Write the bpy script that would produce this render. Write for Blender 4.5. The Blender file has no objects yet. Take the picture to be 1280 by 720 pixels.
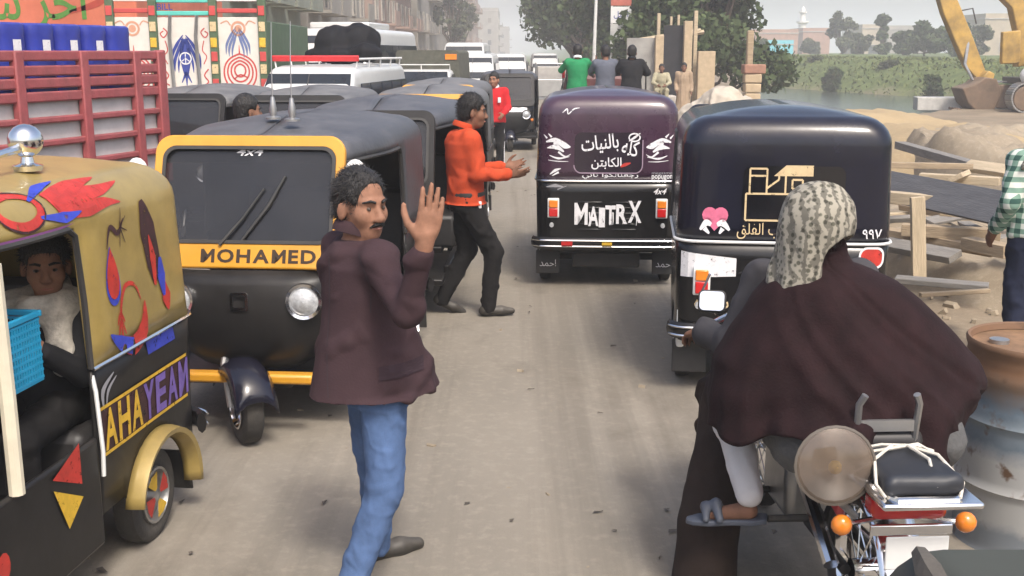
import bpy, bmesh, math, random
import numpy as np
from mathutils import Vector, Matrix
from mathutils.bvhtree import BVHTree

random.seed(7)
RNG = np.random.default_rng(11)
SC = bpy.context.scene
COL = SC.collection
R = math.radians

# ---------------------------------------------------------------- camera, sky, sun, exposure
FPX, PITCH, CAMZ = 1372.0, R(12.13), 2.05
cam_d = bpy.data.cameras.new('camera')
cam_d.sensor_width = 36.0
cam_d.lens = FPX / 1280.0 * 36.0
cam_d.clip_start, cam_d.clip_end = 0.05, 6000
cam = bpy.data.objects.new('camera', cam_d)
cam.location = (0, 0, CAMZ)
cam.rotation_euler = (math.pi / 2 - PITCH, 0, 0)
COL.objects.link(cam)
SC.camera = cam

SUN_EL, SUN_AZ = R(54), R(158)          # azimuth measured from +Y clockwise (towards +X)
world = bpy.data.worlds.new('World')
SC.world = world
world.use_nodes = True
wn = world.node_tree
bg = wn.nodes['Background']
sky = wn.nodes.new('ShaderNodeTexSky')
sky.sky_type = 'NISHITA'
sky.sun_disc = False
sky.sun_elevation = SUN_EL
sky.sun_rotation = SUN_AZ
sky.air_density = 1.0
sky.dust_density = 5.0
sky.ozone_density = 1.0
wn.links.new(sky.outputs[0], bg.inputs[0])
bg.inputs[1].default_value = 0.14
sun_d = bpy.data.lights.new('sun', 'SUN')
sun_d.energy = 1.5
sun_d.angle = R(11)
sun_d.color = (1.0, 0.955, 0.88)
sun = bpy.data.objects.new('sun', sun_d)
sdir = Vector((math.sin(SUN_AZ) * math.cos(SUN_EL), math.cos(SUN_AZ) * math.cos(SUN_EL), math.sin(SUN_EL)))
sun.rotation_euler = sdir.to_track_quat('Z', 'Y').to_euler()
sun.location = (0, -20, 40)
COL.objects.link(sun)
SC.view_settings.view_transform = 'Standard'
SC.view_settings.look = 'None'
SC.view_settings.exposure = 0.9
SC.view_settings.gamma = 1.0
SC.cycles.max_bounces = 6
SC.cycles.transparent_max_bounces = 12
SC.cycles.volume_bounces = 1
SC.cycles.use_denoising = True


def P(u, v, t):
    """world point seen at reference pixel (u, v) at camera depth t"""
    dx, dy = (u - 640) / FPX, (360 - v) / FPX
    return Vector((dx * t, t * (math.cos(PITCH) + dy * math.sin(PITCH)), CAMZ + t * (-math.sin(PITCH) + dy * math.cos(PITCH))))


# ---------------------------------------------------------------- materials
MATS = {}


def M(name, col, rough=.6, metal=0., var=.12, scale=6., bump=0., bscale=60., dust=0., coat=0., alpha=1., trans=0., emit=None, stretch=None, col2=None, spec=.5, dcol=(.36, .31, .25), chip=0.):
    if name in MATS:
        return MATS[name]
    m = bpy.data.materials.new(name)
    m.use_nodes = True
    nt = m.node_tree
    b = nt.nodes['Principled BSDF']
    tc = nt.nodes.new('ShaderNodeTexCoord')
    mp = nt.nodes.new('ShaderNodeMapping')
    if stretch:
        mp.inputs['Scale'].default_value = stretch
    nt.links.new(tc.outputs['Object'], mp.inputs[0])
    nz = nt.nodes.new('ShaderNodeTexNoise')
    nz.inputs['Scale'].default_value = scale
    nz.inputs['Detail'].default_value = 6
    nz.inputs['Roughness'].default_value = .65
    nt.links.new(mp.outputs[0], nz.inputs['Vector'])
    rp = nt.nodes.new('ShaderNodeValToRGB')
    rp.color_ramp.elements[0].position = .3
    rp.color_ramp.elements[1].position = .7
    c2 = col2 if col2 else tuple(min(1, c * (1 + var)) for c in col)
    c1 = tuple(c * (1 - var) for c in col)
    rp.color_ramp.elements[0].color = (*c1, 1)
    rp.color_ramp.elements[1].color = (*c2, 1)
    nt.links.new(nz.outputs[0], rp.inputs[0])
    out = rp.outputs[0]
    rval = None
    if dust > 0:
        n2 = nt.nodes.new('ShaderNodeTexNoise')
        n2.inputs['Scale'].default_value = 3.1
        n2.inputs['Detail'].default_value = 8
        n2.inputs['Roughness'].default_value = .7
        nt.links.new(tc.outputs['Object'], n2.inputs['Vector'])
        gm = nt.nodes.new('ShaderNodeNewGeometry')
        sx = nt.nodes.new('ShaderNodeSeparateXYZ')
        nt.links.new(gm.outputs['Normal'], sx.inputs[0])
        up = nt.nodes.new('ShaderNodeMapRange')
        up.inputs['From Min'].default_value = -.2
        up.inputs['From Max'].default_value = 1
        up.inputs['To Min'].default_value = .35
        up.inputs['To Max'].default_value = 1.0
        nt.links.new(sx.outputs['Z'], up.inputs['Value'])
        r2 = nt.nodes.new('ShaderNodeMapRange')
        r2.inputs['From Min'].default_value = .35
        r2.inputs['From Max'].default_value = .75
        r2.inputs['To Min'].default_value = dust * .35
        r2.inputs['To Max'].default_value = dust
        nt.links.new(n2.outputs[0], r2.inputs['Value'])
        mu = nt.nodes.new('ShaderNodeMath')
        mu.operation = 'MULTIPLY'
        mu.use_clamp = True
        nt.links.new(up.outputs[0], mu.inputs[0])
        nt.links.new(r2.outputs[0], mu.inputs[1])
        mx = nt.nodes.new('ShaderNodeMix')
        mx.data_type = 'RGBA'
        nt.links.new(mu.outputs[0], mx.inputs[0])
        nt.links.new(out, mx.inputs[6])
        mx.inputs[7].default_value = (*dcol, 1)
        out = mx.outputs[2]
        rr = nt.nodes.new('ShaderNodeMapRange')
        rr.inputs['To Min'].default_value = rough
        rr.inputs['To Max'].default_value = min(1, rough + .75)
        nt.links.new(mu.outputs[0], rr.inputs['Value'])
        rval = rr.outputs[0]
    nt.links.new(out, b.inputs['Base Color'])
    if rval is not None:
        nt.links.new(rval, b.inputs['Roughness'])
    else:
        b.inputs['Roughness'].default_value = rough
    b.inputs['Metallic'].default_value = metal
    b.inputs['Specular IOR Level'].default_value = spec
    b.inputs['Coat Weight'].default_value = coat
    b.inputs['Coat Roughness'].default_value = .08
    b.inputs['Alpha'].default_value = alpha
    b.inputs['Transmission Weight'].default_value = trans
    if emit:
        b.inputs['Emission Color'].default_value = (*emit[0], 1)
        b.inputs['Emission Strength'].default_value = emit[1]
    if chip > 0:
        nc = nt.nodes.new('ShaderNodeTexNoise')
        nc.inputs['Scale'].default_value = 26
        nc.inputs['Detail'].default_value = 7
        nc.inputs['Roughness'].default_value = .75
        nt.links.new(tc.outputs['Object'], nc.inputs['Vector'])
        cr = nt.nodes.new('ShaderNodeMapRange')
        cr.inputs['From Min'].default_value, cr.inputs['From Max'].default_value = chip - .03, chip + .05
        cr.inputs['To Min'].default_value = .12
        nt.links.new(nc.outputs[0], cr.inputs['Value'])
        nt.links.new(cr.outputs[0], b.inputs['Alpha'])
    if bump > 0:
        n3 = nt.nodes.new('ShaderNodeTexNoise')
        n3.inputs['Scale'].default_value = bscale
        n3.inputs['Detail'].default_value = 5
        nt.links.new(mp.outputs[0], n3.inputs['Vector'])
        bp = nt.nodes.new('ShaderNodeBump')
        bp.inputs['Strength'].default_value = bump
        bp.inputs['Distance'].default_value = .02
        nt.links.new(n3.outputs[0], bp.inputs['Height'])
        nt.links.new(bp.outputs[0], b.inputs['Normal'])
    MATS[name] = m
    return m


def S(r, g, b):
    f = lambda c: (c / 255 / 12.92) if c <= 10 else ((c / 255 + .055) / 1.055) ** 2.4
    return (f(r), f(g), f(b))


# ---------------------------------------------------------------- mesh building
class MB:
    def __init__(s):
        s.v, s.f = [], []

    def add(s, vs, fs, T=None):
        o = len(s.v)
        s.v += [tuple(T @ Vector(p)) if T else tuple(p) for p in vs]
        s.f += [tuple(i + o for i in f) for f in fs]
        return s

    def box(s, c, size, T=None, top=1.0):
        x, y, z = [a / 2 for a in size]
        L = [(-x, -y, -z), (x, -y, -z), (x, y, -z), (-x, y, -z), (-x * top, -y * top, z), (x * top, -y * top, z), (x * top, y * top, z), (-x * top, y * top, z)]
        mt = Matrix.Translation(c)
        if T:
            mt = mt @ T
        return s.add(L, [(3, 2, 1, 0), (4, 5, 6, 7), (0, 1, 5, 4), (1, 2, 6, 5), (2, 3, 7, 6), (3, 0, 4, 7)], mt)

    def grid(s, rows, close=False, skip=None, T=None):
        n, m = len(rows), len(rows[0])
        fs = []
        for j in range(n - 1):
            for i in range(m if close else m - 1):
                if skip and skip(i, j):
                    continue
                k = (i + 1) % m
                fs.append((j * m + i, j * m + k, (j + 1) * m + k, (j + 1) * m + i))
        return s.add([p for r in rows for p in r], fs, T)

    def tube(s, pts, rad, n=8, cap=True, closed=False, squash=None):
        pts = [Vector(p) for p in pts]
        if not isinstance(rad, (list, tuple)):
            rad = [rad] * len(pts)
        rows = []
        up = None
        N = len(pts)
        for i, p in enumerate(pts):
            if closed:
                d = pts[(i + 1) % N] - pts[i - 1]
            else:
                d = pts[min(i + 1, N - 1)] - pts[max(i - 1, 0)]
            d.normalize()
            if up is None:
                up = Vector((0, 0, 1)) if abs(d.z) < .9 else Vector((1, 0, 0))
            a = d.cross(up)
            if a.length < 1e-6:
                a = d.orthogonal()
            a.normalize()
            up = a.cross(d).normalized()
            sq = squash or (1, 1)
            rows.append([p + (a * math.cos(t) * sq[0] + up * math.sin(t) * sq[1]) * rad[i] for t in [2 * math.pi * k / n for k in range(n)]])
        if closed:
            rows.append(rows[0])
        o = len(s.v)
        s.grid(rows, close=True)
        if cap and not closed:
            s.f.append(tuple(o + k for k in reversed(range(n))))
            s.f.append(tuple(o + (N - 1) * n + k for k in range(n)))
        return s

    def lathe(s, prof, n=24, T=None, close=False):
        """profile of (radius, height) about local z"""
        rows = []
        pr = list(prof) + ([prof[0]] if close else [])
        for r, z in pr:
            rows.append([(r * math.cos(2 * math.pi * k / n), r * math.sin(2 * math.pi * k / n), z) for k in range(n)])
        s.grid(rows, close=True, T=T)
        return s

    def ext(s, pts, d, T=None):
        """closed 2-D outline (x, y) extruded along z by d"""
        n = len(pts)
        vs = [(x, y, 0) for x, y in pts] + [(x, y, d) for x, y in pts]
        fs = [tuple(reversed(range(n))), tuple(range(n, 2 * n))] + [(i, (i + 1) % n, n + (i + 1) % n, n + i) for i in range(n)]
        return s.add(vs, fs, T)

    def ring(s, outer, inner, d, T=None):
        """frame between two outlines of equal count, extruded by d"""
        n = len(outer)
        vs = [(x, y, 0) for x, y in outer] + [(x, y, 0) for x, y in inner] + [(x, y, d) for x, y in outer] + [(x, y, d) for x, y in inner]
        fs = []
        for i in range(n):
            k = (i + 1) % n
            fs += [(i, n + i, n + k, k), (2 * n + i, 2 * n + k, 3 * n + k, 3 * n + i), (i, k, 2 * n + k, 2 * n + i), (n + i, 3 * n + i, 3 * n + k, n + k)]
        return s.add(vs, fs, T)

    def ell(s, c, r, n=12, T=None):
        rows = []
        for j in range(n // 2 + 1):
            a = math.pi * j / (n // 2)
            rr = max(math.sin(a), 1e-4)
            rows.append([(r[0] * rr * math.cos(2 * math.pi * k / n), r[1] * rr * math.sin(2 * math.pi * k / n), -r[2] * math.cos(a)) for k in range(n)])
        mt = Matrix.Translation(c)
        if T:
            mt = mt @ T
        return s.grid(rows, close=True, T=mt)

    def mesh(s, name, smooth=35):
        me = bpy.data.meshes.new(name)
        me.from_pydata([tuple(p) for p in s.v], [], s.f)
        me.update()
        bm = bmesh.new()
        bm.from_mesh(me)
        bmesh.ops.remove_doubles(bm, verts=bm.verts, dist=1e-5)
        bmesh.ops.recalc_face_normals(bm, faces=bm.faces)
        bm.to_mesh(me)
        bm.free()
        if smooth:
            me.polygons.foreach_set('use_smooth', [True] * len(me.polygons))
            me.set_sharp_from_angle(angle=R(smooth))
        return me

    def obj(s, name, mat, parent=None, smooth=35, bevel=0, solid=0, T=None, seg=2):
        return link(name, s.mesh(name, smooth), mat, parent, bevel, solid, T, seg)


def link(name, me, mat, parent=None, bevel=0, solid=0, T=None, seg=2):
    o = bpy.data.objects.new(name, me)
    COL.objects.link(o)
    if mat:
        if not me.materials:
            me.materials.append(mat)
        elif me.materials[0] != mat:
            o.material_slots[0].link = 'OBJECT'
            o.material_slots[0].material = mat
    if parent:
        o.parent = parent
    if T:
        o.matrix_local = T
    if solid:
        d = o.modifiers.new('solid', 'SOLIDIFY')
        d.thickness = solid
        d.offset = -1
    if bevel:
        d = o.modifiers.new('bevel', 'BEVEL')
        d.width = bevel
        d.segments = seg
        d.limit_method = 'ANGLE'
        d.angle_limit = R(40)
    return o


def tag(o, label=None, cat=None, group=None, kind=None):
    if label:
        o['label'] = label
    if cat:
        o['category'] = cat
    if group:
        o['group'] = group
    if kind:
        o['kind'] = kind
    return o


def thing(name, label, cat, loc=(0, 0, 0), rz=0., group=None):
    o = bpy.data.objects.new(name, None)
    o.empty_display_size = .2
    COL.objects.link(o)
    o.location = loc
    o.rotation_euler = (0, 0, rz)
    return tag(o, label, cat, group)


def copy_tree(o, parent=None):
    c = o.copy()
    COL.objects.link(c)
    c.parent = parent
    for ch in o.children:
        copy_tree(ch, c)
    return c


def rrect(w, h, r, n=5, cx=0, cy=0):
    """rounded rectangle outline, w x h"""
    pts = []
    for sx, sy, a0 in ((1, 1, 0), (-1, 1, 90), (-1, -1, 180), (1, -1, 270)):
        for k in range(n + 1):
            a = R(a0 + 90 * k / n)
            pts.append((cx + sx * (w / 2 - r) + r * math.cos(a), cy + sy * (h / 2 - r) + r * math.sin(a)))
    return pts


def frameT(o, ux, uz):
    """matrix with local x = ux, local z = uz, origin o"""
    x = Vector(ux).normalized()
    z = Vector(uz).normalized()
    y = z.cross(x).normalized()
    x = y.cross(z)
    return Matrix(((x.x, y.x, z.x, o[0]), (x.y, y.y, z.y, o[1]), (x.z, y.z, z.z, o[2]), (0, 0, 0, 1)))


# ---------------------------------------------------------------- flat marks: lettering, stickers, paint
_TXT = {}


def text2d(body, bold=.0, shear=0., raw=False):
    bold = bold if raw else min(bold, .012)
    key = (body, bold, shear)
    if key in _TXT:
        return _TXT[key]
    cu = bpy.data.curves.new('lettering', 'FONT')
    cu.body = body
    cu.offset = bold
    cu.shear = shear
    cu.resolution_u = 3
    o = bpy.data.objects.new('lettering', cu)
    COL.objects.link(o)
    dg = bpy.context.evaluated_depsgraph_get()
    me = bpy.data.meshes.new_from_object(o.evaluated_get(dg))
    vs = [(v.co.x, v.co.y) for v in me.vertices]
    fs = [tuple(p.vertices) for p in me.polygons]
    bpy.data.objects.remove(o)
    bpy.data.meshes.remove(me)
    bpy.data.curves.remove(cu)
    a = np.array(vs)
    lo, hi = a.min(0), a.max(0)
    a = (a - (lo + hi) / 2) / (hi[1] - lo[1])
    _TXT[key] = ([tuple(p) for p in a], fs, (hi[0] - lo[0]) / (hi[1] - lo[1]))
    return _TXT[key]


_AR = {'ا': ('FE8D', 'FE8E', 0, 0), 'أ': ('FE83', 'FE84', 0, 0), 'ب': ('FE8F', 'FE90', 'FE91', 'FE92'), 'ة': ('FE93', 'FE94', 0, 0), 'ت': ('FE95', 'FE96', 'FE97', 'FE98'),
       'ج': ('FE9D', 'FE9E', 'FE9F', 'FEA0'), 'ح': ('FEA1', 'FEA2', 'FEA3', 'FEA4'), 'خ': ('FEA5', 'FEA6', 'FEA7', 'FEA8'), 'د': ('FEA9', 'FEAA', 0, 0), 'ر': ('FEAD', 'FEAE', 0, 0),
       'ز': ('FEAF', 'FEB0', 0, 0), 'س': ('FEB1', 'FEB2', 'FEB3', 'FEB4'), 'ص': ('FEB9', 'FEBA', 'FEBB', 'FEBC'), 'ع': ('FEC9', 'FECA', 'FECB', 'FECC'), 'ف': ('FED1', 'FED2', 'FED3', 'FED4'),
       'ق': ('FED5', 'FED6', 'FED7', 'FED8'), 'ك': ('FED9', 'FEDA', 'FEDB', 'FEDC'), 'ل': ('FEDD', 'FEDE', 'FEDF', 'FEE0'), 'م': ('FEE1', 'FEE2', 'FEE3', 'FEE4'),
       'ن': ('FEE5', 'FEE6', 'FEE7', 'FEE8'), 'ه': ('FEE9', 'FEEA', 'FEEB', 'FEEC'), 'و': ('FEED', 'FEEE', 0, 0), 'ي': ('FEF1', 'FEF2', 'FEF3', 'FEF4'), 'ى': ('FEEF', 'FEF0', 0, 0)}


def arabic(t):
    """joined letter forms in visual (left to right) order"""
    out = []
    for i, c in enumerate(t):
        if c not in _AR:
            out.append(c)
            continue
        prev = i > 0 and t[i - 1] in _AR and _AR[t[i - 1]][2] != 0
        nxt = i + 1 < len(t) and t[i + 1] in _AR
        f = _AR[c]
        k = (3 if f[3] else 1) if (prev and nxt) else 1 if prev else (2 if f[2] else 0) if nxt else 0
        out.append(chr(int(f[k], 16)))
    return ''.join(reversed(out))


def stroke(pts, w, n=6):
    """2-D brush stroke through pts; w = widths at pts. returns verts, faces"""
    p = [Vector((a, b)) for a, b in pts]
    if not isinstance(w, (list, tuple)):
        w = [w] * len(p)
    C, W = [], []
    N = len(p)
    for i in range(N - 1):
        a, b, c, d = p[max(i - 1, 0)], p[i], p[i + 1], p[min(i + 2, N - 1)]
        for k in range(n):
            t = k / n
            C.append(.5 * ((2 * b) + (c - a) * t + (2 * a - 5 * b + 4 * c - d) * t * t + (3 * b - a - 3 * c + d) * t ** 3))
            W.append(w[i] * (1 - t) + w[i + 1] * t)
    C.append(p[-1])
    W.append(w[-1])
    vs, fs = [], []
    for i, c in enumerate(C):
        d = C[min(i + 1, len(C) - 1)] - C[max(i - 1, 0)]
        if d.length < 1e-9:
            d = Vector((1, 0))
        d.normalize()
        nn = Vector((-d.y, d.x)) * max(W[i], 1e-4) / 2
        vs += [tuple(c + nn), tuple(c - nn)]
        if i:
            fs.append((2 * i - 2, 2 * i - 1, 2 * i + 1, 2 * i))
    return vs, fs


def marks(*parts):
    vs, fs = [], []
    for v, f in parts:
        o = len(vs)
        vs += list(v)
        fs += [tuple(i + o for i in g) for g in f]
    return vs, fs


def poly(pts):
    return list(pts), [tuple(range(len(pts)))]


def disc(cx, cy, r, n=20, ry=None):
    return poly([(cx + r * math.cos(2 * math.pi * k / n), cy + (ry or r) * math.sin(2 * math.pi * k / n)) for k in range(n)])


def annulus(cx, cy, r, w, n=24, ry=None):
    ry = ry or r
    pts = [(cx + r * math.cos(2 * math.pi * k / n), cy + ry * math.sin(2 * math.pi * k / n)) for k in range(n)]
    pin = [(cx + (r - w) * math.cos(2 * math.pi * k / n), cy + (ry - w) * math.sin(2 * math.pi * k / n)) for k in range(n)]
    return pts + pin, [(k, (k + 1) % n, n + (k + 1) % n, n + k) for k in range(n)]


def shift(m, dx=0, dy=0, s=1., sy=None):
    return [(x * s + dx, y * (sy or s) + dy) for x, y in m[0]], m[1]


def mirror(m):
    return [(-x, y) for x, y in m[0]], m[1]


def textm(body, h, cx=0, cy=0, bold=.02, shear=0., width=None, rot=0.):
    vs, fs, asp = text2d(body, bold, shear)
    sx = h if width is None else width / asp
    c, s_ = math.cos(rot), math.sin(rot)
    return [(x * sx * c - y * h * s_ + cx, x * sx * s_ + y * h * c + cy) for x, y in vs], fs


_BIGM = [(0, 0), (.2, 0), (.2, .60), (.43, .24), (.66, .60), (.66, 0), (.86, 0), (.86, 1), (.68, 1), (.43, .58), (.18, 1), (0, 1)]


def caps(body, h, width, bold=.03):
    """bold Latin capitals set letter by letter"""
    parts, x = [], 0.
    for ch in body:
        if ch == 'M':
            parts.append(([(a + x, b - .5) for a, b in _BIGM], [tuple(range(len(_BIGM)))]))
            x += .86 + .16
        else:
            vs, fs, asp = text2d(ch, bold, 0., True)
            parts.append(([(a + x + asp / 2, b) for a, b in vs], fs))
            x += asp + .16
    tot = x - .16
    vs, fs = marks(*parts)
    return [((a - tot / 2) * width / tot, b * h) for a, b in vs], fs


def decal(name, m, mat, parent, o, ux, uy, bvh=None, off=.004, sub=.05, warp=None):
    """lay a flat 2-D mark on a surface: origin o, axes ux, uy; cast on to bvh along the mark's normal"""
    ux, uy, o = Vector(ux).normalized(), Vector(uy), Vector(o)
    nrm = ux.cross(uy).normalized()
    uy = nrm.cross(ux)
    vs, fs = m
    if warp:
        vs = [warp(x, y) for x, y in vs]
    bm = bmesh.new()
    bv = [bm.verts.new((x, y, 0)) for x, y in vs]
    for f in fs:
        try:
            bm.faces.new([bv[i] for i in f])
        except ValueError:
            pass
    bmesh.ops.triangulate(bm, faces=bm.faces)
    if bvh:
        for _ in range(4):
            ed = [e for e in bm.edges if e.calc_length() > sub]
            if not ed:
                break
            bmesh.ops.subdivide_edges(bm, edges=ed, cuts=1)
            bmesh.ops.triangulate(bm, faces=bm.faces)
    gone = []
    for v in bm.verts:
        p = o + ux * v.co.x + uy * v.co.y
        if bvh:
            h = bvh.ray_cast(p + nrm * .4, -nrm, .9)
            if h[0] is not None:
                n = h[1] if h[1].dot(nrm) > 0 else -h[1]
                p = h[0] + (n * .5 + nrm * .5) * off
            else:
                gone.append(v)
        else:
            p = p + nrm * off
        v.co = p
    if gone:
        bmesh.ops.delete(bm, geom=gone, context='VERTS')
    me = bpy.data.meshes.new(name)
    bm.to_mesh(me)
    bm.free()
    return link(name, me, mat, parent)


def bvh_of(*obs):
    vs, fs = [], []
    for o in obs:
        k = len(vs)
        vs += [o.matrix_local @ v.co for v in o.data.vertices]
        fs += [tuple(i + k for i in p.vertices) for p in o.data.polygons]
    return BVHTree.FromPolygons(vs, fs)


# ---------------------------------------------------------------- implicit surfaces for bodies and cloth
def rot(ax=0, ay=0, az=0):
    return np.array((Matrix.Rotation(az, 3, 'Z') @ Matrix.Rotation(ay, 3, 'Y') @ Matrix.Rotation(ax, 3, 'X')))


def cap(p0, p1, r0, r1=None, k=None, neg=False):
    return dict(t='c', p0=np.array(p0, float), p1=np.array(p1, float), r0=r0, r1=r0 if r1 is None else r1, k=k, neg=neg)


def elp(c, r, Rm=None, k=None, neg=False):
    return dict(t='e', c=np.array(c, float), r=np.array(r, float), R=Rm, k=k, neg=neg)


def rbox(c, hs, rd, Rm=None, k=None, neg=False):
    return dict(t='b', c=np.array(c, float), h=np.array(hs, float), rd=rd, R=Rm, k=k, neg=neg)


def loft(st, k=None, neg=False, Rm=None):
    """stations (z, cx, cy, a, b) : upright stack of ellipses"""
    return dict(t='l', s=np.array(sorted(st), float), k=k, neg=neg)


def xf(prims, Rm, o, s=1.):
    """transform prims by rotation Rm (3x3), offset o, uniform scale"""
    out = []
    Rm = np.array(Rm)
    o = np.array(o, float)
    for p in prims:
        q = dict(p)
        if q['t'] == 'c':
            q['p0'], q['p1'] = Rm @ (q['p0'] * s) + o, Rm @ (q['p1'] * s) + o
            q['r0'], q['r1'] = q['r0'] * s, q['r1'] * s
        else:
            q['c'] = Rm @ (q['c'] * s) + o
            q['R'] = Rm if q['R'] is None else Rm @ q['R']
            if q['t'] == 'e':
                q['r'] = q['r'] * s
            else:
                q['h'], q['rd'] = q['h'] * s, q['rd'] * s
        out.append(q)
    return out


def _bb(p):
    if p['t'] == 'c':
        r = max(p['r0'], p['r1'])
        return np.minimum(p['p0'], p['p1']) - r, np.maximum(p['p0'], p['p1']) + r
    if p['t'] == 'l':
        s = p['s']
        return (np.array([(s[:, 1] - s[:, 3]).min(), (s[:, 2] - s[:, 4]).min(), s[0, 0]]), np.array([(s[:, 1] + s[:, 3]).max(), (s[:, 2] + s[:, 4]).max(), s[-1, 0]]))
    e = p['r'] if p['t'] == 'e' else p['h']
    if p['R'] is not None:
        e = np.abs(p['R']) @ e
    return p['c'] - e, p['c'] + e


def _dist(p, X, Y, Z):
    if p['t'] == 'c':
        d = p['p1'] - p['p0']
        L2 = max(float(d @ d), 1e-12)
        t = np.clip(((X - p['p0'][0]) * d[0] + (Y - p['p0'][1]) * d[1] + (Z - p['p0'][2]) * d[2]) / L2, 0, 1)
        q = np.sqrt((X - p['p0'][0] - t * d[0]) ** 2 + (Y - p['p0'][1] - t * d[1]) ** 2 + (Z - p['p0'][2] - t * d[2]) ** 2)
        return q - (p['r0'] + (p['r1'] - p['r0']) * t)
    if p['t'] == 'l':
        s = p['s']
        z = np.clip(Z, s[0, 0], s[-1, 0])
        cx, cy, a, b = [np.interp(z, s[:, 0], s[:, i]) for i in (1, 2, 3, 4)]
        x, y = X - cx, Y - cy
        k0 = np.sqrt((x / a) ** 2 + (y / b) ** 2)
        k1 = np.sqrt((x / a ** 2) ** 2 + (y / b ** 2) ** 2) + 1e-9
        d = k0 * (k0 - 1) / k1
        d = np.where(k0 < .3, -np.minimum(a, b) * .7, d)
        return np.maximum(d, np.abs(Z - (s[0, 0] + s[-1, 0]) / 2) - (s[-1, 0] - s[0, 0]) / 2)
    x, y, z = X - p['c'][0], Y - p['c'][1], Z - p['c'][2]
    if p['R'] is not None:
        Q = p['R']
        x, y, z = Q[0, 0] * x + Q[1, 0] * y + Q[2, 0] * z, Q[0, 1] * x + Q[1, 1] * y + Q[2, 1] * z, Q[0, 2] * x + Q[1, 2] * y + Q[2, 2] * z
    if p['t'] == 'e':
        r = p['r']
        k0 = np.sqrt((x / r[0]) ** 2 + (y / r[1]) ** 2 + (z / r[2]) ** 2)
        k1 = np.sqrt((x / r[0] ** 2) ** 2 + (y / r[1] ** 2) ** 2 + (z / r[2] ** 2) ** 2) + 1e-9
        return np.where(k0 < .2, -min(r) * .8, k0 * (k0 - 1) / k1)
    h, rd = p['h'] - p['rd'], p['rd']
    qx, qy, qz = np.abs(x) - h[0], np.abs(y) - h[1], np.abs(z) - h[2]
    return np.sqrt(np.maximum(qx, 0) ** 2 + np.maximum(qy, 0) ** 2 + np.maximum(qz, 0) ** 2) + np.minimum(np.maximum(qx, np.maximum(qy, qz)), 0) - rd


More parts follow.
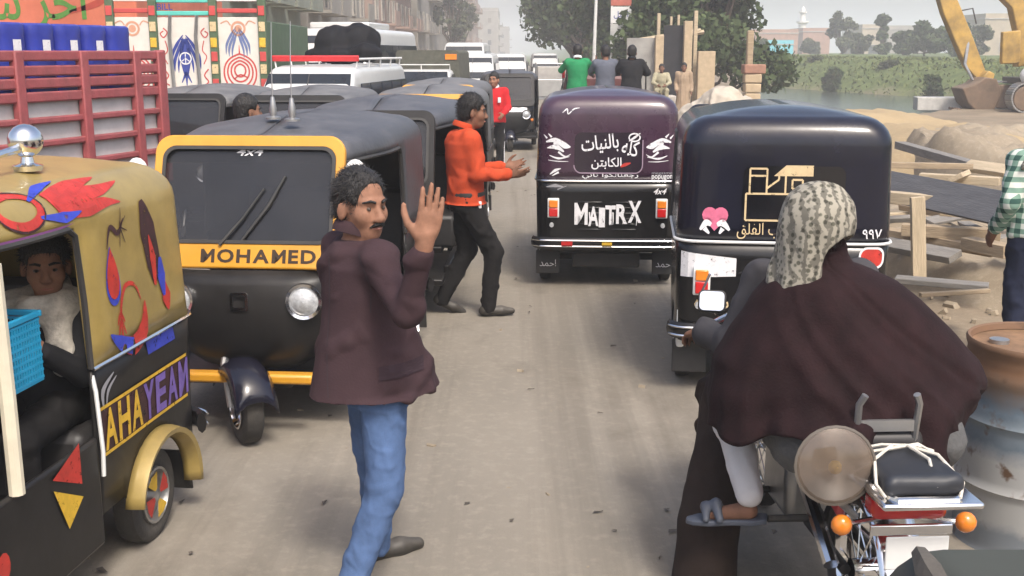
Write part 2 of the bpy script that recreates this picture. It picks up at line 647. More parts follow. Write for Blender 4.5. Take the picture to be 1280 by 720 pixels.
def field_mesh(prims, h, k=.02, smooth=1, clip=None, fold=None):
    """surface of the smooth union of prims -> (verts, quads)"""
    pos = [p for p in prims if not p['neg']]
    lo = np.min([_bb(p)[0] for p in pos], 0) - 3 * h - k * .5
    hi = np.max([_bb(p)[1] for p in pos], 0) + 3 * h + k * .5
    n = np.ceil((hi - lo) / h).astype(int) + 1
    F = np.full(n, .25)
    ax = [lo[i] + h * np.arange(n[i]) for i in range(3)]
    for p in prims:
        kk = k if p['k'] is None else p['k']
        a, b = _bb(p)
        m = kk + 3 * h + .02
        i0 = np.clip(np.floor((a - m - lo) / h).astype(int), 0, n)
        i1 = np.clip(np.ceil((b + m - lo) / h).astype(int) + 1, 0, n)
        if (i1 <= i0).any():
            continue
        sl = tuple(slice(i0[i], i1[i]) for i in range(3))
        X, Y, Z = np.meshgrid(*[ax[i][sl[i]] for i in range(3)], indexing='ij', sparse=True)
        d = _dist(p, X, Y, Z)
        g = F[sl]
        if p['neg']:
            d = -d
            hh = np.maximum(kk - np.abs(g - d), 0) / max(kk, 1e-6)
            F[sl] = np.maximum(g, d) + hh * hh * kk * .25
        else:
            hh = np.maximum(kk - np.abs(g - d), 0) / max(kk, 1e-6)
            F[sl] = np.minimum(g, d) - hh * hh * kk * .25
    if clip:
        X, Y, Z = np.meshgrid(*ax, indexing='ij', sparse=True)
        F = np.maximum(F, clip(X, Y, Z))
    F[0], F[-1], F[:, 0], F[:, -1], F[:, :, 0], F[:, :, -1] = 1, 1, 1, 1, 1, 1
    s = F < 0
    c = tuple(x - 1 for x in n)
    cnt = np.zeros(c, np.int8)
    for dx in (0, 1):
        for dy in (0, 1):
            for dz in (0, 1):
                cnt += s[dx:dx + c[0], dy:dy + c[1], dz:dz + c[2]]
    act = (cnt > 0) & (cnt < 8)
    ids = np.full(c, -1, np.int64)
    ai = np.argwhere(act)
    ids[act] = np.arange(len(ai))
    acc = np.zeros((len(ai), 3))
    num = np.zeros(len(ai))
    for axn in range(3):
        o1, o2 = [i for i in range(3) if i != axn]
        for e1 in (0, 1):
            for e2 in (0, 1):
                A = ai.copy()
                A[:, o1] += e1
                A[:, o2] += e2
                B = A.copy()
                B[:, axn] += 1
                fa, fb = F[A[:, 0], A[:, 1], A[:, 2]], F[B[:, 0], B[:, 1], B[:, 2]]
                cr = (fa < 0) != (fb < 0)
                t = np.where(cr, fa / np.where(cr, fa - fb, 1), 0)
                q = A.astype(float)
                q[:, axn] += t
                acc += np.where(cr[:, None], q, 0)
                num += cr
    V = lo + h * acc / np.maximum(num, 1)[:, None]
    Q = []
    for axn in range(3):
        o1, o2 = (axn + 1) % 3, (axn + 2) % 3
        sa = [slice(None)] * 3
        sb = [slice(None)] * 3
        sa[axn] = slice(0, n[axn] - 1)
        sb[axn] = slice(1, n[axn])
        a, b = s[tuple(sa)], s[tuple(sb)]
        E = np.argwhere(a != b)
        E = E[(E[:, o1] > 0) & (E[:, o2] > 0) & (E[:, o1] < n[o1] - 1) & (E[:, o2] < n[o2] - 1)]
        ins = a[E[:, 0], E[:, 1], E[:, 2]]

        def cell(d1, d2):
            C = E.copy()
            C[:, o1] -= d1
            C[:, o2] -= d2
            return ids[C[:, 0], C[:, 1], C[:, 2]]
        q = np.stack([cell(1, 1), cell(0, 1), cell(0, 0), cell(1, 0)], 1)
        q[~ins] = q[~ins][:, ::-1]
        Q.append(q)
    Q = np.concatenate(Q)
    Q = Q[(Q >= 0).all(1)]
    for _ in range(smooth):
        acc = np.zeros_like(V)
        num = np.zeros(len(V))
        for i in range(4):
            for j in (1, 3):
                np.add.at(acc, Q[:, i], V[Q[:, (i + j) % 4]])
                np.add.at(num, Q[:, i], 1)
        V = V * .5 + .5 * acc / np.maximum(num, 1)[:, None]
    if fold:
        amp, fr, st, seed = fold
        rg = np.random.default_rng(seed)
        N = np.zeros_like(V)
        e1, e2 = V[Q[:, 2]] - V[Q[:, 0]], V[Q[:, 3]] - V[Q[:, 1]]
        fn = np.cross(e1, e2)
        for i in range(4):
            np.add.at(N, Q[:, i], fn)
        N /= np.linalg.norm(N, axis=1)[:, None] + 1e-12
        tot = np.zeros(len(V))
        w = V * np.array(st)
        wob = np.sin(w @ rg.normal(0, fr * .45, 3) + 1) * .9 + np.sin(w @ rg.normal(0, fr * .5, 3)) * .8
        for j in range(7):
            d = rg.normal(0, 1, 3)
            d = d / np.linalg.norm(d) * fr * (1 + .35 * j)
            tot += (.5 + .5 * np.sin(w @ d + 1.6 * wob + rg.uniform(0, 6))) ** 2.6 / (1 + .25 * j) - .24
        V = V + N * (np.clip(tot, -.35, 3) * amp * .5)[:, None]
    return V, Q


def field_obj(name, prims, h, mat, parent, k=.02, smooth=1, clip=None, fold=None, strands=0, comb=(0, -.4, -.6), slen=.022):
    V, Q = field_mesh(prims, h, k, smooth, clip, fold)
    if strands:
        # short hairs standing off the surface
        rg = np.random.default_rng(3)
        N = np.zeros_like(V)
        fn = np.cross(V[Q[:, 2]] - V[Q[:, 0]], V[Q[:, 3]] - V[Q[:, 1]])
        for i in range(4):
            np.add.at(N, Q[:, i], fn)
        N /= np.linalg.norm(N, axis=1)[:, None] + 1e-12
        i = rg.integers(0, len(V), strands)
        p, n = V[i], N[i]
        d = n * .45 + np.array(comb) * .8 + rg.normal(0, .25, (strands, 3))
        d /= np.linalg.norm(d, axis=1)[:, None]
        s = np.cross(d, n + rg.normal(0, .2, n.shape))
        s /= np.linalg.norm(s, axis=1)[:, None] + 1e-9
        L = slen * rg.uniform(.5, 1.3, strands)[:, None]
        p = p - n * .002
        a = np.stack([p - s * .0014, p + s * .0014, p + d * L + s * .0004, p + d * L - s * .0004], 1).reshape(-1, 3)
        o = len(V)
        V = np.concatenate([V, a])
        Q = np.concatenate([Q, o + np.arange(4 * strands).reshape(-1, 4)])
    me = bpy.data.meshes.new(name)
    me.vertices.add(len(V))
    me.vertices.foreach_set('co', V.ravel())
    me.loops.add(len(Q) * 4)
    me.loops.foreach_set('vertex_index', Q.ravel().astype(np.int32))
    me.polygons.add(len(Q))
    me.polygons.foreach_set('loop_start', np.arange(0, len(Q) * 4, 4, dtype=np.int32))
    me.polygons.foreach_set('use_smooth', np.ones(len(Q), bool))
    me.update(calc_edges=True)
    me.validate()
    return link(name, me, mat, parent)

# ================================================================ THE SETTING
def ground_material(name, base, dark, light, yscale=1., tracks=False):
    m = bpy.data.materials.new(name)
    m.use_nodes = True
    nt = m.node_tree
    b = nt.nodes['Principled BSDF']
    tc = nt.nodes.new('ShaderNodeTexCoord')
    mp = nt.nodes.new('ShaderNodeMapping')
    mp.inputs['Scale'].default_value = (1, yscale, 1)
    nt.links.new(tc.outputs['Object'], mp.inputs[0])

    def noise(sc, det, ro, src):
        n = nt.nodes.new('ShaderNodeTexNoise')
        n.inputs['Scale'].default_value = sc
        n.inputs['Detail'].default_value = det
        n.inputs['Roughness'].default_value = ro
        nt.links.new(src, n.inputs['Vector'])
        return n.outputs[0]
    a = noise(.55, 6, .6, mp.outputs[0])
    f = noise(14, 8, .75, tc.outputs['Object'])
    g = noise(70, 4, .7, tc.outputs['Object'])
    r1 = nt.nodes.new('ShaderNodeValToRGB')
    r1.color_ramp.elements[0].position, r1.color_ramp.elements[1].position = .34, .66
    r1.color_ramp.elements[0].color = (*dark, 1)
    r1.color_ramp.elements[1].color = (*base, 1)
    nt.links.new(a, r1.inputs[0])
    r2 = nt.nodes.new('ShaderNodeMapRange')
    r2.inputs['From Min'].default_value, r2.inputs['From Max'].default_value = .5, .72
    r2.inputs['To Max'].default_value = .6
    nt.links.new(f, r2.inputs['Value'])
    mx = nt.nodes.new('ShaderNodeMix')
    mx.data_type = 'RGBA'
    nt.links.new(r2.outputs[0], mx.inputs[0])
    nt.links.new(r1.outputs[0], mx.inputs[6])
    mx.inputs[7].default_value = (*light, 1)
    r3 = nt.nodes.new('ShaderNodeMapRange')
    r3.inputs['From Min'].default_value, r3.inputs['From Max'].default_value = .62, .75
    r3.inputs['To Max'].default_value = .22
    nt.links.new(g, r3.inputs['Value'])
    m2 = nt.nodes.new('ShaderNodeMix')
    m2.data_type = 'RGBA'
    nt.links.new(r3.outputs[0], m2.inputs[0])
    nt.links.new(mx.outputs[2], m2.inputs[6])
    m2.inputs[7].default_value = (*[c * .55 for c in dark], 1)
    out = m2.outputs[2]
    if tracks:
        for sc_, lo_, hi_, amt, ml in (((2.6, .05, 1), .48, .62, .7, .72), ((.9, .55, 1), .57, .68, .65, .66), ((1.7, .03, 1), .54, .64, .6, 1.2)):
            mp2 = nt.nodes.new('ShaderNodeMapping')
            mp2.inputs['Scale'].default_value = sc_
            mp2.inputs['Rotation'].default_value = (0, 0, .05)
            mp2.inputs['Location'].default_value = (sc_[0] * 3, 1, 0)
            nt.links.new(tc.outputs['Object'], mp2.inputs[0])
            nn = noise(1.0, 7, .62, mp2.outputs[0])
            q = nt.nodes.new('ShaderNodeMapRange')
            q.inputs['From Min'].default_value, q.inputs['From Max'].default_value, q.inputs['To Max'].default_value = lo_, hi_, amt
            nt.links.new(nn, q.inputs['Value'])
            mm = nt.nodes.new('ShaderNodeMix')
            mm.data_type = 'RGBA'
            mm.blend_type = 'MULTIPLY'
            nt.links.new(q.outputs[0], mm.inputs[0])
            nt.links.new(out, mm.inputs[6])
            mm.inputs[7].default_value = (ml, ml * .985, ml * .97, 1)
            out = mm.outputs[2]
    nt.links.new(out, b.inputs['Base Color'])
    b.inputs['Roughness'].default_value = .93
    b.inputs['Specular IOR Level'].default_value = .2
    bp = nt.nodes.new('ShaderNodeBump')
    bp.inputs['Strength'].default_value = .3
    bp.inputs['Distance'].default_value = .012
    ad = nt.nodes.new('ShaderNodeMath')
    ad.operation = 'ADD'
    nt.links.new(f, ad.inputs[0])
    nt.links.new(g, ad.inputs[1])
    nt.links.new(ad.outputs[0], bp.inputs['Height'])
    nt.links.new(bp.outputs[0], b.inputs['Normal'])
    return m


def hash_noise(x, y, seed=0):
    rg = np.random.default_rng(seed)
    t = 0
    for j in range(8):
        a = rg.uniform(0, 6.28)
        f = .5 * 1.55 ** j
        t = t + np.sin((x * math.cos(a) + y * math.sin(a)) * f + rg.uniform(0, 6) + 1.3 * np.sin((x * math.sin(a) - y * math.cos(a)) * f * .7)) / 1.45 ** j
    return t / 3


def far_line(Y):
    return np.maximum(22.8 + (84 - Y) * .258, 17.0)


def terrain(x, y):
    xf_ = far_line(y)
    d = x - xf_
    sm = lambda t: t * t * (3 - 2 * t)
    n_ = np.minimum(x - np.maximum(.2 * y, 4.6), y - (33.5 + np.clip((x - 9.5) * 1.1, 0, 12)))
    down = sm(np.clip(n_ / 1.6, 0, 1)) * -1.9
    up = sm(np.clip((d + .8) / 9.5, 0, 1)) * 3.45
    z = down + up
    nz = hash_noise(x, y, 3)
    z = z + nz * .10 * np.clip((x - 3.2) / 2, 0, 1) * np.where(n_ < 0, .6, 1.) + np.clip((d - 2) / 20, 0, 1) * hash_noise(x * .2, y * .2, 5) * .35
    return z + np.clip((-6 - x) / 3, 0, 1) * .0


gx = np.concatenate([np.linspace(-160, -12, 16), np.linspace(-8, 3, 12), np.linspace(3.3, 48, 130), np.linspace(50, 120, 40), np.linspace(130, 1200, 24)])
gy = np.concatenate([np.linspace(-30, -6, 5), np.linspace(-4, 60, 110), np.linspace(61, 140, 100), np.linspace(145, 300, 40), np.linspace(320, 2500, 26)])
GX, GY = np.meshgrid(gx, gy)
GZ = terrain(GX, GY)
mb = MB()
mb.grid([[(GX[j, i], GY[j, i], GZ[j, i]) for i in range(len(gx))] for j in range(len(gy))])
m_ground = ground_material('dusty_earth', (.27, .215, .15), (.17, .135, .095), (.36, .30, .225))
# green cover on the far bank of the canal: mixed in by where the bank lies
nt = m_ground.node_tree
b = nt.nodes['Principled BSDF']
src = b.inputs['Base Color'].links[0].from_socket
tc = nt.nodes.new('ShaderNodeTexCoord')
sp = nt.nodes.new('ShaderNodeSeparateXYZ')
nt.links.new(tc.outputs['Object'], sp.inputs[0])
lin = nt.nodes.new('ShaderNodeMath')
lin.operation = 'MULTIPLY_ADD'
lin.inputs[1].default_value = .258
lin.inputs[2].default_value = -44.47
nt.links.new(sp.outputs['Y'], lin.inputs[0])
ad = nt.nodes.new('ShaderNodeMath')
nt.links.new(sp.outputs['X'], ad.inputs[0])
nt.links.new(lin.outputs[0], ad.inputs[1])
nz = nt.nodes.new('ShaderNodeTexNoise')
nz.inputs['Scale'].default_value = .22
nz.inputs['Detail'].default_value = 8
nz.inputs['Roughness'].default_value = .7
nt.links.new(tc.outputs['Object'], nz.inputs['Vector'])
ad2 = nt.nodes.new('ShaderNodeMath')
ad2.operation = 'MULTIPLY_ADD'
ad2.inputs[1].default_value = 9
ad2.inputs[2].default_value = -5.2
nt.links.new(nz.outputs[0], ad2.inputs[0])
ad3 = nt.nodes.new('ShaderNodeMath')
nt.links.new(ad.outputs[0], ad3.inputs[0])
nt.links.new(ad2.outputs[0], ad3.inputs[1])
mr = nt.nodes.new('ShaderNodeMapRange')
mr.inputs['From Min'].default_value, mr.inputs['From Max'].default_value = .2, 3.0
nt.links.new(ad3.outputs[0], mr.inputs['Value'])
gr = nt.nodes.new('ShaderNodeTexNoise')
gr.inputs['Scale'].default_value = 1.3
gr.inputs['Detail'].default_value = 9
gr.inputs['Roughness'].default_value = .75
nt.links.new(tc.outputs['Object'], gr.inputs['Vector'])
rp = nt.nodes.new('ShaderNodeValToRGB')
rp.color_ramp.elements[0].position, rp.color_ramp.elements[1].position = .32, .7
rp.color_ramp.elements[0].color = (.055, .075, .025, 1)
rp.color_ramp.elements[1].color = (.16, .20, .06, 1)
nt.links.new(gr.outputs[0], rp.inputs[0])
mx = nt.nodes.new('ShaderNodeMix')
mx.data_type = 'RGBA'
nt.links.new(mr.outputs[0], mx.inputs[0])
nt.links.new(src, mx.inputs[6])
nt.links.new(rp.outputs[0], mx.inputs[7])
nt.links.new(mx.outputs[2], b.inputs['Base Color'])
tag(mb.obj('ground', m_ground, smooth=60), kind='structure')

# the road: a dusty sheet with a ragged right edge
m_road = ground_material('dusty_asphalt', (.285, .252, .205), (.20, .180, .150), (.335, .298, .243), .3, True)
ys = np.concatenate([np.linspace(-20, 40, 160), np.linspace(42, 500, 60)])
rows = []
for y in ys:
    e = 2.75 + float(hash_noise(np.array(y * 2.1), np.array(.3), 9)) * .45
    rows.append([(x, y, .006 + .004 * math.sin(x * 1.3 + y * .4)) for x in (-5.6, -4, -2.5, -1.2, 0, 1.2, 2.2, e)])
mb = MB()
mb.grid(rows)
tag(mb.obj('road', m_road, smooth=60), kind='structure')

m_water = M('canal_water', (.055, .065, .045), .16, var=.3, scale=.4, bump=.35, bscale=2.5, spec=.8)
mb = MB()
wy = np.linspace(33, 400, 60)
mb.grid([[(max(.2 * y - .3, 4.2), y, -.92), (float(far_line(np.array(y))) + 3.5, y, -.92)] for y in wy])
tag(mb.obj('canal_water', m_water), kind='structure')

# ---------------------------------------------------------------- leaves and trees
def leaf_cloud(blobs, n, size, seed, flat=.0):
    """leaf quads through the volume of several ellipsoid clumps"""
    rg = np.random.default_rng(seed)
    w = np.array([b[1][0] * b[1][1] * b[1][2] for b in blobs]) ** .75
    k = rg.choice(len(blobs), n, p=w / w.sum())
    c = np.array([b[0] for b in blobs])[k]
    r = np.array([b[1] for b in blobs])[k]
    d = rg.normal(0, 1, (n, 3))
    d /= np.linalg.norm(d, axis=1)[:, None]
    rad = rg.uniform(.2, 1.25, n) ** .7
    p = c + d * r * rad[:, None]
    a = rg.normal(0, 1, (n, 3)) + d * .4
    a[:, 2] *= 1 - flat
    a /= np.linalg.norm(a, axis=1)[:, None]
    t = np.cross(a, rg.normal(0, 1, (n, 3)))
    t /= np.linalg.norm(t, axis=1)[:, None]
    bt = np.cross(a, t)
    s = size * rg.uniform(.55, 1.35, n)[:, None]
    V = np.stack([p - t * s * .5, p + bt * s * .33, p + t * s * .5, p - bt * s * .33], 1).reshape(-1, 3)
    Q = np.arange(4 * n).reshape(n, 4)
    me = bpy.data.meshes.new('crown')
    me.from_pydata(V.tolist(), [], Q.tolist())
    return me


def leafmat(name, c1, c2):
    m = bpy.data.materials.new(name)
    m.use_nodes = True
    nt = m.node_tree
    b = nt.nodes['Principled BSDF']
    tc = nt.nodes.new('ShaderNodeTexCoord')
    nz = nt.nodes.new('ShaderNodeTexNoise')
    nz.inputs['Scale'].default_value = 1.1
    nz.inputs['Detail'].default_value = 9
    nz.inputs['Roughness'].default_value = .8
    nt.links.new(tc.outputs['Object'], nz.inputs['Vector'])
    rp = nt.nodes.new('ShaderNodeValToRGB')
    rp.color_ramp.elements[0].position, rp.color_ramp.elements[1].position = .33, .68
    rp.color_ramp.elements[0].color = (*c1, 1)
    rp.color_ramp.elements[1].color = (*c2, 1)
    nt.links.new(nz.outputs[0], rp.inputs[0])
    nt.links.new(rp.outputs[0], b.inputs['Base Color'])
    b.inputs['Roughness'].default_value = .7
    b.inputs['Specular IOR Level'].default_value = .25
    b.inputs['Subsurface Weight'].default_value = .0
    return m


m_leafd = leafmat('leaf_dark', (.028, .045, .016), (.085, .12, .04))
m_leafg = leafmat('leaf_grey', (.045, .055, .030), (.12, .135, .065))
m_bark = M('bark', (.10, .075, .05), .9, var=.3, scale=14, bump=.6, bscale=30)
_TREES = {}


def tree(label, x, y, h, rx, kind, seed, group, z0=0., trunk=.3, n=5200, leaf=.26, mat=None, fat=1.):
    """trunk with limbs reaching into leafy clumps"""
    rg = random.Random(seed)
    t = thing('leafy_tree', label, 'tree', (x, y, z0), rg.uniform(0, 6), group)
    key = (kind, round(h, 1), round(rx, 1), seed)
    blobs = []
    nb = 24
    mbk = MB()
    th = h * trunk
    pts = [(rg.uniform(-.06, .06) * i, rg.uniform(-.06, .06) * i, th * i / 3) for i in range(4)]
    mbk.tube([(0, 0, -.3)] + pts, [h * .035, h * .032, h * .028, h * .025, h * .022], 8)
    top = Vector(pts[-1])
    for i in range(nb):
        a = i * 2.4 + rg.uniform(-.4, .4)
        f = rg.uniform(.15, 1)
        if kind == 'tall':
            zz = th + (h - th) * rg.uniform(.05, .95)
            rr = rx * rg.uniform(.1, .75) * (1.15 - .7 * (zz - th) / (h - th))
        else:
            zz = th + (h - th) * rg.uniform(.08, .88)
            rr = rx * rg.uniform(.2, .85) * math.sqrt(max(.08, 1 - ((zz - th) / (h - th) - .35) ** 2 * 1.7))
        c = Vector((rr * math.cos(a), rr * math.sin(a), zz))
        s = rx * rg.uniform(.16, .36) * fat
        blobs.append((c, (s, s, s * rg.uniform(.6, .95))))
        mid = top.lerp(c, .5) + Vector((0, 0, -.06 * h))
        mbk.tube([top - Vector((0, 0, rg.uniform(0, th * .3))), mid, c], [h * .014, h * .009, h * .003], 5)
    mbk.obj('trunk', m_bark, t, 50)
    me = leaf_cloud(blobs, n, leaf, seed)
    link('crown', me, mat or m_leafd, t)
    return t


tree('big dark bushy tree behind the wooden post frame, by the canal', 7.9, 46, 7.8, 3.7, 'round', 3, 'trees on the roadside', n=17000, leaf=.3, trunk=.09, fat=1.2)
tree('dark round tree just behind the tall plank fence', 6.6, 58, 9.6, 3.9, 'round', 5, 'trees on the roadside', n=14000, leaf=.34, trunk=.14, fat=1.35)
tree('tall hazy tree behind the roadside signboard', 5.9, 76, 13.5, 4.2, 'round', 8, 'trees on the roadside', n=14000, leaf=.4, trunk=.16, fat=1.4)
tree('tall hazy tree behind the white lamp post', 6.0, 98, 14, 4.8, 'round', 12, 'trees on the roadside', n=12000, leaf=.45, trunk=.14, fat=1.4)
tree('hazy tree filling the gap behind the man in green', 4.9, 84, 13, 3.6, 'round', 41, 'trees on the roadside', n=11000, leaf=.4, trunk=.12, fat=1.4)
tree('dense dark tree behind the man in the black jacket', 8.6, 68, 11, 4.0, 'round', 43, 'trees on the roadside', n=8000, leaf=.38, trunk=.12)
tree('pale hazy tree at the far end of the street', 8.3, 130, 17, 5.4, 'round', 14, 'trees on the roadside', n=6000, leaf=.55)
tree('faint hazy tree farthest down the street', 10.0, 185, 17, 6.5, 'round', 17, 'trees on the roadside', n=5000, leaf=.7)
tree('thin street tree in front of the left-hand apartment blocks', -6.0, 112, 9.5, 2.2, 'round', 21, 'trees on the roadside', n=3000, leaf=.35, trunk=.35, mat=m_leafg)
tree('hazy street tree beside the farthest apartment blocks', -6.4, 142, 10, 2.4, 'round', 23, 'trees on the roadside', n=3000, leaf=.45, trunk=.3, mat=m_leafg)
GB = 'trees on the far canal bank'


def bank_tree(label, u, vtop, vbase, t, w, kind, seed, mat=None):
    p, q = P(u, vtop, t), P(u, vbase, t)
    zb = float(terrain(np.array(q.x), np.array(q.y)))
    return tree(label, q.x, q.y, p.z - zb, w / FPX * t / 2, kind, seed, GB, zb, .10, 3400, .5, mat)


bank_tree('tall loose grey-green tree right of the minaret', 1051, 12, 70, 150, 46, 'round', 31, m_leafg)
bank_tree('narrow dark tree with a thin top on the far bank', 1102, 18, 74, 135, 30, 'tall', 32)
bank_tree('low round tree between the loose tall tree and the narrow dark one', 1077, 42, 72, 140, 32, 'round', 33, m_leafg)
bank_tree('round dark tree beside the narrow one with a thin top', 1128, 40, 76, 125, 34, 'round', 34)
bank_tree('dark spreading tree left of the excavator arm', 1155, 28, 76, 118, 48, 'round', 35)
bank_tree('dark tree behind the excavator arm', 1190, 30, 78, 112, 46, 'round', 36)
bank_tree('grey-green tree between the excavator arm and the cream building', 1218, 26, 76, 120, 34, 'round', 37, m_leafg)
bank_tree('small bushy tree at the foot of the minaret', 1012, 48, 70, 160, 26, 'round', 38, m_leafg)
bank_tree('low dark bush-like tree in front of the turquoise shed', 951, 50, 72, 130, 22, 'round', 39)

bank_tree('dark low shrub at the water edge left of the narrow dark tree', 1040, 84, 112, 84, 22, 'round', 51)
bank_tree('brownish shrub half way up the green bank', 1020, 76, 98, 96, 20, 'round', 52, m_leafg)
bank_tree('dark shrub on the green bank near the excavator bucket', 1165, 92, 118, 66, 26, 'round', 53)
bank_tree('low shrub on the green bank below the round dark tree', 1110, 80, 100, 84, 24, 'round', 54, m_leafg)

# reeds and weeds on the far bank
rg = np.random.default_rng(5)
V, Q = [], []
for i in range(6500):
    y = rg.uniform(44, 135)
    d = rg.uniform(.1, 1) ** .6 * 9.5
    x = float(far_line(np.array(y))) + d
    z = float(terrain(np.array(x), np.array(y)))
    hh = rg.uniform(.05, .22) * (1.6 if rg.random() < .08 else 1)
    a = rg.uniform(0, 3.14)
    w = rg.uniform(.03, .13)
    cx, cy = math.cos(a) * w, math.sin(a) * w
    o = len(V)
    lx, ly = rg.normal(0, .12, 2)
    V += [(x - cx, y - cy, z - .05), (x + cx, y + cy, z - .05), (x + cx * .7 + lx, y + cy * .7 + ly, z + hh), (x - cx * .6 + lx, y - cy * .6 + ly, z + hh * .8)]
    Q.append((o, o + 1, o + 2, o + 3))
me = bpy.data.meshes.new('bank_weeds')
me.from_pydata(V, [], Q)
tag(link('bank_weeds', me, leafmat('weed', (.055, .07, .02), (.17, .20, .06))), 'green reeds and weeds covering the far canal bank', 'weeds', kind='stuff')

# ---------------------------------------------------------------- buildings
m_pane = M('window_pane', (.05, .055, .06), .15, var=.3, scale=2)
m_shut = M('wooden_shutter', (.16, .13, .10), .8, var=.25, scale=5, bump=.3, bscale=12, stretch=(1, 1, 8))
m_conc = M('bare_concrete', (.38, .35, .31), .9, var=.18, scale=1.2, bump=.3)


def building(name, label, x0, x1, y0, y1, h, wall, faces='xy', storey=3.1, bay=2.9, group=None, balcony=True, z0=0., seed=1, grey=False, cat='building'):
    """block with window openings; faces: 'x' street side (x1, looking +x), 'y' end side (y0, looking -y), 'w' (x0, looking -x)"""
    rg = random.Random(seed)
    t = thing(name, label, cat, ((x0 + x1) / 2, (y0 + y1) / 2, z0), 0, group)
    cx, cy = (x0 + x1) / 2, (y0 + y1) / 2
    MB().box((0, 0, h / 2 - .5), (x1 - x0, y1 - y0, h + 1)).obj('wall', wall, t, bevel=.03)
    MB().box((0, 0, h + .09), (x1 - x0 + .3, y1 - y0 + .3, .18)).obj('roof_slab', m_conc, t, bevel=.02)
    MB().ring([(-(x1 - x0) / 2, -(y1 - y0) / 2), ((x1 - x0) / 2, -(y1 - y0) / 2), ((x1 - x0) / 2, (y1 - y0) / 2), (-(x1 - x0) / 2, (y1 - y0) / 2)],
              [(-(x1 - x0) / 2 + .2, -(y1 - y0) / 2 + .2), ((x1 - x0) / 2 - .2, -(y1 - y0) / 2 + .2), ((x1 - x0) / 2 - .2, (y1 - y0) / 2 - .2), (-(x1 - x0) / 2 + .2, (y1 - y0) / 2 - .2)], .7,
              Matrix.Translation((0, 0, h + .18))).obj('parapet', wall, t)
    for fc in faces:
        L = (y1 - y0) if fc in 'xw' else (x1 - x0)
        nb = max(1, int(L / bay))
        for s in range(int(h / storey)):
            for i in range(nb):
                a = -L / 2 + (i + .5) * L / nb
                zc = s * storey + storey * .52
                w_, h_ = 1.05, 1.35
                if s == 0 and rg.random() < .6:
                    w_, h_, zc = 1.9, 2.2, 1.12
                if fc == 'x':
                    T = frameT(((x1 - x0) / 2, a, zc), (0, 1, 0), (1, 0, 0))
                elif fc == 'w':
                    T = frameT((-(x1 - x0) / 2, a, zc), (0, -1, 0), (-1, 0, 0))
                else:
                    T = frameT((a, -(y1 - y0) / 2, zc), (1, 0, 0), (0, -1, 0))
                o = [(-w_ / 2 - .09, -h_ / 2 - .09), (w_ / 2 + .09, -h_ / 2 - .09), (w_ / 2 + .09, h_ / 2 + .09), (-w_ / 2 - .09, h_ / 2 + .09)]
                q = [(-w_ / 2, -h_ / 2), (w_ / 2, -h_ / 2), (w_ / 2, h_ / 2), (-w_ / 2, h_ / 2)]
                f = MB().ring(o, q, .10, T).obj('window', m_conc, t)
                shut = rg.random() < .55
                MB().box((0, 0, .02), (w_, h_, .03)).obj('shutter' if shut else 'pane', m_shut if shut else m_pane, f, T=T)
                if balcony and s > 0 and fc == 'x' and rg.random() < .55:
                    bb = MB()
                    bb.box((0, -h_ / 2 - .3, .5), (bay * .85, .14, 1.0))
                    bb.box((0, -h_ / 2 + .15, .97), (bay * .85, .8, .07))
                    bb.obj('balcony', wall, t, T=T)
    return t


w_green = M('wall_greyish_green', (.22, .24, .19), .9, var=.2, scale=.7, bump=.2, dust=.3)
w_pink = M('wall_pinkish', (.33, .23, .19), .9, var=.2, scale=.7, bump=.2, dust=.3)
w_grey = M('wall_grey', (.27, .25, .22), .9, var=.2, scale=.7, bump=.2, dust=.3)
w_tan = M('wall_tan', (.40, .33, .24), .9, var=.15, scale=.7, bump=.2, dust=.2)
w_salmon = M('wall_salmon_plaster', (.52, .135, .075), .9, var=.2, scale=1.1, bump=.25, col2=(.62, .18, .10))
w_brick = M('wall_red_brick_far', (.36, .20, .14), .9, var=.18, scale=1.2, bump=.2)
GL = 'apartment blocks along the street'
shop = thing('shop_wall', 'salmon painted shop wall with green Arabic lettering behind the red truck', 'wall', (-12, 23.2, 0))
shop['kind'] = 'thing'
MB().box((0, 0, 3), (10.6, 6, 7)).obj('wall', w_salmon, shop, bevel=.03)
m_gletter = M('green_paint', (.07, .20, .03), .8, var=.25, scale=10)
decal('lettering', textm(arabic('اخر سلام'), 1.05, 0, 0, .03, width=2.6), m_gletter, shop, (3.1, -3.0, 2.78), (1, 0, 0), (0, 0, 1), off=.006)
decal('stain', stroke([(-.5, -.15), (0, 0), (.5, .3)], [.05, .12, .03]), M('red_smear', (.35, .05, .03), .9), shop, (4.6, -3.0, 2.9), (1, 0, 0), (0, 0, 1), off=.006)
building('apartment_block', 'greyish green block with shutters behind the white bus', -18, -8.8, 29, 47, 12.5, w_green, seed=2, group=GL)
building('apartment_block', 'grey block next beyond the greyish green one on the street', -18, -8.6, 47.5, 66, 15, w_grey, seed=3, group=GL)
building('apartment_block', 'dull pink block in the middle of the hazy street row', -18, -8.2, 66.6, 92, 17, w_pink, seed=4, group=GL)
building('apartment_block', 'pale hazy grey block beyond the dull pink one', -18, -7.8, 93, 140, 19, w_grey, seed=5, group=GL, bay=4)
building('apartment_block', 'tall hazy pinkish block near the end of the street', -22, -7.2, 150, 240, 22, w_pink, seed=6, group=GL, bay=6)
building('apartment_block', 'faint stepped block where the street row drops to the sky', -24, -3.9, 322, 360, 13.5, w_grey, seed=7, group=GL, bay=5)
building('apartment_block', 'faintest low block at the very end of the street', -16, -1.0, 420, 450, 10.5, w_grey, seed=8, group=GL, bay=5)
# far bank buildings
GF = 'buildings beyond the canal'


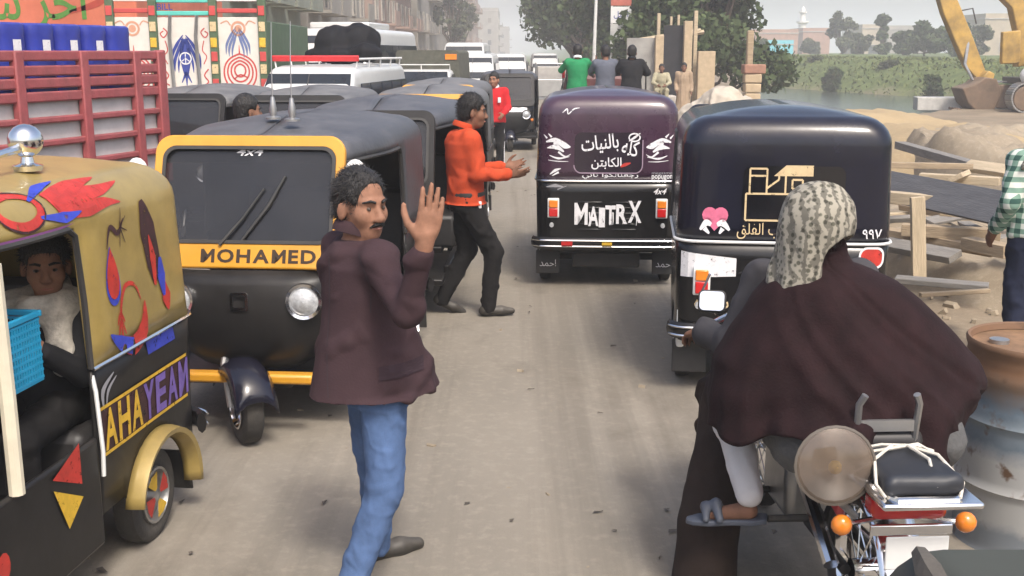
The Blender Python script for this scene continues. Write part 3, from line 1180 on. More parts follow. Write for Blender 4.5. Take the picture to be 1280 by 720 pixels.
def far_block(name, label, u0, u1, vtop, t, dep, wall, **k):
    p, q = P(u0, vtop, t), P(u1, vtop, t)
    zb = 1.2
    return building(name, label, p.x, q.x, p.y, p.y + dep, p.z - zb, wall, 'yw', z0=zb, group=GF, balcony=False, **k)


far_block('low_house', 'long low reddish brick house left of the minaret', 935, 998, 42, 230, 12, w_brick, seed=11, bay=4.5)
far_block('low_house', 'low reddish brick house just right of the minaret', 1004, 1038, 40, 240, 12, w_brick, seed=12, bay=4.5)
far_block('low_house', 'tan house between the far bank trees', 1078, 1108, 36, 220, 12, w_tan, seed=13, bay=4)
far_block('low_house', 'pale flat-roofed house behind the far bank trees', 1110, 1160, 37, 235, 12, w_grey, seed=14, bay=4.5)
far_block('cream_building', 'cream building with square windows at the right edge beyond the canal', 1232, 1330, 24, 170, 14, w_tan, seed=15, bay=5)
far_block('turquoise_shed', 'turquoise blue shed wall standing below the minaret', 960, 992, 56, 210, 6, M('turquoise_panel', (.10, .48, .58), .7), seed=16, bay=9, storey=9)
mp_ = P(1001, 68, 260)
mn = thing('minaret', 'slender white minaret with two balconies on the far bank', 'minaret', (mp_.x, mp_.y, 1.0))
m_minw = M('minaret_white', (.72, .70, .66), .85, var=.06)
mn.scale = (1.25, 1.25, 1)
MB().box((0, 0, 1.8), (1.7, 1.7, 3.8)).obj('base', m_minw, mn, bevel=.05)
MB().lathe([(.78, 3.6), (.72, 7.6), (.72, 7.61)], 12).obj('shaft', m_minw, mn)
MB().lathe([(.74, 7.5), (1.15, 7.8), (1.15, 8.2), (.6, 8.2)], 14).obj('balcony', m_minw, mn)
MB().lathe([(.5, 8.1), (.5, 9.9), (.8, 10.1), (.8, 10.35), (.34, 10.4)], 12).obj('upper_shaft', m_minw, mn)
MB().lathe([(.36, 10.35), (.45, 10.7), (.3, 11.2), (.06, 11.5), (.04, 12.1), (.001, 12.15)], 12).obj('finial', m_minw, mn)

# ================================================================ THREE-WHEELED TAXIS
m_blackp = M('black_gloss_paint', (.005, .005, .006), .25, var=.3, coat=.2, dust=.045, spec=.35, bump=.10, bscale=3.5)
m_blackd = M('black_dusty_paint', (.007, .007, .008), .36, var=.3, dust=.07, spec=.3, bump=.14, bscale=3.5)
m_tarp = M('black_vinyl_hood', (.028, .028, .032), .36, var=.25, dust=.5, bump=.12, bscale=25, dcol=(.21, .21, .225))
m_tarpg = M('grey_faded_hood', (.06, .06, .064), .45, var=.25, dust=.65, bump=.15, bscale=25, dcol=(.26, .255, .25))
m_purple = M('purple_gloss_vinyl', (.042, .016, .036), .26, var=.2, coat=.4, dust=.07, bump=.12, bscale=3.5)
m_navy = M('navy_gloss_vinyl', (.003, .004, .014), .2, var=.3, coat=.2, spec=.4, dust=.045, bump=.10, bscale=3.5)
m_gold = M('gold_paint', (.35, .25, .07), .38, .2, var=.16, coat=.3, dust=.14, bump=.12, bscale=3.5)
m_yel = M('taxi_yellow_paint', (.62, .29, .015), .35, var=.1, coat=.3, dust=.12)
m_chrome = M('chrome', (.75, .75, .76), .14, 1.0, var=.06)
m_steel = M('dull_steel', (.42, .42, .42), .4, .9, var=.15, dust=.2)
m_rubber = M('tyre_rubber', (.018, .018, .018), .85, var=.3, dust=.35, bump=.2)
m_plast = M('black_plastic', (.015, .015, .016), .55, var=.2, dust=.15)
m_seat = M('dark_seat_vinyl', (.03, .028, .028), .5, var=.2)
m_white = M('white_paint', (.72, .72, .70), .5, var=.06, dust=.12)
m_glass = M('windscreen_glass', (.02, .022, .028), .05, var=.3, scale=2, alpha=.64, spec=.5, dust=.10)
m_glassd = M('dark_vehicle_glass', (.012, .016, .022), .08, var=.3, scale=2, spec=.45)
m_amber = M('amber_lens', (.75, .22, .02), .2, var=.15, coat=.5)
m_redl = M('red_lens', (.50, .015, .015), .2, var=.15, coat=.5)
m_lens = M('clear_lens', (.42, .43, .44), .12, var=.4, scale=30, coat=.8)
m_decw = M('white_sticker', (.72, .71, .72), .6, var=.1, scale=30, chip=.37)
m_decc = M('cream_sticker', (.60, .46, .26), .6, var=.1, scale=30, chip=.37)
m_decr = M('red_decal', (.45, .03, .02), .5, var=.25, scale=15, chip=.37)
m_decb = M('blue_decal', (.03, .05, .42), .5, var=.25, scale=15, chip=.37)
m_decy = M('yellow_decal', (.65, .40, .03), .5, var=.2, scale=15, chip=.37)
m_deck = M('dark_maroon_decal', (.04, .012, .014), .6, var=.4, scale=15, chip=.37)
m_pink = M('pink_decal', (.62, .14, .24), .5, var=.2, scale=15)

TW, TYR, TYD, TYC = .645, -1.28, -.30, .14


def taper(y):
    s = min(max((y + .1) / 1.0, 0), 1)
    return 1 - .21 * s * s * (3 - 2 * s)


def y_wind(z):
    return .90 - (z - .92) * .36


def t_outline(e, z, half_front=True):
    W = TW - e
    rc = max(TYC * (1 - e / TW * .6), .015)
    rc = min(rc, W * .9) if W > .02 else .004
    W = max(W, .006)
    yr = TYR + e * .75
    yf = y_wind(z)
    L = []
    for y in np.linspace(yf, TYD, 7):
        L.append((-W * taper(y), y, z))
    for y in np.linspace(TYD, yr + rc, 5)[1:]:
        L.append((-W, y, z))
    for k in range(1, 7):
        a = math.pi + math.pi / 2 * k / 6
        L.append((-W + rc + rc * math.cos(a), yr + rc + rc * math.sin(a), z))
    n = len(L)
    for x in np.linspace(-W + rc, W - rc, 11)[1:-1]:
        L.append((x, yr - .012 * (1 - (x / W) ** 2), z))
    return L + [(-x, y, z) for x, y, z in reversed(L[:n])]


_TK = {}


def tk(name, fn, smooth=35):
    if name not in _TK:
        _TK[name] = fn().mesh(name, smooth)
    return _TK[name]


def g_canopy():
    zs = [(.93, 0), (1.02, .004), (1.18, .010), (1.34, .016), (1.47, .02)]
    rows = [t_outline(e, z) for z, e in zs]
    for k in range(1, 7):
        a = math.pi / 2 * k / 6
        rows.append(t_outline(.02 + .17 * (1 - math.cos(a)), 1.47 + .16 * math.sin(a)))
    for k in range(1, 7):
        s = k / 6
        rows.append(t_outline(.19 + (TW - .19) * s, 1.63 + .05 * s * (2 - s)))
    n = len(rows[0])
    # front lip of the roof follows the windscreen top, slightly arched
    def low(p):
        f = min(max((p[1] - .0) / .5, 0), 1)
        return (p[0], p[1], p[2] if p[2] < 1.56 else 1.56 + (p[2] - 1.56) * (1 - .62 * f))
    rows = [[low(p) for p in r] for r in rows]
    m = MB()
    m.grid(rows, skip=lambda i, j: j < 4 and (i < 6 or i >= n - 7))
    fr_ = [r[0] for r in rows[4:]] + [r[-1] for r in reversed(rows[4:])]
    m.add([(x, y - .02, z - .004) for x, y, z in fr_], [tuple(range(len(fr_)))])
    return m


def g_tub():
    def zbot(y, x):
        d = y + .80
        if abs(x) > .5 and abs(d) < .27:
            return .21 + math.sqrt(.27 ** 2 - d * d)
        return .33
    L = [(-TW, y) for y in np.linspace(TYD, TYR + TYC, 22)]
    for k in range(1, 7):
        a = math.pi + math.pi / 2 * k / 6
        L.append((-TW + TYC + TYC * math.cos(a), TYR + TYC + TYC * math.sin(a)))
    n = len(L)
    L += [(x, TYR - .012 * (1 - (x / TW) ** 2)) for x in np.linspace(-TW + TYC, TW - TYC, 11)[1:-1]]
    L += [(-x, y) for x, y in reversed(L[:n])]
    rows = []
    for j in range(7):
        s = j / 6
        rows.append([(x * (1 - .018 * (1 - s)), y, zbot(y, x) * (1 - s) + .925 * s) for x, y in L])
    return MB().grid(rows)


def g_cowl():
    rows = []
    for z, w, yb, yf in ((.925, .515, .60, .955), (.85, .515, .60, 1.0), (.72, .50, .60, 1.035), (.58, .455, .60, 1.03), (.47, .39, .58, 1.0), (.40, .32, .56, .93), (.36, .26, .54, .86)):
        row = []
        for k in range(25):
            a = math.pi * k / 24
            c, s = math.cos(a), math.sin(a)
            ex = .45
            row.append((-w * math.copysign(abs(c) ** ex, c), yb + (yf - yb) * abs(s) ** .62, z))
        rows.append(row)
    return MB().grid(rows)


def g_tyre(r=.207, w=.052):
    return lambda: MB().lathe([(.118, -w * .8), (.15, -w), (r * .88, -w), (r * .97, -w * .8), (r, -w * .35), (r, w * .35), (r * .97, w * .8), (r * .88, w), (.15, w), (.118, w * .8)], 36, frameT((0, 0, 0), (0, 1, 0), (1, 0, 0)), close=True)


def g_rim(w=.052):
    def f():
        m = MB()
        X = frameT((0, 0, 0), (0, 1, 0), (1, 0, 0))
        for s in (1, -1):
            m.lathe([(.124, s * w * .7), (.124, s * (w + .004)), (.113, s * (w + .006)), (.104, s * w * .5), (.07, s * w * .35), (.05, s * w * .75), (.03, s * w * 1.0), (.001, s * w * 1.05)], 24, X)
        return m
    return f


def wheel(parent, name, loc, rz=0., rim=None, w=.052):
    t = link(name, tk('tyre%.3f' % w, g_tyre(w=w)), m_rubber, parent, T=Matrix.Translation(loc) @ Matrix.Rotation(rz, 4, 'Z'))
    link('rim', tk('rim%.3f' % w, g_rim(w)), rim or m_steel, t)
    return t


def tuktuk(label, loc, rz, canopy, body, frame, steer=0., rim=None, full=True, mirror_col=None, trim=None, interior=None, name='auto_rickshaw', group='three-wheeled taxis in the street'):
    t = thing(name, label, 'auto rickshaw', loc, rz, group)
    o = {}
    o['root'] = t
    o['canopy'] = link('canopy', tk('canopy', g_canopy, 50), canopy, t, solid=.014)
    o['tub'] = link('body', tk('tub', g_tub, 50), body, t, solid=.012)
    o['cowl'] = link('front_cowl', tk('cowl', g_cowl, 50), body, t, solid=.012)
    # windscreen frame and glass
    if 'frame' not in _TK:
        up = Vector((0, y_wind(1.6) - y_wind(.92), .68))
        h = up.length
        T = frameT((0, (y_wind(.92) + y_wind(1.60)) / 2 + .004, 1.26), (-1, 0, 0), Vector((1, 0, 0)).cross(up) * -1)
        z = Vector((-1, 0, 0)).cross(up)
        T = frameT((0, (y_wind(.92) + y_wind(1.60)) / 2 + .012, 1.26), (-1, 0, 0), (0, .68, h * .36 / 1.06))
        ow, oh = 1.035, h
        outer = rrect(ow, oh, .09, 6)
        inner = rrect(ow - .10, oh - .20, .07, 6, 0, .035)
        _TK['T'] = T
        _TK['frame'] = MB().ring(outer, inner, .045, T).mesh('windscreen_frame')
        _TK['glass'] = MB().ext(rrect(ow - .098, oh - .198, .07, 6, 0, .035), .006, T @ Matrix.Translation((0, 0, .018))).mesh('windscreen')
        _TK['gasket'] = MB().ring(rrect(ow - .092, oh - .192, .072, 6, 0, .035), rrect(ow - .13, oh - .23, .06, 6, 0, .035), .008, T @ Matrix.Translation((0, 0, .043))).mesh('gasket')
    o['frame'] = link('windscreen_frame', _TK['frame'], frame, t, bevel=.008)
    gl = link('windscreen', _TK['glass'], m_glass, o['frame'])
    link('gasket', _TK['gasket'], m_plast, o['frame'])
    o['T'] = _TK['T']
    # belt trim
    def g_belt():
        L = [p for p in t_outline(-.008, .928)][7:-7]
        return MB().tube([(-TW - .006, TYD, .928)] + L + [(TW + .006, TYD, .928)], .009, 6)
    link('belt_trim', tk('belt', g_belt), trim or m_chrome, t)
    # door pillars and roof edge rail
    def g_rail(sd):
        m = MB()
        for s in (sd,):
            L = [(s * (TW - .018) * taper(y), y, 1.47) for y in np.linspace(y_wind(1.47), TYD + .05, 8)] + [(s * (TW - .016), TYD + .008, 1.44), (s * (TW - .006), TYD, 1.2), (s * TW, TYD, .93)]
            m.tube(L, .012, 6)
        return m
    link('door_rail', tk('rail0', lambda: g_rail(-1)), m_plast, t)
    link('door_rail', tk('rail1', lambda: g_rail(1)), m_plast, t)
    # floor, sills and seats
    def g_floor():
        m = MB().box((0, .2, .29), (1.14, 1.3, .05))
        for s in (-1, 1):
            m.box((s * .575, .12, .31), (.05, .9, .13))
        m.box((0, -.75, .34), (.9, .9, .06))
        return m
    link('floor', tk('floor', g_floor), body, t, bevel=.01)
    link('passenger_seat', tk('bench', lambda: MB().box((0, -.58, .50), (1.14, .5, .30))), m_seat, t, bevel=.04)
    link('seat_back', tk('bback', lambda: MB().box((0, -.90, .86), (1.12, .12, .56), Matrix.Rotation(R(12), 4, 'X'))), m_seat, t, bevel=.04)
    link('driver_seat', tk('dseat', lambda: MB().box((0, .16, .50), (.5, .34, .34))), m_seat, t, bevel=.04)
    def g_bar():
        m = MB().tube([(-.33, .50, .98), (-.2, .54, 1.0), (0, .60, .96), (.2, .54, 1.0), (.33, .50, .98)], .014, 8)
        return m.tube([(0, .60, .96), (0, .86, .35)], .025, 8)
    link('handlebar', tk('bar', g_bar), m_plast, t)
    # front wheel, fork, mudguard
    sw = Matrix.Translation((0, 1.03, 0)) @ Matrix.Rotation(steer, 4, 'Z')
    wheel(t, 'front_wheel', (0, 1.03, .207), steer, rim)
    def g_guard():
        rows = []
        for k in range(13):
            a = R(18 + 132 * k / 12)
            rows.append([(x, .262 * math.cos(a), .207 + .262 * math.sin(a) - (abs(x) / .115) ** 3 * .07) for x in np.linspace(-.115, .115, 9)])
        return MB().grid(rows)
    link('front_mudguard', tk('guard', g_guard), m_navy, t, solid=.006, T=sw)
    def g_fork():
        m = MB()
        for s in (-1, 1):
            m.tube([(s * .075, 0, .207), (s * .075, -.10, .42), (s * .03, -.16, .56)], .02, 8)
        return m
    link('fork', tk('fork', g_fork), m_steel, t, T=sw)
    for s in (-1, 1):
        w = wheel(t, 'rear_wheel', (s * .565, -.80, .207), 0, rim)
        hl = link('headlight', tk('hl', lambda: MB().lathe([(.085, .0), (.098, .03), (.094, .05), (.078, .045), (.07, .03), (.001, .05)], 24)), m_chrome, t, T=frameT((s * .335, .985, .775), (-1, 0, 0), (s * .12, 1, .05)))
        link('lens', tk('hll', lambda: MB().lathe([(.074, .034), (.05, .06), (.001, .072)], 20)), m_lens, hl)
        link('indicator', tk('ind', lambda: MB().lathe([(.03, 0), (.03, .03), (.001, .045)], 14)), m_amber, t, T=frameT((s * .455, .93, .66), (-1, 0, 0), (s * .5, 1, 0)))
        tl = link('tail_light', tk('tl', lambda: MB().box((0, 0, 0), (.105, .035, .165))), m_white, t, bevel=.008, T=Matrix.Translation((s * .485, TYR - .012, .70)))
        link('amber_lens', tk('tla', lambda: MB().box((0, -.016, .036), (.078, .03, .062))), m_amber, tl, bevel=.006)
        link('red_lens', tk('tlr', lambda: MB().box((0, -.016, -.036), (.078, .03, .07))), m_redl, tl, bevel=.006)
        link('mudflap', tk('flap', lambda: MB().box((0, 0, 0), (.22, .012, .20), Matrix.Rotation(R(-8), 4, 'X'))), m_plast, t, bevel=.01, T=Matrix.Translation((s * .535, -1.10, .205)))
        link('reflector', tk('rfl', lambda: MB().lathe([(.022, 0), (.02, .012), (.001, .014)], 12)), m_lens, t, T=frameT((s * .5, TYR - .005, .555), (1, 0, 0), (0, -1, 0)))
        if mirror_col:
            p0 = Vector((s * .50, y_wind(1.3) - .02, 1.36))
            p1 = Vector((s * .57, y_wind(1.3) + .06, 1.42))
            st = MB().tube([p0, p0.lerp(p1, .5) + Vector((0, .03, .03)), p1], .007, 6).obj('mirror_stalk', m_chrome, t)
            mi = MB().ell((0, 0, 0), (.062, .03, .082), 16).obj('mirror', mirror_col, st, T=Matrix.Translation(p1 + Vector((s * .02, 0, 0))))
    # rear bumper, chassis
    def g_bumper():
        L = t_outline(-.028, .40)[11:-11]
        return MB().tube(L, .05, 8, squash=(.45, 1))
    link('rear_bumper', tk('bump', g_bumper), body, t)
    def g_bline(z):
        return lambda: MB().tube(t_outline(-.052, z)[12:-12], .0065, 5)
    for i, z in enumerate((.378, .428)):
        link('chrome_strip', tk('bl%d' % i, g_bline(z)), m_chrome, t)
    link('chassis', tk('chas', lambda: MB().box((0, -.9, .24), (.62, .55, .14)).box((0, -.80, .207), (1.06, .06, .06)).box((0, .1, .235), (.35, 1.3, .05))), m_plast, t, bevel=.02)
    for i in range(6):
        for s in (-1, 1):
            link('louver', tk('louv', lambda: MB().box((0, 0, 0), (.215, .016, .014))), body, t, bevel=.005, T=Matrix.Translation((s * .155, TYR - .016, .52 + i * .046)))
    o['bvh'] = _TK.setdefault('bvh', bvh_of(o['canopy'], o['tub'], o['cowl']))
    return o


BACK, UPZ = (1, 0, 0), (0, 0, 1)       # axes of a mark on the rear face seen from behind

# ---- purple one, seen from behind in the middle of the road
tp = tuktuk('glossy purple and black auto rickshaw seen from behind, hand-painted white capitals on its back', (.895, 10.75, 0), R(-3), m_purple, m_blackp, m_blackp)
tp['root'].scale = (.965, 1, 1.035)
bk = lambda n, m, mat, x, z, par=tp, off=.004, **k: decal(n, m, mat, par['root'], (x, -1.3, z), BACK, UPZ, par['bvh'], off, **k)
m_recess = M('dark_purple_window', (.022, .013, .022), .2, var=.2, coat=.6)
bk('rear_window', poly(rrect(.60, .33, .06, 6)), m_recess, 0, 1.165)
bk('window_seam', marks(*[([(x, y) for x, y in rrect(.62, .35, .07, 6)] + [(x, y) for x, y in rrect(.60, .33, .06, 6)], [(i, (i + 1) % 28, 28 + (i + 1) % 28, 28 + i) for i in range(14, 28)])]), m_pink if False else M('mauve_seam', (.30, .22, .28), .4), 0, 1.165, off=.006)
arc = lambda x, y: (x, y - .18 * x * x)
bk('lettering', textm(arabic('كله'), .13, 0, 0, .03, width=.15, rot=-.16), m_decw, .195, 1.205, off=.007)
bk('lettering', textm(arabic('بالنيات'), .15, 0, 0, .03, width=.33, rot=.10), m_decw, -.075, 1.235, off=.007)
bk('lettering', textm(arabic('الكابتن'), .10, 0, 0, .02), m_decw, -.015, 1.075, off=.007)
bk('lettering', textm(arabic('رجعنالكوا تاني'), .055, 0, 0, .02, width=.5), m_decw, .02, .972)
bk('sticker', marks(annulus(0, 0, .055, .012, ry=.038), stroke([(-.05, -.03), (.0, .0), (.05, .035)], [.006, .02, .006])), m_decw, .23, 1.29, off=.007)
bk('sticker', marks(stroke([(-.04, -.012), (0, .006), (.05, .02)], [.01, .03, .008])), m_decr, .15, 1.06, off=.008)
flour = marks(stroke([(-.11, .06), (-.03, .075), (.06, .03), (.11, .02)], [.01, .04, .05, .004]), stroke([(-.1, .01), (-.02, .02), (.05, -.02)], [.004, .045, .01]), disc(-.02, .05, .025, 10),
              stroke([(-.08, -.05), (0, -.075), (.1, -.06)], [.004, .018, .004]), stroke([(-.06, .1), (-.09, .13)], [.02, .004]), stroke([(-.1, .09), (-.13, .12)], [.018, .004]), stroke([(.0, -.02), (.06, -.06), (.11, -.04)], [.02, .012, .003]), stroke([(-.09, -.09), (0, -.1), (.09, -.1)], [.003, .008, .003]))
bk('sticker', flour, m_decw, -.445, 1.19)
bk('sticker', mirror(flour), m_decw, .445, 1.19)
bk('sticker', marks(stroke([(-.05, -.02), (0, .015), (.05, .03)], [.004, .025, .004]), stroke([(-.03, -.03), (.03, 0)], [.004, .02])), m_decw, -.47, 1.0)
bk('sticker', marks(stroke([(-.08, 0), (0, .012), (.08, 0)], [.004, .03, .004]), stroke([(.02, -.02), (.1, .01)], [.01, .004])), M('faint_grey_sticker', (.3, .3, .32), .5), -.47, .875)
bk('lettering', textm('megasmef', .03, 0, 0, .0, width=.2), M('faint_grey_sticker', (.3, .3, .32), .5), .49, .995)
bk('lettering', textm('popugom', .045, 0, 0, .03, width=.2), m_decw, .49, .958)
bk('lettering', textm('4x4', .05, 0, 0, .02, .4, width=.12), m_decw, .47, .845)
bk('scribble', marks(stroke([(-.07, -.01), (-.03, .02), (-.02, -.02), (.03, .02), (.08, .03)], [.004, .012, .008, .01, .003])), m_decw, -.34, 1.5)
# drippy hand-painted capitals
cap_x = -.30
for ch, w_, dz in zip('MAITRX', (.13, .10, .06, .10, .11, .13), (.0, -.02, -.03, -.01, .0, .02)):
    bk('lettering', caps(ch, .165 + .02 * (ch in 'MX'), w_ * .92), m_decw, cap_x + w_ / 2, .655 + dz, off=.026)
    cap_x += w_ - .004
for x_, l_ in ((-.27, .06), (-.16, .05), (-.06, .07), (.05, .06), (.14, .05), (.26, .07)):
    bk('paint_drip', stroke([(0, .07), (.003, 0), (0, -l_ * .6)], [.012, .008, .003]), m_decw, x_, .60, off=.027)
for s in (-1, 1):
    decal('lettering', textm(arabic('احمد'), .06, 0, 0, .0), m_decw, tp['root'], (s * .535, -1.125, .20), BACK, UPZ, None, .006)
MB().box((0, TYR - .06, .404), (.09, .012, .022)).obj('badge', m_decy, tp['root'])
MB().box((-.36, TYR - .055, .404), (.10, .012, .03)).obj('reflector', m_redl, tp['root'])

# ---- black one, seen from behind next to the motorcycle
tb = tuktuk('glossy navy-black auto rickshaw seen from behind, pink heart and cream drawing on its back', (1.735, 7.60, 0), R(-6.5), m_navy, m_blackp, m_blackp, trim=m_white)
tb['root'].scale = (.965, 1, 1.035)
bk2 = lambda n, m, mat, x, z, off=.004, **k: decal(n, m, mat, tb['root'], (x, -1.3, z), BACK, UPZ, tb['bvh'], off, **k)
bk2('rear_window', poly(rrect(.60, .35, .05, 6)), M('black_window', (.006, .006, .008), .12, var=.2, coat=.8), .04, 1.185)
line = lambda *p: stroke([q for q in p], .011, 1)
def ln(*pts):
    return marks(*[stroke([pts[i], pts[i + 1]], .011, 1) for i in range(len(pts) - 1)])
house = marks(ln((-.19, -.13), (-.19, .02), (.2, .02)), ln((-.17, .02), (-.17, .16), (-.07, .16), (-.07, .02)), ln((-.17, .12), (-.07, .12)), ln((-.07, .05), (0, .10), (0, .14)), poly([(-.03, .12), (.04, .18), (.2, .18), (.2, .12)]),
              ln((.04, .12), (.04, .02)), ln((-.19, -.13), (.2, -.13)), poly([(.03, -.13), (.03, -.04), (.06, 0), (.1, .01), (.14, 0), (.17, -.04), (.17, -.13)]), ln((.08, .10), (.14, .10), (.14, .05), (.08, .05), (.08, .10)))
bk2('drawing', house, m_decc, -.05, 1.185, off=.008)
bk2('lettering', textm(arabic('برب الفلق'), .095, 0, 0, .0, width=.31), m_decc, -.13, .995)
bk2('lettering', textm('٩٩٧', .055, 0, 0, .02), m_decw, .515, .985)
bk2('heart_sticker', marks(disc(-.03, .035, .045, 14), disc(.035, .035, .045, 14), poly([(-.07, .02), (0, -.055), (.075, .02)])), m_pink, -.42, 1.045)
bk2('dove_sticker', marks(stroke([(-.085, -.05), (-.05, -.01), (-.02, -.02)], [.012, .04, .02]), stroke([(.09, -.05), (.05, -.01), (.015, -.02)], [.012, .04, .02]), stroke([(-.06, -.04), (-.03, -.07)], [.03, .01]), stroke([(.05, -.04), (.03, -.07)], [.03, .01])), m_decw, -.42, 1.045, off=.007)
bk2('white_band', poly([(-.17, -.075), (.16, -.06), (.16, .045), (-.17, .075)]), m_decw, -.44, .79, off=.004)
bk2('red_sticker', poly(rrect(.13, .10, .04, 5)), m_decr, .52, .85, off=.005)
bk2('red_sticker_edge', marks((rrect(.155, .125, .05, 5) + rrect(.13, .10, .04, 5), [(i, (i + 1) % 24, 24 + (i + 1) % 24, 24 + i) for i in range(24)])), m_decw, .52, .85, off=.006)
bk2('lettering', textm(arabic('طب') if 'ط' in _AR else arabic('بطه'), .09, 0, 0, .02), m_decc, -.42, .565)
MB().box((-.60, -1.16, .40), (.05, .10, .24)).obj('white_guard', m_white, tb['root'], bevel=.015)
MB().box((.60, -1.16, .40), (.05, .10, .24)).obj('white_guard', m_white, tb['root'], bevel=.015)

# ---- yellow-framed one facing us
ty = tuktuk('black auto rickshaw with yellow windscreen frame facing the camera', (-1.345, 6.63, 0), R(175.5), m_tarp, m_blackd, m_yel, steer=R(33), rim=m_chrome, mirror_col=m_white)
fr = lambda n, m, mat, x, y, tk_=ty, off=.05: decal(n, m, mat, tk_['root'], tk_['T'] @ Vector((x, y, 0)), (-1, 0, 0), tk_['T'].to_3x3() @ Vector((0, 1, 0)), None, off)
fr('lettering', caps('MOHAMED', .073, .62), M('brown_lettering', (.035, .018, .008), .7), .08, -.296, off=.0475)
fr('sticker', textm('4x4', .045, 0, 0, .035, .3, width=.15), m_decw, 0, .275, off=.029)
# wiper and its arm
Tt = ty['T']
MB().tube([Tt @ Vector((-.13, -.24, .055)), Tt @ Vector((-.02, -.10, .045)), Tt @ Vector((.09, .07, .04))], [.010, .007, .005], 6).obj('wiper_arm', m_plast, ty['root'])
MB().tube([Tt @ Vector((-.02, -.22, .04)), Tt @ Vector((.12, -.02, .036)), Tt @ Vector((.20, .14, .036))], [.007, .011, .006], 6).obj('wiper_blade', m_plast, ty['root'])
for x_, y_ in ((-.13, .35), (.03, .18)):
    a = MB().lathe([(.045, 0), (.045, .012), (.018, .02), (.022, .06), (.016, .10), (.010, .13)], 14).obj('antenna_base', m_steel, ty['root'], T=Matrix.Translation((x_, y_, 1.668)))
    MB().tube([(0, 0, .12), (.0, -.01, .34), (0, -.04, .55)], [.004, .003, .002], 5).obj('antenna_rod', m_steel, a)
em = MB().ring(rrect(.095, .095, .015, 3), rrect(.065, .065, .01, 3), .012, frameT((0, 1.034, .775), (-1, 0, 0), (0, 1, .05))).obj('emblem', m_chrome, ty['root'])
MB().box((0, 1.005, .355), (.75, .08, .055)).obj('front_bumper', m_yel, ty['root'], bevel=.015)

# ---- gold one at the left edge, facing us
tg = tuktuk('gold auto rickshaw with painted flames and black lower body at the left edge', (-2.23, 3.68, 0), R(173), m_gold, m_blackd, m_gold, full=True)
tg['root'].scale = (1, 1, .975)
# its left side (local -x) faces the road
sd = lambda n, m, mat, y, z, off=.004, **k: decal(n, m, mat, tg['root'], (-.65, y, z), (0, -1, 0), UPZ, tg['bvh'], off, **k)
flame = marks(stroke([(-.28, -.01), (-.16, .02), (-.04, .05), (.14, .065)], [.10, .09, .06, .002]), stroke([(-.26, -.03), (-.08, .0), (.08, .0), (.24, .02)], [.06, .08, .05, .002]), stroke([(-.24, -.05), (-.08, -.06), (.06, -.055), (.17, -.07)], [.05, .06, .04, .002]))
rf = lambda n, m, mat, y, x, off=.004: decal(n, m, mat, tg['root'], (-.56, y, 1.56), (0, -1, 0), (.55, 0, .8), tg['bvh'], off)
rf('flame', flame, m_decr, -.50, 0)
rf('flame_tip', marks(stroke([(-.36, .02), (-.22, .07), (-.08, .09)], [.01, .035, .002]), stroke([(-.36, -.05), (-.22, -.07), (-.1, -.065)], [.01, .04, .002])), m_decb, -.47, 0, off=.006)
rf('painted_ring', marks(annulus(0, 0, .13, .035, 26, ry=.085), stroke([(-.3, -.06), (-.12, .04), (.05, .085)], [.05, .04, .01])), m_decr, -.03, 0)
rf('painted_ring_edge', marks(annulus(0, 0, .135, .008, 26, ry=.09)), m_deck, -.03, 0, off=.006)
def teardrop(r):
    return poly([(r * .75 * math.sin(a) * (math.sin(a / 2) if a < math.pi else math.sin(a / 2)) , r * 1.25 * math.cos(a)) for a in [2 * math.pi * k / 24 for k in range(24)]])
sd('painted_drop', teardrop(.095), m_decb, -.53, 1.24)
sd('painted_drop', shift(teardrop(.082), 0, .0), m_decr, -.53, 1.25, off=.006)
sd('painted_curl', marks(stroke([(-.02, -.05), (.02, .03), (.08, 0), (.13, .05)], [.004, .02, .025, .004]), *[stroke([(.1, .02), (.1 + .06 * math.cos(a), .02 + .08 * math.sin(a))], [.008, .003]) for a in (1.2, .5, -.3, -1.0, -1.8)]), m_deck, -.53, 1.40)
sd('painted_feather', marks(stroke([(-.03, .22), (0, .1), (.03, -.06), (.02, -.14)], [.03, .13, .12, .02])), m_deck, -.86, 1.28)
sd('painted_feather', marks(stroke([(.0, .10), (.02, 0), (.02, -.12)], [.004, .05, .02])), m_decr, -.86, 1.25, off=.006)
sd('painted_feather', marks(stroke([(.02, .08), (.02, 0), (.03, -.09)], [.02, .07, .02])), m_decb, -.92, 1.16, off=.007)
sd('painted_feather', marks(stroke([(.0, .08), (.02, 0), (.03, -.06)], [.02, .08, .01])), m_decr, -.95, 1.06, off=.006)
sd('painted_curl', marks(stroke([(-.06, -.12), (-.05, .0), (.0, .08), (.08, .07), (.12, .0)], [.012, .016, .022, .016, .004]), stroke([(-.09, -.11), (-.06, -.05), (-.03, -.11)], [.004, .02, .004]), stroke([(-.09, -.06), (-.06, -.02), (-.03, -.06)], [.004, .02, .004])), m_decr, -.62, 1.10)
sd('painted_horn', marks(stroke([(.02, -.06), (.12, -.10), (.22, -.05), (.25, .06)], [.05, .085, .075, .004])), m_decr, -.52, 1.03, off=.005)
sd('painted_horn', marks(stroke([(-.05, .0), (.02, -.05), (.12, -.09)], [.004, .06, .07])), m_decb, -.51, 1.02, off=.007)
sd('painted_stripe', poly([(-.12, -.03), (.14, -.03), (.12, .03), (-.14, .03)]), m_decb, -.88, .885)
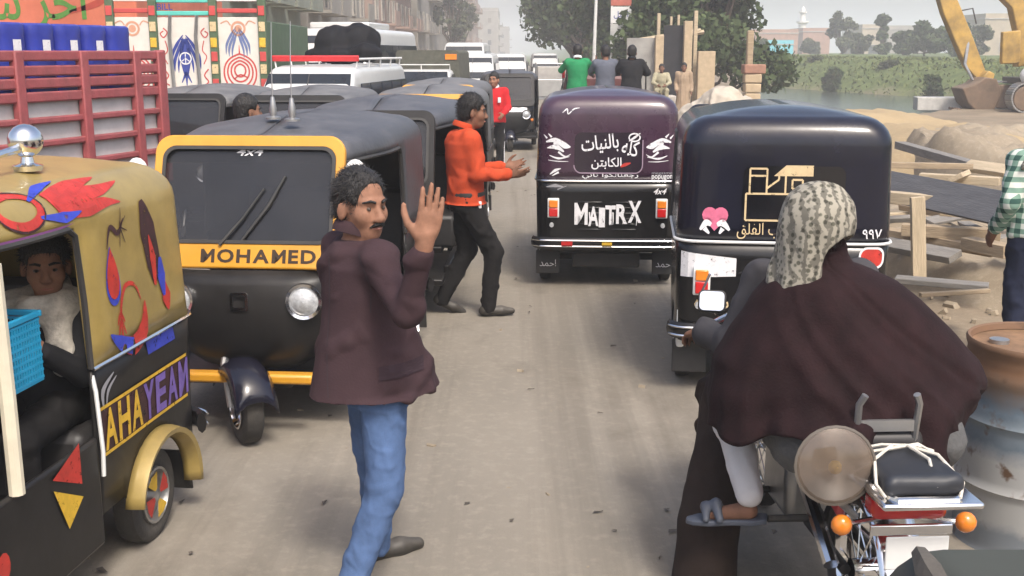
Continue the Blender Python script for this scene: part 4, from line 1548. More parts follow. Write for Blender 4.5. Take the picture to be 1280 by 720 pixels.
# banner with capitals
ban = lambda w, h: poly([(-w / 2, -h / 2), (w / 2, -h / 2), (w / 2, h / 2), (-w / 2, h / 2)])
sd('banner', ban(.80, .20), m_deck, -.72, .66)
sd('banner_edge', marks(shift(ban(.80, .014), 0, .095), shift(ban(.80, .014), 0, -.095)), m_decy, -.72, .66, off=.006)
bx = -.37
for i, ch in enumerate('AHAYEAM'):
    w_ = .112
    sd('lettering', caps(ch, .165, w_ * .86), m_decy if i < 3 else M('violet_decal', (.16, .10, .36), .5, var=.3, scale=20), -.72 - (bx + w_ / 2 - .0) + 0, .66, off=.008)
    bx += w_
sd('swirl_sticker', marks(stroke([(-.05, -.06), (-.05, .02), (.04, .07)], [.004, .03, .004]), stroke([(-.03, -.05), (-.01, .01), (.06, .05)], [.004, .02, .004])), M('faint_grey_sticker', (.3, .3, .32), .5), -.42, .80)
# gold arch over its rear wheel
rows = []
for k in range(19):
    a = R(-8 + 176 * k / 18)
    rows.append([(x, -.80 - .275 * math.cos(a) * s_, .207 + .275 * math.sin(a) * s_) for x, s_ in ((-.63, .93), (-.66, .93), (-.70, 1.0), (-.705, 1.08), (-.66, 1.12), (-.63, 1.12))])
MB().grid(rows).obj('wheel_arch', m_gold, tg['root'], solid=.006)
MB().box((-.635, .20, .44), (.03, 1.0, .44)).obj('side_panel', m_blackd, tg['root'], bevel=.015)
# painted wheel segments
for s_, m_ in ((0, m_decr), (1, m_decy), (2, m_decr), (3, m_decy)):
    seg = [(.03 * math.cos(R(s_ * 90 + a)), .03 * math.sin(R(s_ * 90 + a))) for a in (0, 40)] + [(.105 * math.cos(R(s_ * 90 + a)), .105 * math.sin(R(s_ * 90 + a))) for a in (50, 25, -5)]
    decal('wheel_paint', poly(seg), m_, tg['root'], (-.62, -.80, .207), (0, -1, 0), UPZ, None, .004)
for y_, z_, m_, r_ in ((-.02, .60, m_decr, 0), (.0, .50, m_decy, 1)):
    decal('triangle_decal', poly([(.09, .09), (-.10, .02), (.09, -.07)] if not r_ else [(-.10, .08), (.09, -.02), (-.02, -.10)]), m_, tg['root'], (-.65, -.06 + y_ * 0, z_), (0, -1, 0), UPZ, None, .006)
for y_, z_, m_ in ((.45, .30, m_decb), (.36, .45, m_decr), (.40, .20, m_amber)):
    decal('dot_decal', disc(0, 0, .035, 12, ry=.05), m_, tg['root'], (-.65, y_, z_), (0, -1, 0), UPZ, None, .006)
MB().tube([(-.64, TYD - .01, .90), (-.655, TYD + .0, .84), (-.665, TYD - .0, .60), (-.66, TYD - .0, .50)], .008, 6).obj('white_piping', m_white, tg['root'])
MB().tube([(-.655, .25, .66), (-.655, .25, 1.0), (-.65, .25, 1.44)], .026, 10).obj('cream_pole', M('cream_paint', (.66, .60, .46), .5, dust=.15), tg['root'])
decal('opening_trim', poly([(-.9, -.02), (.28, -.02), (.28, .02), (-.9, .02)]), M('violet_piping', (.16, .05, .16), .5), tg['root'], (-.65, -.02, 1.468), (0, -1, 0), UPZ, tg['bvh'], .006)
# chrome horn ornament on its roof
orn = MB().lathe([(.0, .0), (.05, .0), (.055, .02), (.025, .03), (.02, .06)], 16).obj('roof_lamp', m_chrome, tg['root'], T=Matrix.Translation((-.35, -.50, 1.655)))
MB().ell((0, 0, .115), (.062, .07, .065), 18).obj('chrome_bulb', m_chrome, orn)
MB().tube([(.0, .02, .09), (0, .16, .08), (0, .34, .06)], [.02, .014, .02], 8).obj('horn', m_chrome, orn)

# ---- the ones queued behind
tuktuk('black auto rickshaw with dusty hood close behind the yellow-framed one', (-1.08, 9.25, 0), R(178), m_tarp, m_blackd, m_blackd, steer=R(-10))
tuktuk('auto rickshaw with yellow front and grey hood behind the orange-shirted man', (-.94, 12.6, 0), R(178), m_tarpg, m_blackd, m_yel)
tuktuk('yellow-fronted auto rickshaw second behind the orange-shirted man', (-.98, 16.0, 0), R(177), m_tarpg, m_blackd, m_yel)
te = tuktuk('black auto rickshaw with white front band beside the man in red', (-.06, 24.2, 0), R(181), m_tarp, m_blackd, m_blackd)
decal('white_band', poly([(-.36, -.055), (.36, -.055), (.36, .055), (-.36, .055)]), m_decw, te['root'], (0, 1.0, .88), (-1, 0, 0), UPZ, te['bvh'], .006)
tuktuk('grey-hooded auto rickshaw with white trim beside the red truck', (-3.58, 12.8, 0), R(177), m_tarpg, m_blackd, m_blackd, trim=m_white)
tuktuk('dusty grey-hooded auto rickshaw right in front of the white minibus', (-2.23, 12.3, 0), R(179), m_tarpg, m_blackd, m_blackd)

# ================================================================ PEOPLE
m_skin = M('skin_tan', (.27, .135, .085), .7, var=.22, scale=22, bump=.06, bscale=120, spec=.3)
m_skin2 = M('skin_brown', (.20, .098, .06), .7, var=.22, scale=22, bump=.06, bscale=120, spec=.3)
m_hair = M('black_hair', (.010, .008, .007), .55, var=.4, scale=30, bump=.7, bscale=90, stretch=(1, 1, .3))
m_eye = M('eye_white', (.10, .078, .065), .4)
m_iris = M('dark_iris', (.02, .012, .008), .2)
m_lip = M('lips', (.30, .12, .09), .5)
m_shoe = M('black_shoe', (.012, .012, .012), .45, dust=.3)


def cloth(name, col, var=.16, bump=.1, bscale=160, rough=.9, scale=7):
    return M(name, col, rough, var=var, scale=scale, bump=bump, bscale=bscale, spec=.2)


def A3(v):
    return np.array(v, float)


def unit(v):
    v = A3(v)
    return v / (np.linalg.norm(v) + 1e-9)


def head_prims():
    P_ = [elp((0, -.012, .038), (.076, .096, .098)), elp((0, .022, -.04), (.060, .072, .080), k=.03), elp((0, .05, -.088), (.034, .036, .026), k=.03)]
    for s in (-1, 1):
        P_ += [elp((s * .042, .058, -.022), (.026, .026, .03), k=.025), cap((s * .014, .086, .030), (s * .05, .068, .028), .011, .009, k=.014), elp((s * .083, -.008, -.012), (.010, .020, .033), rot(0, 0, s * .4), k=.01),
               elp((s * .033, .100, .006), (.016, .014, .008), neg=True, k=.012), elp((s * .012, .103, -.034), (.011, .012, .010), k=.008)]
    P_ += [cap((0, .085, .018), (0, .112, -.028), .009, .014, k=.014), elp((0, .088, -.060), (.024, .012, .006), k=.008), elp((0, .085, -.073), (.022, .012, .008), k=.008), elp((0, .103, -.0665), (.024, .006, .003), neg=True, k=.004)]
    return P_


def hair_prims(thick=.012, low=-.03, up=.0):
    return [elp((0, -.016, .045), (.077 + thick, .094 + thick, .096 + thick)), elp((0, -.05, -.02), (.066 + thick * .6, .05 + thick, .06), k=.03),
            rbox((0, .14 + up * .3, -.08 + up), (.12, .11, .135), .03, rot(R(-12)), neg=True, k=.012), rbox((0, .0, low - .16), (.2, .2, .12), .02, neg=True, k=.01),
            elp((.09, .015, -.015), (.035, .045, .05), neg=True, k=.01), elp((-.09, .015, -.015), (.035, .045, .05), neg=True, k=.01)]


def hand_prims(w, f, n, th, curl=.35, spread=.08, s=1., curls=None):
    w, f, n = A3(w), unit(f), A3(n)
    n = unit(n - f * (n @ f))
    th = A3(th)
    th = unit(th - f * (th @ f) - n * (th @ n))
    out = [elp(w + f * .055 * s, (.040 * s, .052 * s, .015 * s), np.stack([th, f, n], 1), k=.01), cap(w - f * .02, w + f * .03 * s, .026 * s, .027 * s, k=.015)]
    for i in range(4):
        L = (.074, .082, .077, .060)[i] * s
        off = (.030, .010, -.010, -.029)[i] * s
        base = w + f * (.088, .094, .090, .080)[i] * s + th * off
        a = spread * (1.5 - i)
        d = unit(f * math.cos(a) + th * math.sin(a))
        out.append(cap(w + f * .03 * s + th * off * .6, base, .013 * s, .0105 * s, k=.01))
        p = base
        c = curls[i] if curls else curl
        for q, (fr, mul) in enumerate(((.46, .45), (.30, 1.05), (.24, 1.5))):
            e = unit(d * math.cos(c * mul) + n * math.sin(c * mul))
            p2 = p + e * L * fr
            out.append(cap(p, p2, (.0098 - .0009 * q) * s, (.0092 - .001 * q) * s, k=.003))
            p = p2
    b = w + f * .022 * s + th * .024 * s
    k1 = b + unit(f * .62 + th * .72 + n * .3) * .046 * s
    k2 = k1 + unit(f * .85 + th * .4 + n * .35) * .032 * s
    k3 = k2 + unit(f * .95 + th * .15 + n * .3) * .024 * s
    out += [cap(b, k1, .0155 * s, .0125 * s, k=.012), cap(k1, k2, .0115 * s, .0105 * s, k=.003), cap(k2, k3, .0105 * s, .0085 * s, k=.003)]
    return out


def joints(H=1.72, **ov):
    s = H / 1.72
    J = dict(neck=(0, -.01, 1.44), head=(0, .035, 1.585), sr=(.175, 0, 1.395), sl=(-.175, 0, 1.395), er=(.225, -.03, 1.12), el=(-.225, -.03, 1.12), wr=(.235, .05, .87), wl=(-.235, .05, .87),
             hr=(.088, 0, .90), hl=(-.088, 0, .90), kr=(.095, .025, .49), kl=(-.095, .025, .49), ar=(.10, -.02, .085), al=(-.10, -.02, .085), fr=(.03, 1, 0), fl=(-.03, 1, 0))
    for k, v in J.items():
        J[k] = A3(v) if k in ('fr', 'fl') else A3(v) * s
    for k, v in ov.items():
        J[k] = A3(v)
    J['s'] = s
    return J


def torso_loft(J, e, zh, flare=0., top=1.0, k=.03):
    s = J['s']
    pel = (J['hr'] + J['hl']) / 2
    ne = J['neck']
    st = []
    H0, H1 = pel[2], ne[2]
    for f, a, b in ((0, .160, .118), (.14, .158, .116), (.38, .148, .110), (.65, .170, .122), (.84, .168, .112), (.95, .110, .088), (1.0, .068, .066)):
        if f > top:
            continue
        c = pel + (ne - pel) * f
        st.append((H0 + (H1 - H0) * f, c[0], c[1], (a + e) * s, (b + e) * s))
    if zh < H0 - .01:
        st.append((zh, pel[0], pel[1], (.165 + e + flare) * s, (.125 + e + flare) * s))
    elif zh > H0 + .01:
        st = [q for q in st if q[0] > zh + .015]
        c = pel + (ne - pel) * (zh - H0) / (H1 - H0)
        st.append((zh, c[0], c[1], (.158 + e + flare) * s, (.117 + e + flare) * s))
    return loft(st, k=k)


def body_prims(J, hands, headR):
    s = J['s']
    B = [torso_loft(J, -.012, 9) if False else torso_loft(J, -.012, J['hr'][2] - .03)]
    B.append(cap(J['neck'] - A3((0, 0, .03)), J['head'] + headR @ A3((0, -.02, -.06)), .056 * s, .052 * s, k=.03))
    B.append(cap(J['sl'], J['sr'], .05 * s, k=.04))
    for d in 'rl':
        B += [cap(J['s' + d], J['e' + d], .040 * s, .033 * s, k=.03), cap(J['e' + d], J['w' + d], .033 * s, .026 * s, k=.02)]
        B += [cap(J['h' + d], J['k' + d], .070 * s, .046 * s, k=.03), cap(J['k' + d], J['a' + d] + A3((0, 0, .02)), .046 * s, .034 * s, k=.02)]
        ft = unit(J['f' + d])
        B += [cap(J['a' + d] - A3((0, 0, .04)), J['a' + d] + ft * .13 + A3((0, 0, -.055)), .036, .026, k=.02)]
    B += xf(head_prims(), headR, J['head'])
    for hnd in hands:
        B += hnd
    return B


def default_hand(J, d):
    f = J['w' + d] - J['e' + d]
    sgn = 1 if d == 'r' else -1
    return hand_prims(J['w' + d], unit(f), (-sgn, 0, 0), (0, 1, 0), .45, .03)


def shoe(J, d, mat, par, h=.009, sandal=False):
    a, ft = J['a' + d], unit(J['f' + d])
    base = a - A3((0, 0, .085))
    pr = [cap(base + ft * -.045 + A3((0, 0, .036)), base + ft * .10 + A3((0, 0, .033)), .036, .040, k=.02), cap(base + ft * .10 + A3((0, 0, .033)), base + ft * .185 + A3((0, 0, .028)), .040, .027, k=.02), cap(base + ft * -.02 + A3((0, 0, .05)), a + A3((0, 0, .015)), .038, .042, k=.03)]
    zb = base[2]
    return field_obj('shoe', pr, h, mat, par, clip=(lambda X, Y, Z: zb + .002 - Z) if abs(ft[2]) < .2 else None)


def person(label, loc, rz, J, skin, top, bottom, hair=m_hair, shoes=m_shoe, head=(0, 0, 0), hands=None, h=.010, group=None, hairp=None, moustache=None, top_name='shirt', sleeve=True, hem=.86, tope=.022, flare=0., belt=None,
           robe=None, collar=None, hair_low=-.03, bott_e=.016, fold=None, extra_top=None, name='person', foldamp=.010, hide_legs=False, cuffr=.0, hh=None, topclip=None):
    t = thing(name, label, 'person', loc, rz, group)
    s = J['s']
    yaw, pit, rol = head
    hR = np.array(Matrix.Rotation(yaw, 3, 'Z') @ Matrix.Rotation(pit, 3, 'X') @ Matrix.Rotation(rol, 3, 'Y'))
    hands = hands if hands is not None else [default_hand(J, 'r'), default_hand(J, 'l')]
    field_obj('body', body_prims(J, hands, hR), h, skin, t, k=.02)
    if hair:
        field_obj('hair', xf(hairp or hair_prims(low=hair_low), hR, J['head']), hh or min(h, .009), hair, t, k=.015, fold=(.0035, 110, (1, 1, .4), 4), strands=int(26 / min(h, .02)) if h < .012 else 0, comb=hR @ A3((0, -.5, -.5)))
    for sx in (-1, 1):
        e = MB().ell((0, 0, 0), (.0125, .008, .0065), 10).obj('eye', m_eye, t, T=Matrix.Translation(Vector(J['head'] + hR @ A3((sx * .033, .0815, .005)))))
        MB().ell((0, 0, 0), (.0058, .004, .0058), 8).obj('iris', m_iris, e, T=Matrix.Translation(Vector(hR @ A3((sx * -.001, .0062, .0)))))
        MB().tube([Vector(J['head'] + hR @ A3(q)) for q in ((sx * .014, .098, .028), (sx * .033, .094, .034), (sx * .054, .072, .027))], [.005, .006, .003], 6).obj('eyebrow', hair or m_hair, t)
    MB().tube([Vector(J['head'] + hR @ A3(q)) for q in ((-.022, .090, -.066), (0, .101, -.065), (.022, .090, -.066))], [.003, .006, .003], 6).obj('lips', m_lip, t)
    if moustache:
        MB().tube([Vector(J['head'] + hR @ A3(q)) for q in ((-.030, .086, -.062), (-.014, .102, -.051), (0, .107, -.047), (.014, .102, -.051), (.030, .086, -.062))], [.003, .008, .008, .008, .003], 7).obj('moustache', hair or m_hair, t)
    # clothing
    if robe:
        pr = [torso_loft(J, .03, .10, .05)]
        pr.append(cap(J['sl'], J['sr'], .075 * s, k=.05))
        for d in 'rl':
            pr += [cap(J['s' + d], J['e' + d], .078 * s, .070 * s, k=.04), cap(J['e' + d], J['w' + d] * .85 + J['e' + d] * .15, .068 * s, .062 * s, k=.02)]
        field_obj('robe', pr, h * 1.3, robe, t, k=.04, fold=(.022, 22, (1, 1, .25), 3))
    else:
        pr = [torso_loft(J, tope, hem, flare)]
        pr.append(cap(J['sl'], J['sr'], (.052 + tope * .6) * s, k=.05))
        if sleeve:
            for d in 'rl':
                w = J['w' + d] + unit(J['e' + d] - J['w' + d]) * .03
                pr += [cap(J['s' + d], J['e' + d], (.050 + tope * .75) * s, (.040 + tope * .6) * s, k=.035), cap(J['e' + d], w, (.040 + tope * .6) * s, (.030 + tope * .5 + cuffr) * s, k=.02)]
        if extra_top:
            pr += extra_top
        field_obj(top_name, pr, h * 1.1, top, t, k=.03, fold=fold or (foldamp * 1.3, 22, (1, 1, 1), 5), clip=(lambda X, Y, Z: topclip - Z) if topclip else None)
        if not hide_legs:
            pr = [torso_loft(J, bott_e - .004, J['hr'][2] - .06, 0, .3)]
            for d in 'rl':
                an = J['a' + d] + A3((0, 0, -.02))
                pr += [cap(J['h' + d], J['k' + d], (.082 + bott_e) * s, (.058 + bott_e) * s, k=.025), cap(J['k' + d], an, (.056 + bott_e) * s, (.044 + bott_e) * s, k=.02)]
            zmin = min(J['ar'][2], J['al'][2]) - .055
            field_obj('trousers', pr, h * 1.1, bottom, t, k=.02, fold=(foldamp * 1.2, 26, (1, 1, 1.1), 8), clip=lambda X, Y, Z: zmin - Z)
    if belt is not None:
        pel = (J['hr'] + J['hl']) / 2
        MB().lathe([(1, -.018), (1.02, 0), (1, .018)], 26, Matrix.Translation(Vector(pel) + Vector((0, 0, .07))) @ Matrix.Diagonal((.186 * s, .142 * s, 1, 1))).obj('belt', belt, t)
    if shoes:
        for d in 'rl':
            shoe(J, d, shoes, t)
    if collar is not None:
        c = J['neck'] + A3((0, -.005, .035))
        MB().tube([Vector(c + A3((.072 * math.cos(a), .070 * math.sin(a), .022 * math.sin(a + math.pi) + .012))) for a in [R(110 + 320 * k / 16) for k in range(17)]], .018, 6, squash=(.5, 1.4)).obj('collar', collar, t)
    return t, hR


# ---- the man in the brown jacket, arm raised, crossing in front of the camera
root = Vector((-.53, 3.95, 0))
face = Vector((.86, .51, 0))
rzm = math.atan2(-face.x, face.y)
Minv = (Matrix.Translation(root) @ Matrix.Rotation(rzm, 4, 'Z')).inverted()
L = lambda x, y, z: A3(Minv @ Vector((x, y, z)))
D = lambda x, y, z: A3(Minv.to_3x3() @ Vector((x, y, z)))
Jm = joints(1.66, neck=L(-.565, 3.95, 1.375), head=L(-.545, 3.94, 1.505), sr=L(-.475, 3.80, 1.325), sl=L(-.655, 4.09, 1.325), er=L(-.355, 3.59, 1.19), wr=L(-.285, 3.52, 1.44), el=L(-.62, 4.24, 1.08), wl=L(-.46, 4.30, .93),
            hr=L(-.475, 3.88, .84), hl=L(-.555, 4.02, .84), kr=L(-.475, 3.86, .45), ar=L(-.61, 3.75, .10), kl=L(-.545, 4.12, .46), al=L(-.555, 4.20, .085), fr=D(.8, .45, -.35), fl=D(.86, .5, 0))
m_jack = cloth('plum_brown_jacket', (.048, .027, .031), var=.14, bscale=120)
m_jean = cloth('blue_denim', (.075, .125, .245), var=.42, bump=.12, bscale=220, scale=4)
hand_r = hand_prims(Jm['wr'], D(.22, -.05, 1), D(-.45, 1, .1), D(-1, -.45, .1), .18, .045, 1.12, curls=(.15, .10, .14, .25))
hand_l = hand_prims(Jm['wl'], unit(Jm['wl'] - Jm['el']), D(0, 0, -1), D(.2, -1, 0), .5, .04)
# jacket: fitted shoulders, open front and a flared hem
pel = L(-.525, 3.95, 0)
extra = [loft([(.795, *L(-.51, 3.95, 0)[:2], .185, .265), (.95, *L(-.525, 3.95, 0)[:2], .175, .215), (1.12, *L(-.545, 3.95, 0)[:2], .172, .155), (1.28, *L(-.56, 3.95, 0)[:2], .165, .11)], k=.05)]
headyaw = R(-74)
pm, hRm = person('man in plum brown jacket and blue jeans raising his open right hand', root, rzm, Jm, m_skin, m_jack, m_jean, head=(headyaw, R(-3), 0), hands=[hand_r, hand_l], h=.0065, moustache=True, top_name='jacket', hem=.82, tope=.022, flare=.03, hairp=hair_prims(.007, -.06, .035),
                 extra_top=extra, fold=(.024, 16, (1, 1, 1.1), 12), bott_e=.014, hair_low=-.055, collar=m_jack, hh=.0065, topclip=.812)
bvj = bvh_of([c for c in pm.children if c.name.startswith('jacket')][0])
for x_, z_, r_ in ((-.30, .955, .011), (-.755, 1.08, .009)):
    q = L(x_, 3.6, z_)
    h_ = bvj.ray_cast(Vector(q), Vector(D(0, 1, 0)), 1)
    if h_[0]:
        MB().ell((0, 0, 0), (r_, r_, r_), 8).obj('button', M('jacket_button', (.16, .12, .09), .4), pm, T=Matrix.Translation(h_[0]))
decal('back_seam', stroke([(0, .42), (.006, .15), (-.004, -.10), (.01, -.42)], .004), M('jacket_seam', (.03, .02, .025), .9), pm, L(-.66, 3.5, 1.08), D(1, 0, 0), D(0, 0, 1), bvj, .002)
decal('pocket_flap', poly([(-.075, -.028), (.075, -.02), (.07, .028), (-.075, .022)]), M('jacket_flap', (.040, .026, .032), .95, spec=.1), pm, L(-.40, 3.5, .93), D(1, 0, 0), D(0, 0, 1), bvj, .006, .02)
decal('sleeve_seam', stroke([(-.03, .12), (.02, .0), (.02, -.12)], .004), M('jacket_seam', (.03, .02, .025), .9), pm, L(-.52, 3.3, 1.27), D(1, 0, 0), D(0, 0, 1), bvj, .002, .02)

# ---- man in orange, walking to the right with his hand out
Jo = joints(1.74, sr=(.15, .02, 1.40), sl=(-.15, .02, 1.40), er=(.20, .06, 1.14), wr=(.17, .32, 1.13), el=(-.19, .08, 1.14), wl=(-.12, .34, 1.16), kr=(.09, .20, .52), ar=(.09, .16, .10), kl=(-.09, .02, .50), al=(-.09, -.18, .15), fl=(0, .9, -.45), head=(0, .06, 1.60))
m_orange = cloth('orange_shirt', (.47, .062, .022), var=.2)
m_dtrou = cloth('dark_trousers', (.013, .012, .012), var=.25)
hr_ = hand_prims(Jo['wr'], (-.1, 1, .12), (-.7, 0, .5), (.1, .1, 1), .3, .06)
hl_ = hand_prims(Jo['wl'], (.2, 1, .2), (.7, 0, .4), (-.1, .1, 1), .3, .06)
po, _ = person('man in orange shirt and dark trousers walking between the rickshaws', (-.36, 8.5, 0), R(-78), Jo, m_skin2, m_orange, m_dtrou, hands=[hr_, hl_], h=.009, hem=.90, flare=.02, tope=.030, belt=m_plast, collar=m_orange, head=(R(-6), R(-5), 0), foldamp=.014)
MB().box((.16, .06, .905), (.012, .07, .055)).obj('shirt_tail', m_decw, po, bevel=.005)

# ---- man in red beyond him
Jr = joints(1.72, wr=(.20, .16, .95), wl=(-.18, .26, 1.02), el=(-.24, .02, 1.13))
m_red = cloth('red_jacket', (.50, .018, .022), var=.12)
pr_, _ = person('man in red jacket and striped black trousers facing the camera', (-.30, 18.9, 0), R(172), Jr, m_skin, m_red, m_dtrou, h=.012, hem=.88, tope=.032, head=(R(-10), 0, 0), collar=m_decw)
for s_ in (-1, 1):
    MB().tube([Vector(Jr['k' + 'lr'[s_ > 0]] + A3((s_ * .074, .0, .32))), Vector(Jr['k' + 'lr'[s_ > 0]] + A3((s_ * .078, 0, 0))), Vector(Jr['a' + 'lr'[s_ > 0]] + A3((s_ * .066, 0, .03)))], .008, 5).obj('trouser_stripe', m_decw, pr_)
MB().box((-.11, .155, 1.26), (.05, .02, .09)).obj('chest_badge', m_decw, pr_, bevel=.004)

# ---- three men standing on the back of the pickup
GP = 'men riding on the pickup tail'
m_green = cloth('green_sweater', (.022, .22, .085), var=.12)
m_slate = cloth('slate_grey_sweater', (.105, .115, .145), var=.12)
m_blk = cloth('black_jacket_cloth', (.018, .018, .020), var=.2)
PZ = .52
Jg = joints(1.66, el=(-.30, .16, 1.20), wl=(-.26, .36, 1.28), er=(.31, .14, 1.20), wr=(.34, .32, 1.36))
person('man in green sweater riding on the back of the pickup', P(722, 66, 20.15).xy.to_3d() + Vector((0, 0, PZ)), R(-3), Jg, m_skin2, m_green, m_dtrou, h=.012, hem=.84, tope=.032, group=GP, collar=m_decw, shoes=m_shoe)
Js = joints(1.64, el=(-.27, .14, 1.18), wl=(-.20, .34, 1.12), er=(.27, .14, 1.18), wr=(.22, .34, 1.14))
person('man in slate grey sweater in the middle on the pickup', P(757, 68, 20.1).xy.to_3d() + Vector((0, 0, PZ)), R(4), Js, m_skin2, m_slate, m_dtrou, h=.012, hem=.84, tope=.034, group=GP, head=(R(12), R(-8), 0))
Jb = joints(1.64, el=(-.29, .10, 1.16), wl=(-.22, .3, 1.14), er=(.30, .10, 1.16), wr=(.24, .3, 1.14))
person('man in black jacket riding on the back of the pickup', P(790, 68, 20.0).xy.to_3d() + Vector((0, 0, PZ)), R(-4), Jb, m_skin2, m_blk, m_dtrou, h=.012, hem=.80, tope=.042, group=GP, collar=m_blk)

# ---- roadside people
m_beige = cloth('beige_robe_cloth', (.34, .25, .17), var=.12)
pb = P(853, 150, 33)
person('man in long beige robe standing by the timber frame', (pb.x, pb.y, 0), R(168), joints(1.74, wr=(.2, .12, .92)), m_skin2, None, None, h=.013, robe=m_beige, hair=m_hair)
m_pale = cloth('pale_yellow_robe', (.34, .31, .21), var=.15)
ps = P(826, 120, 34.5)
Jsit = joints(1.70, hr=(.10, 0, .42), hl=(-.10, 0, .42), kr=(.16, .42, .47), kl=(-.16, .42, .47), ar=(.14, .45, .085), al=(-.14, .45, .085), neck=(0, .04, .98), head=(0, .09, 1.13), sr=(.18, .03, .93), sl=(-.18, .03, .93), er=(.26, .18, .70), el=(-.26, .18, .70), wr=(.12, .38, .62), wl=(-.12, .38, .62))
person('person in pale clothes sitting against the dark doorway', (ps.x, ps.y, .42), R(175), Jsit, m_skin2, m_pale, m_pale, h=.013, hem=.36, tope=.04)
MB().box((ps.x, ps.y, .35), (.9, .7, .75)).obj('stone_block', m_conc, bevel=.05)
tag(bpy.data.objects['stone_block'], 'rough stone block under the seated person in pale clothes', 'stone block')

# ---- man standing beside the yellow-framed rickshaw, only his dark head showing
person('dark-haired man standing beyond the hood of the yellow-framed rickshaw', (-2.10, 8.75, 0), R(-20), joints(1.72), m_skin2, m_blk, m_dtrou, h=.012, head=(R(-40), 0, 0), group=None)

# ---- man in a checked shirt at the right edge
m_plaid = bpy.data.materials.new('green_plaid_cloth')
m_plaid.use_nodes = True
nt = m_plaid.node_tree
b = nt.nodes['Principled BSDF']
b.inputs['Roughness'].default_value = .9
tc = nt.nodes.new('ShaderNodeTexCoord')
sp = nt.nodes.new('ShaderNodeSeparateXYZ')
nt.links.new(tc.outputs['Object'], sp.inputs[0])
sums = []
for axn in ('Y', 'Z'):
    mu = nt.nodes.new('ShaderNodeMath')
    mu.operation = 'MULTIPLY'
    mu.inputs[1].default_value = 95
    nt.links.new(sp.outputs[axn], mu.inputs[0])
    si = nt.nodes.new('ShaderNodeMath')
    si.operation = 'SINE'
    nt.links.new(mu.outputs[0], si.inputs[0])
    gt = nt.nodes.new('ShaderNodeMath')
    gt.operation = 'GREATER_THAN'
    gt.inputs[1].default_value = .05
    nt.links.new(si.outputs[0], gt.inputs[0])
    sums.append(gt)
ad = nt.nodes.new('ShaderNodeMath')
nt.links.new(sums[0].outputs[0], ad.inputs[0])
nt.links.new(sums[1].outputs[0], ad.inputs[1])
dv = nt.nodes.new('ShaderNodeMath')
dv.operation = 'MULTIPLY'
dv.inputs[1].default_value = .5
nt.links.new(ad.outputs[0], dv.inputs[0])
rp = nt.nodes.new('ShaderNodeValToRGB')
rp.color_ramp.elements[0].color = (.60, .62, .56, 1)
rp.color_ramp.elements[1].color = (.025, .075, .06, 1)
e = rp.color_ramp.elements.new(.5)
e.color = (.17, .28, .22, 1)
nt.links.new(dv.outputs[0], rp.inputs[0])
nt.links.new(rp.outputs[0], b.inputs['Base Color'])
m_navyt = cloth('navy_trousers', (.016, .020, .040), var=.3)
m_kef = bpy.data.materials.new('patterned_scarf')
m_kef.use_nodes = True
nt = m_kef.node_tree
b = nt.nodes['Principled BSDF']
b.inputs['Roughness'].default_value = .95
tc = nt.nodes.new('ShaderNodeTexCoord')
vo = nt.nodes.new('ShaderNodeTexVoronoi')
vo.inputs['Scale'].default_value = 42
vo.inputs['Randomness'].default_value = .55
nt.links.new(tc.outputs['Object'], vo.inputs['Vector'])
wv = nt.nodes.new('ShaderNodeTexWave')
wv.inputs['Scale'].default_value = 9
wv.inputs['Distortion'].default_value = 6
wv.inputs['Detail'].default_value = 3
wv.inputs['Detail Scale'].default_value = 3
nt.links.new(tc.outputs['Object'], wv.inputs['Vector'])
rp = nt.nodes.new('ShaderNodeValToRGB')
rp.color_ramp.interpolation = 'EASE'
rp.color_ramp.elements[0].position, rp.color_ramp.elements[1].position = .22, .42
rp.color_ramp.elements[0].color = (.10, .095, .07, 1)
rp.color_ramp.elements[1].color = (.31, .285, .23, 1)
nt.links.new(vo.outputs['Distance'], rp.inputs[0])
r2 = nt.nodes.new('ShaderNodeValToRGB')
r2.color_ramp.elements[0].position, r2.color_ramp.elements[1].position = .25, .55
r2.color_ramp.elements[0].color = (.25, .25, .25, 1)
nt.links.new(wv.outputs['Fac'], r2.inputs[0])
mx = nt.nodes.new('ShaderNodeMix')
mx.data_type = 'RGBA'
mx.blend_type = 'MULTIPLY'
mx.inputs[0].default_value = .75
nt.links.new(rp.outputs[0], mx.inputs[6])
nt.links.new(r2.outputs[0], mx.inputs[7])
nt.links.new(mx.outputs[2], b.inputs['Base Color'])
Jp = joints(1.70, wr=(.22, .12, .92), wl=(-.22, .12, .92), el=(-.25, -.05, 1.12))
pp, _ = person('man in green checked shirt and navy trousers at the right edge', (3.36, 6.95, 0), R(12), Jp, m_skin2, m_plaid, m_navyt, h=.010, hem=.90, tope=.035, foldamp=.012)
field_obj('scarf', [cap((-.11, -.07, 1.43), (-.03, -.12, 1.45), .045), cap((-.03, -.12, 1.45), (.1, -.06, 1.44), .045), cap((-.11, -.07, 1.43), (-.09, .08, 1.41), .045, .04), cap((-.14, -.08, 1.42), (-.20, -.10, 1.36), .04, .03)], .010, m_kef, pp, fold=(.02, 40, (1, 1, 1), 2))

# ================================================================ MOTORCYCLE AND ITS RIDERS
m_bred = M('motorcycle_red', (.40, .012, .02), .28, coat=.5, dust=.12)
bike = thing('motorcycle', 'red motorcycle with chrome rear rack carrying two riders', 'motorcycle', (1.19, 4.13, 0), R(3))


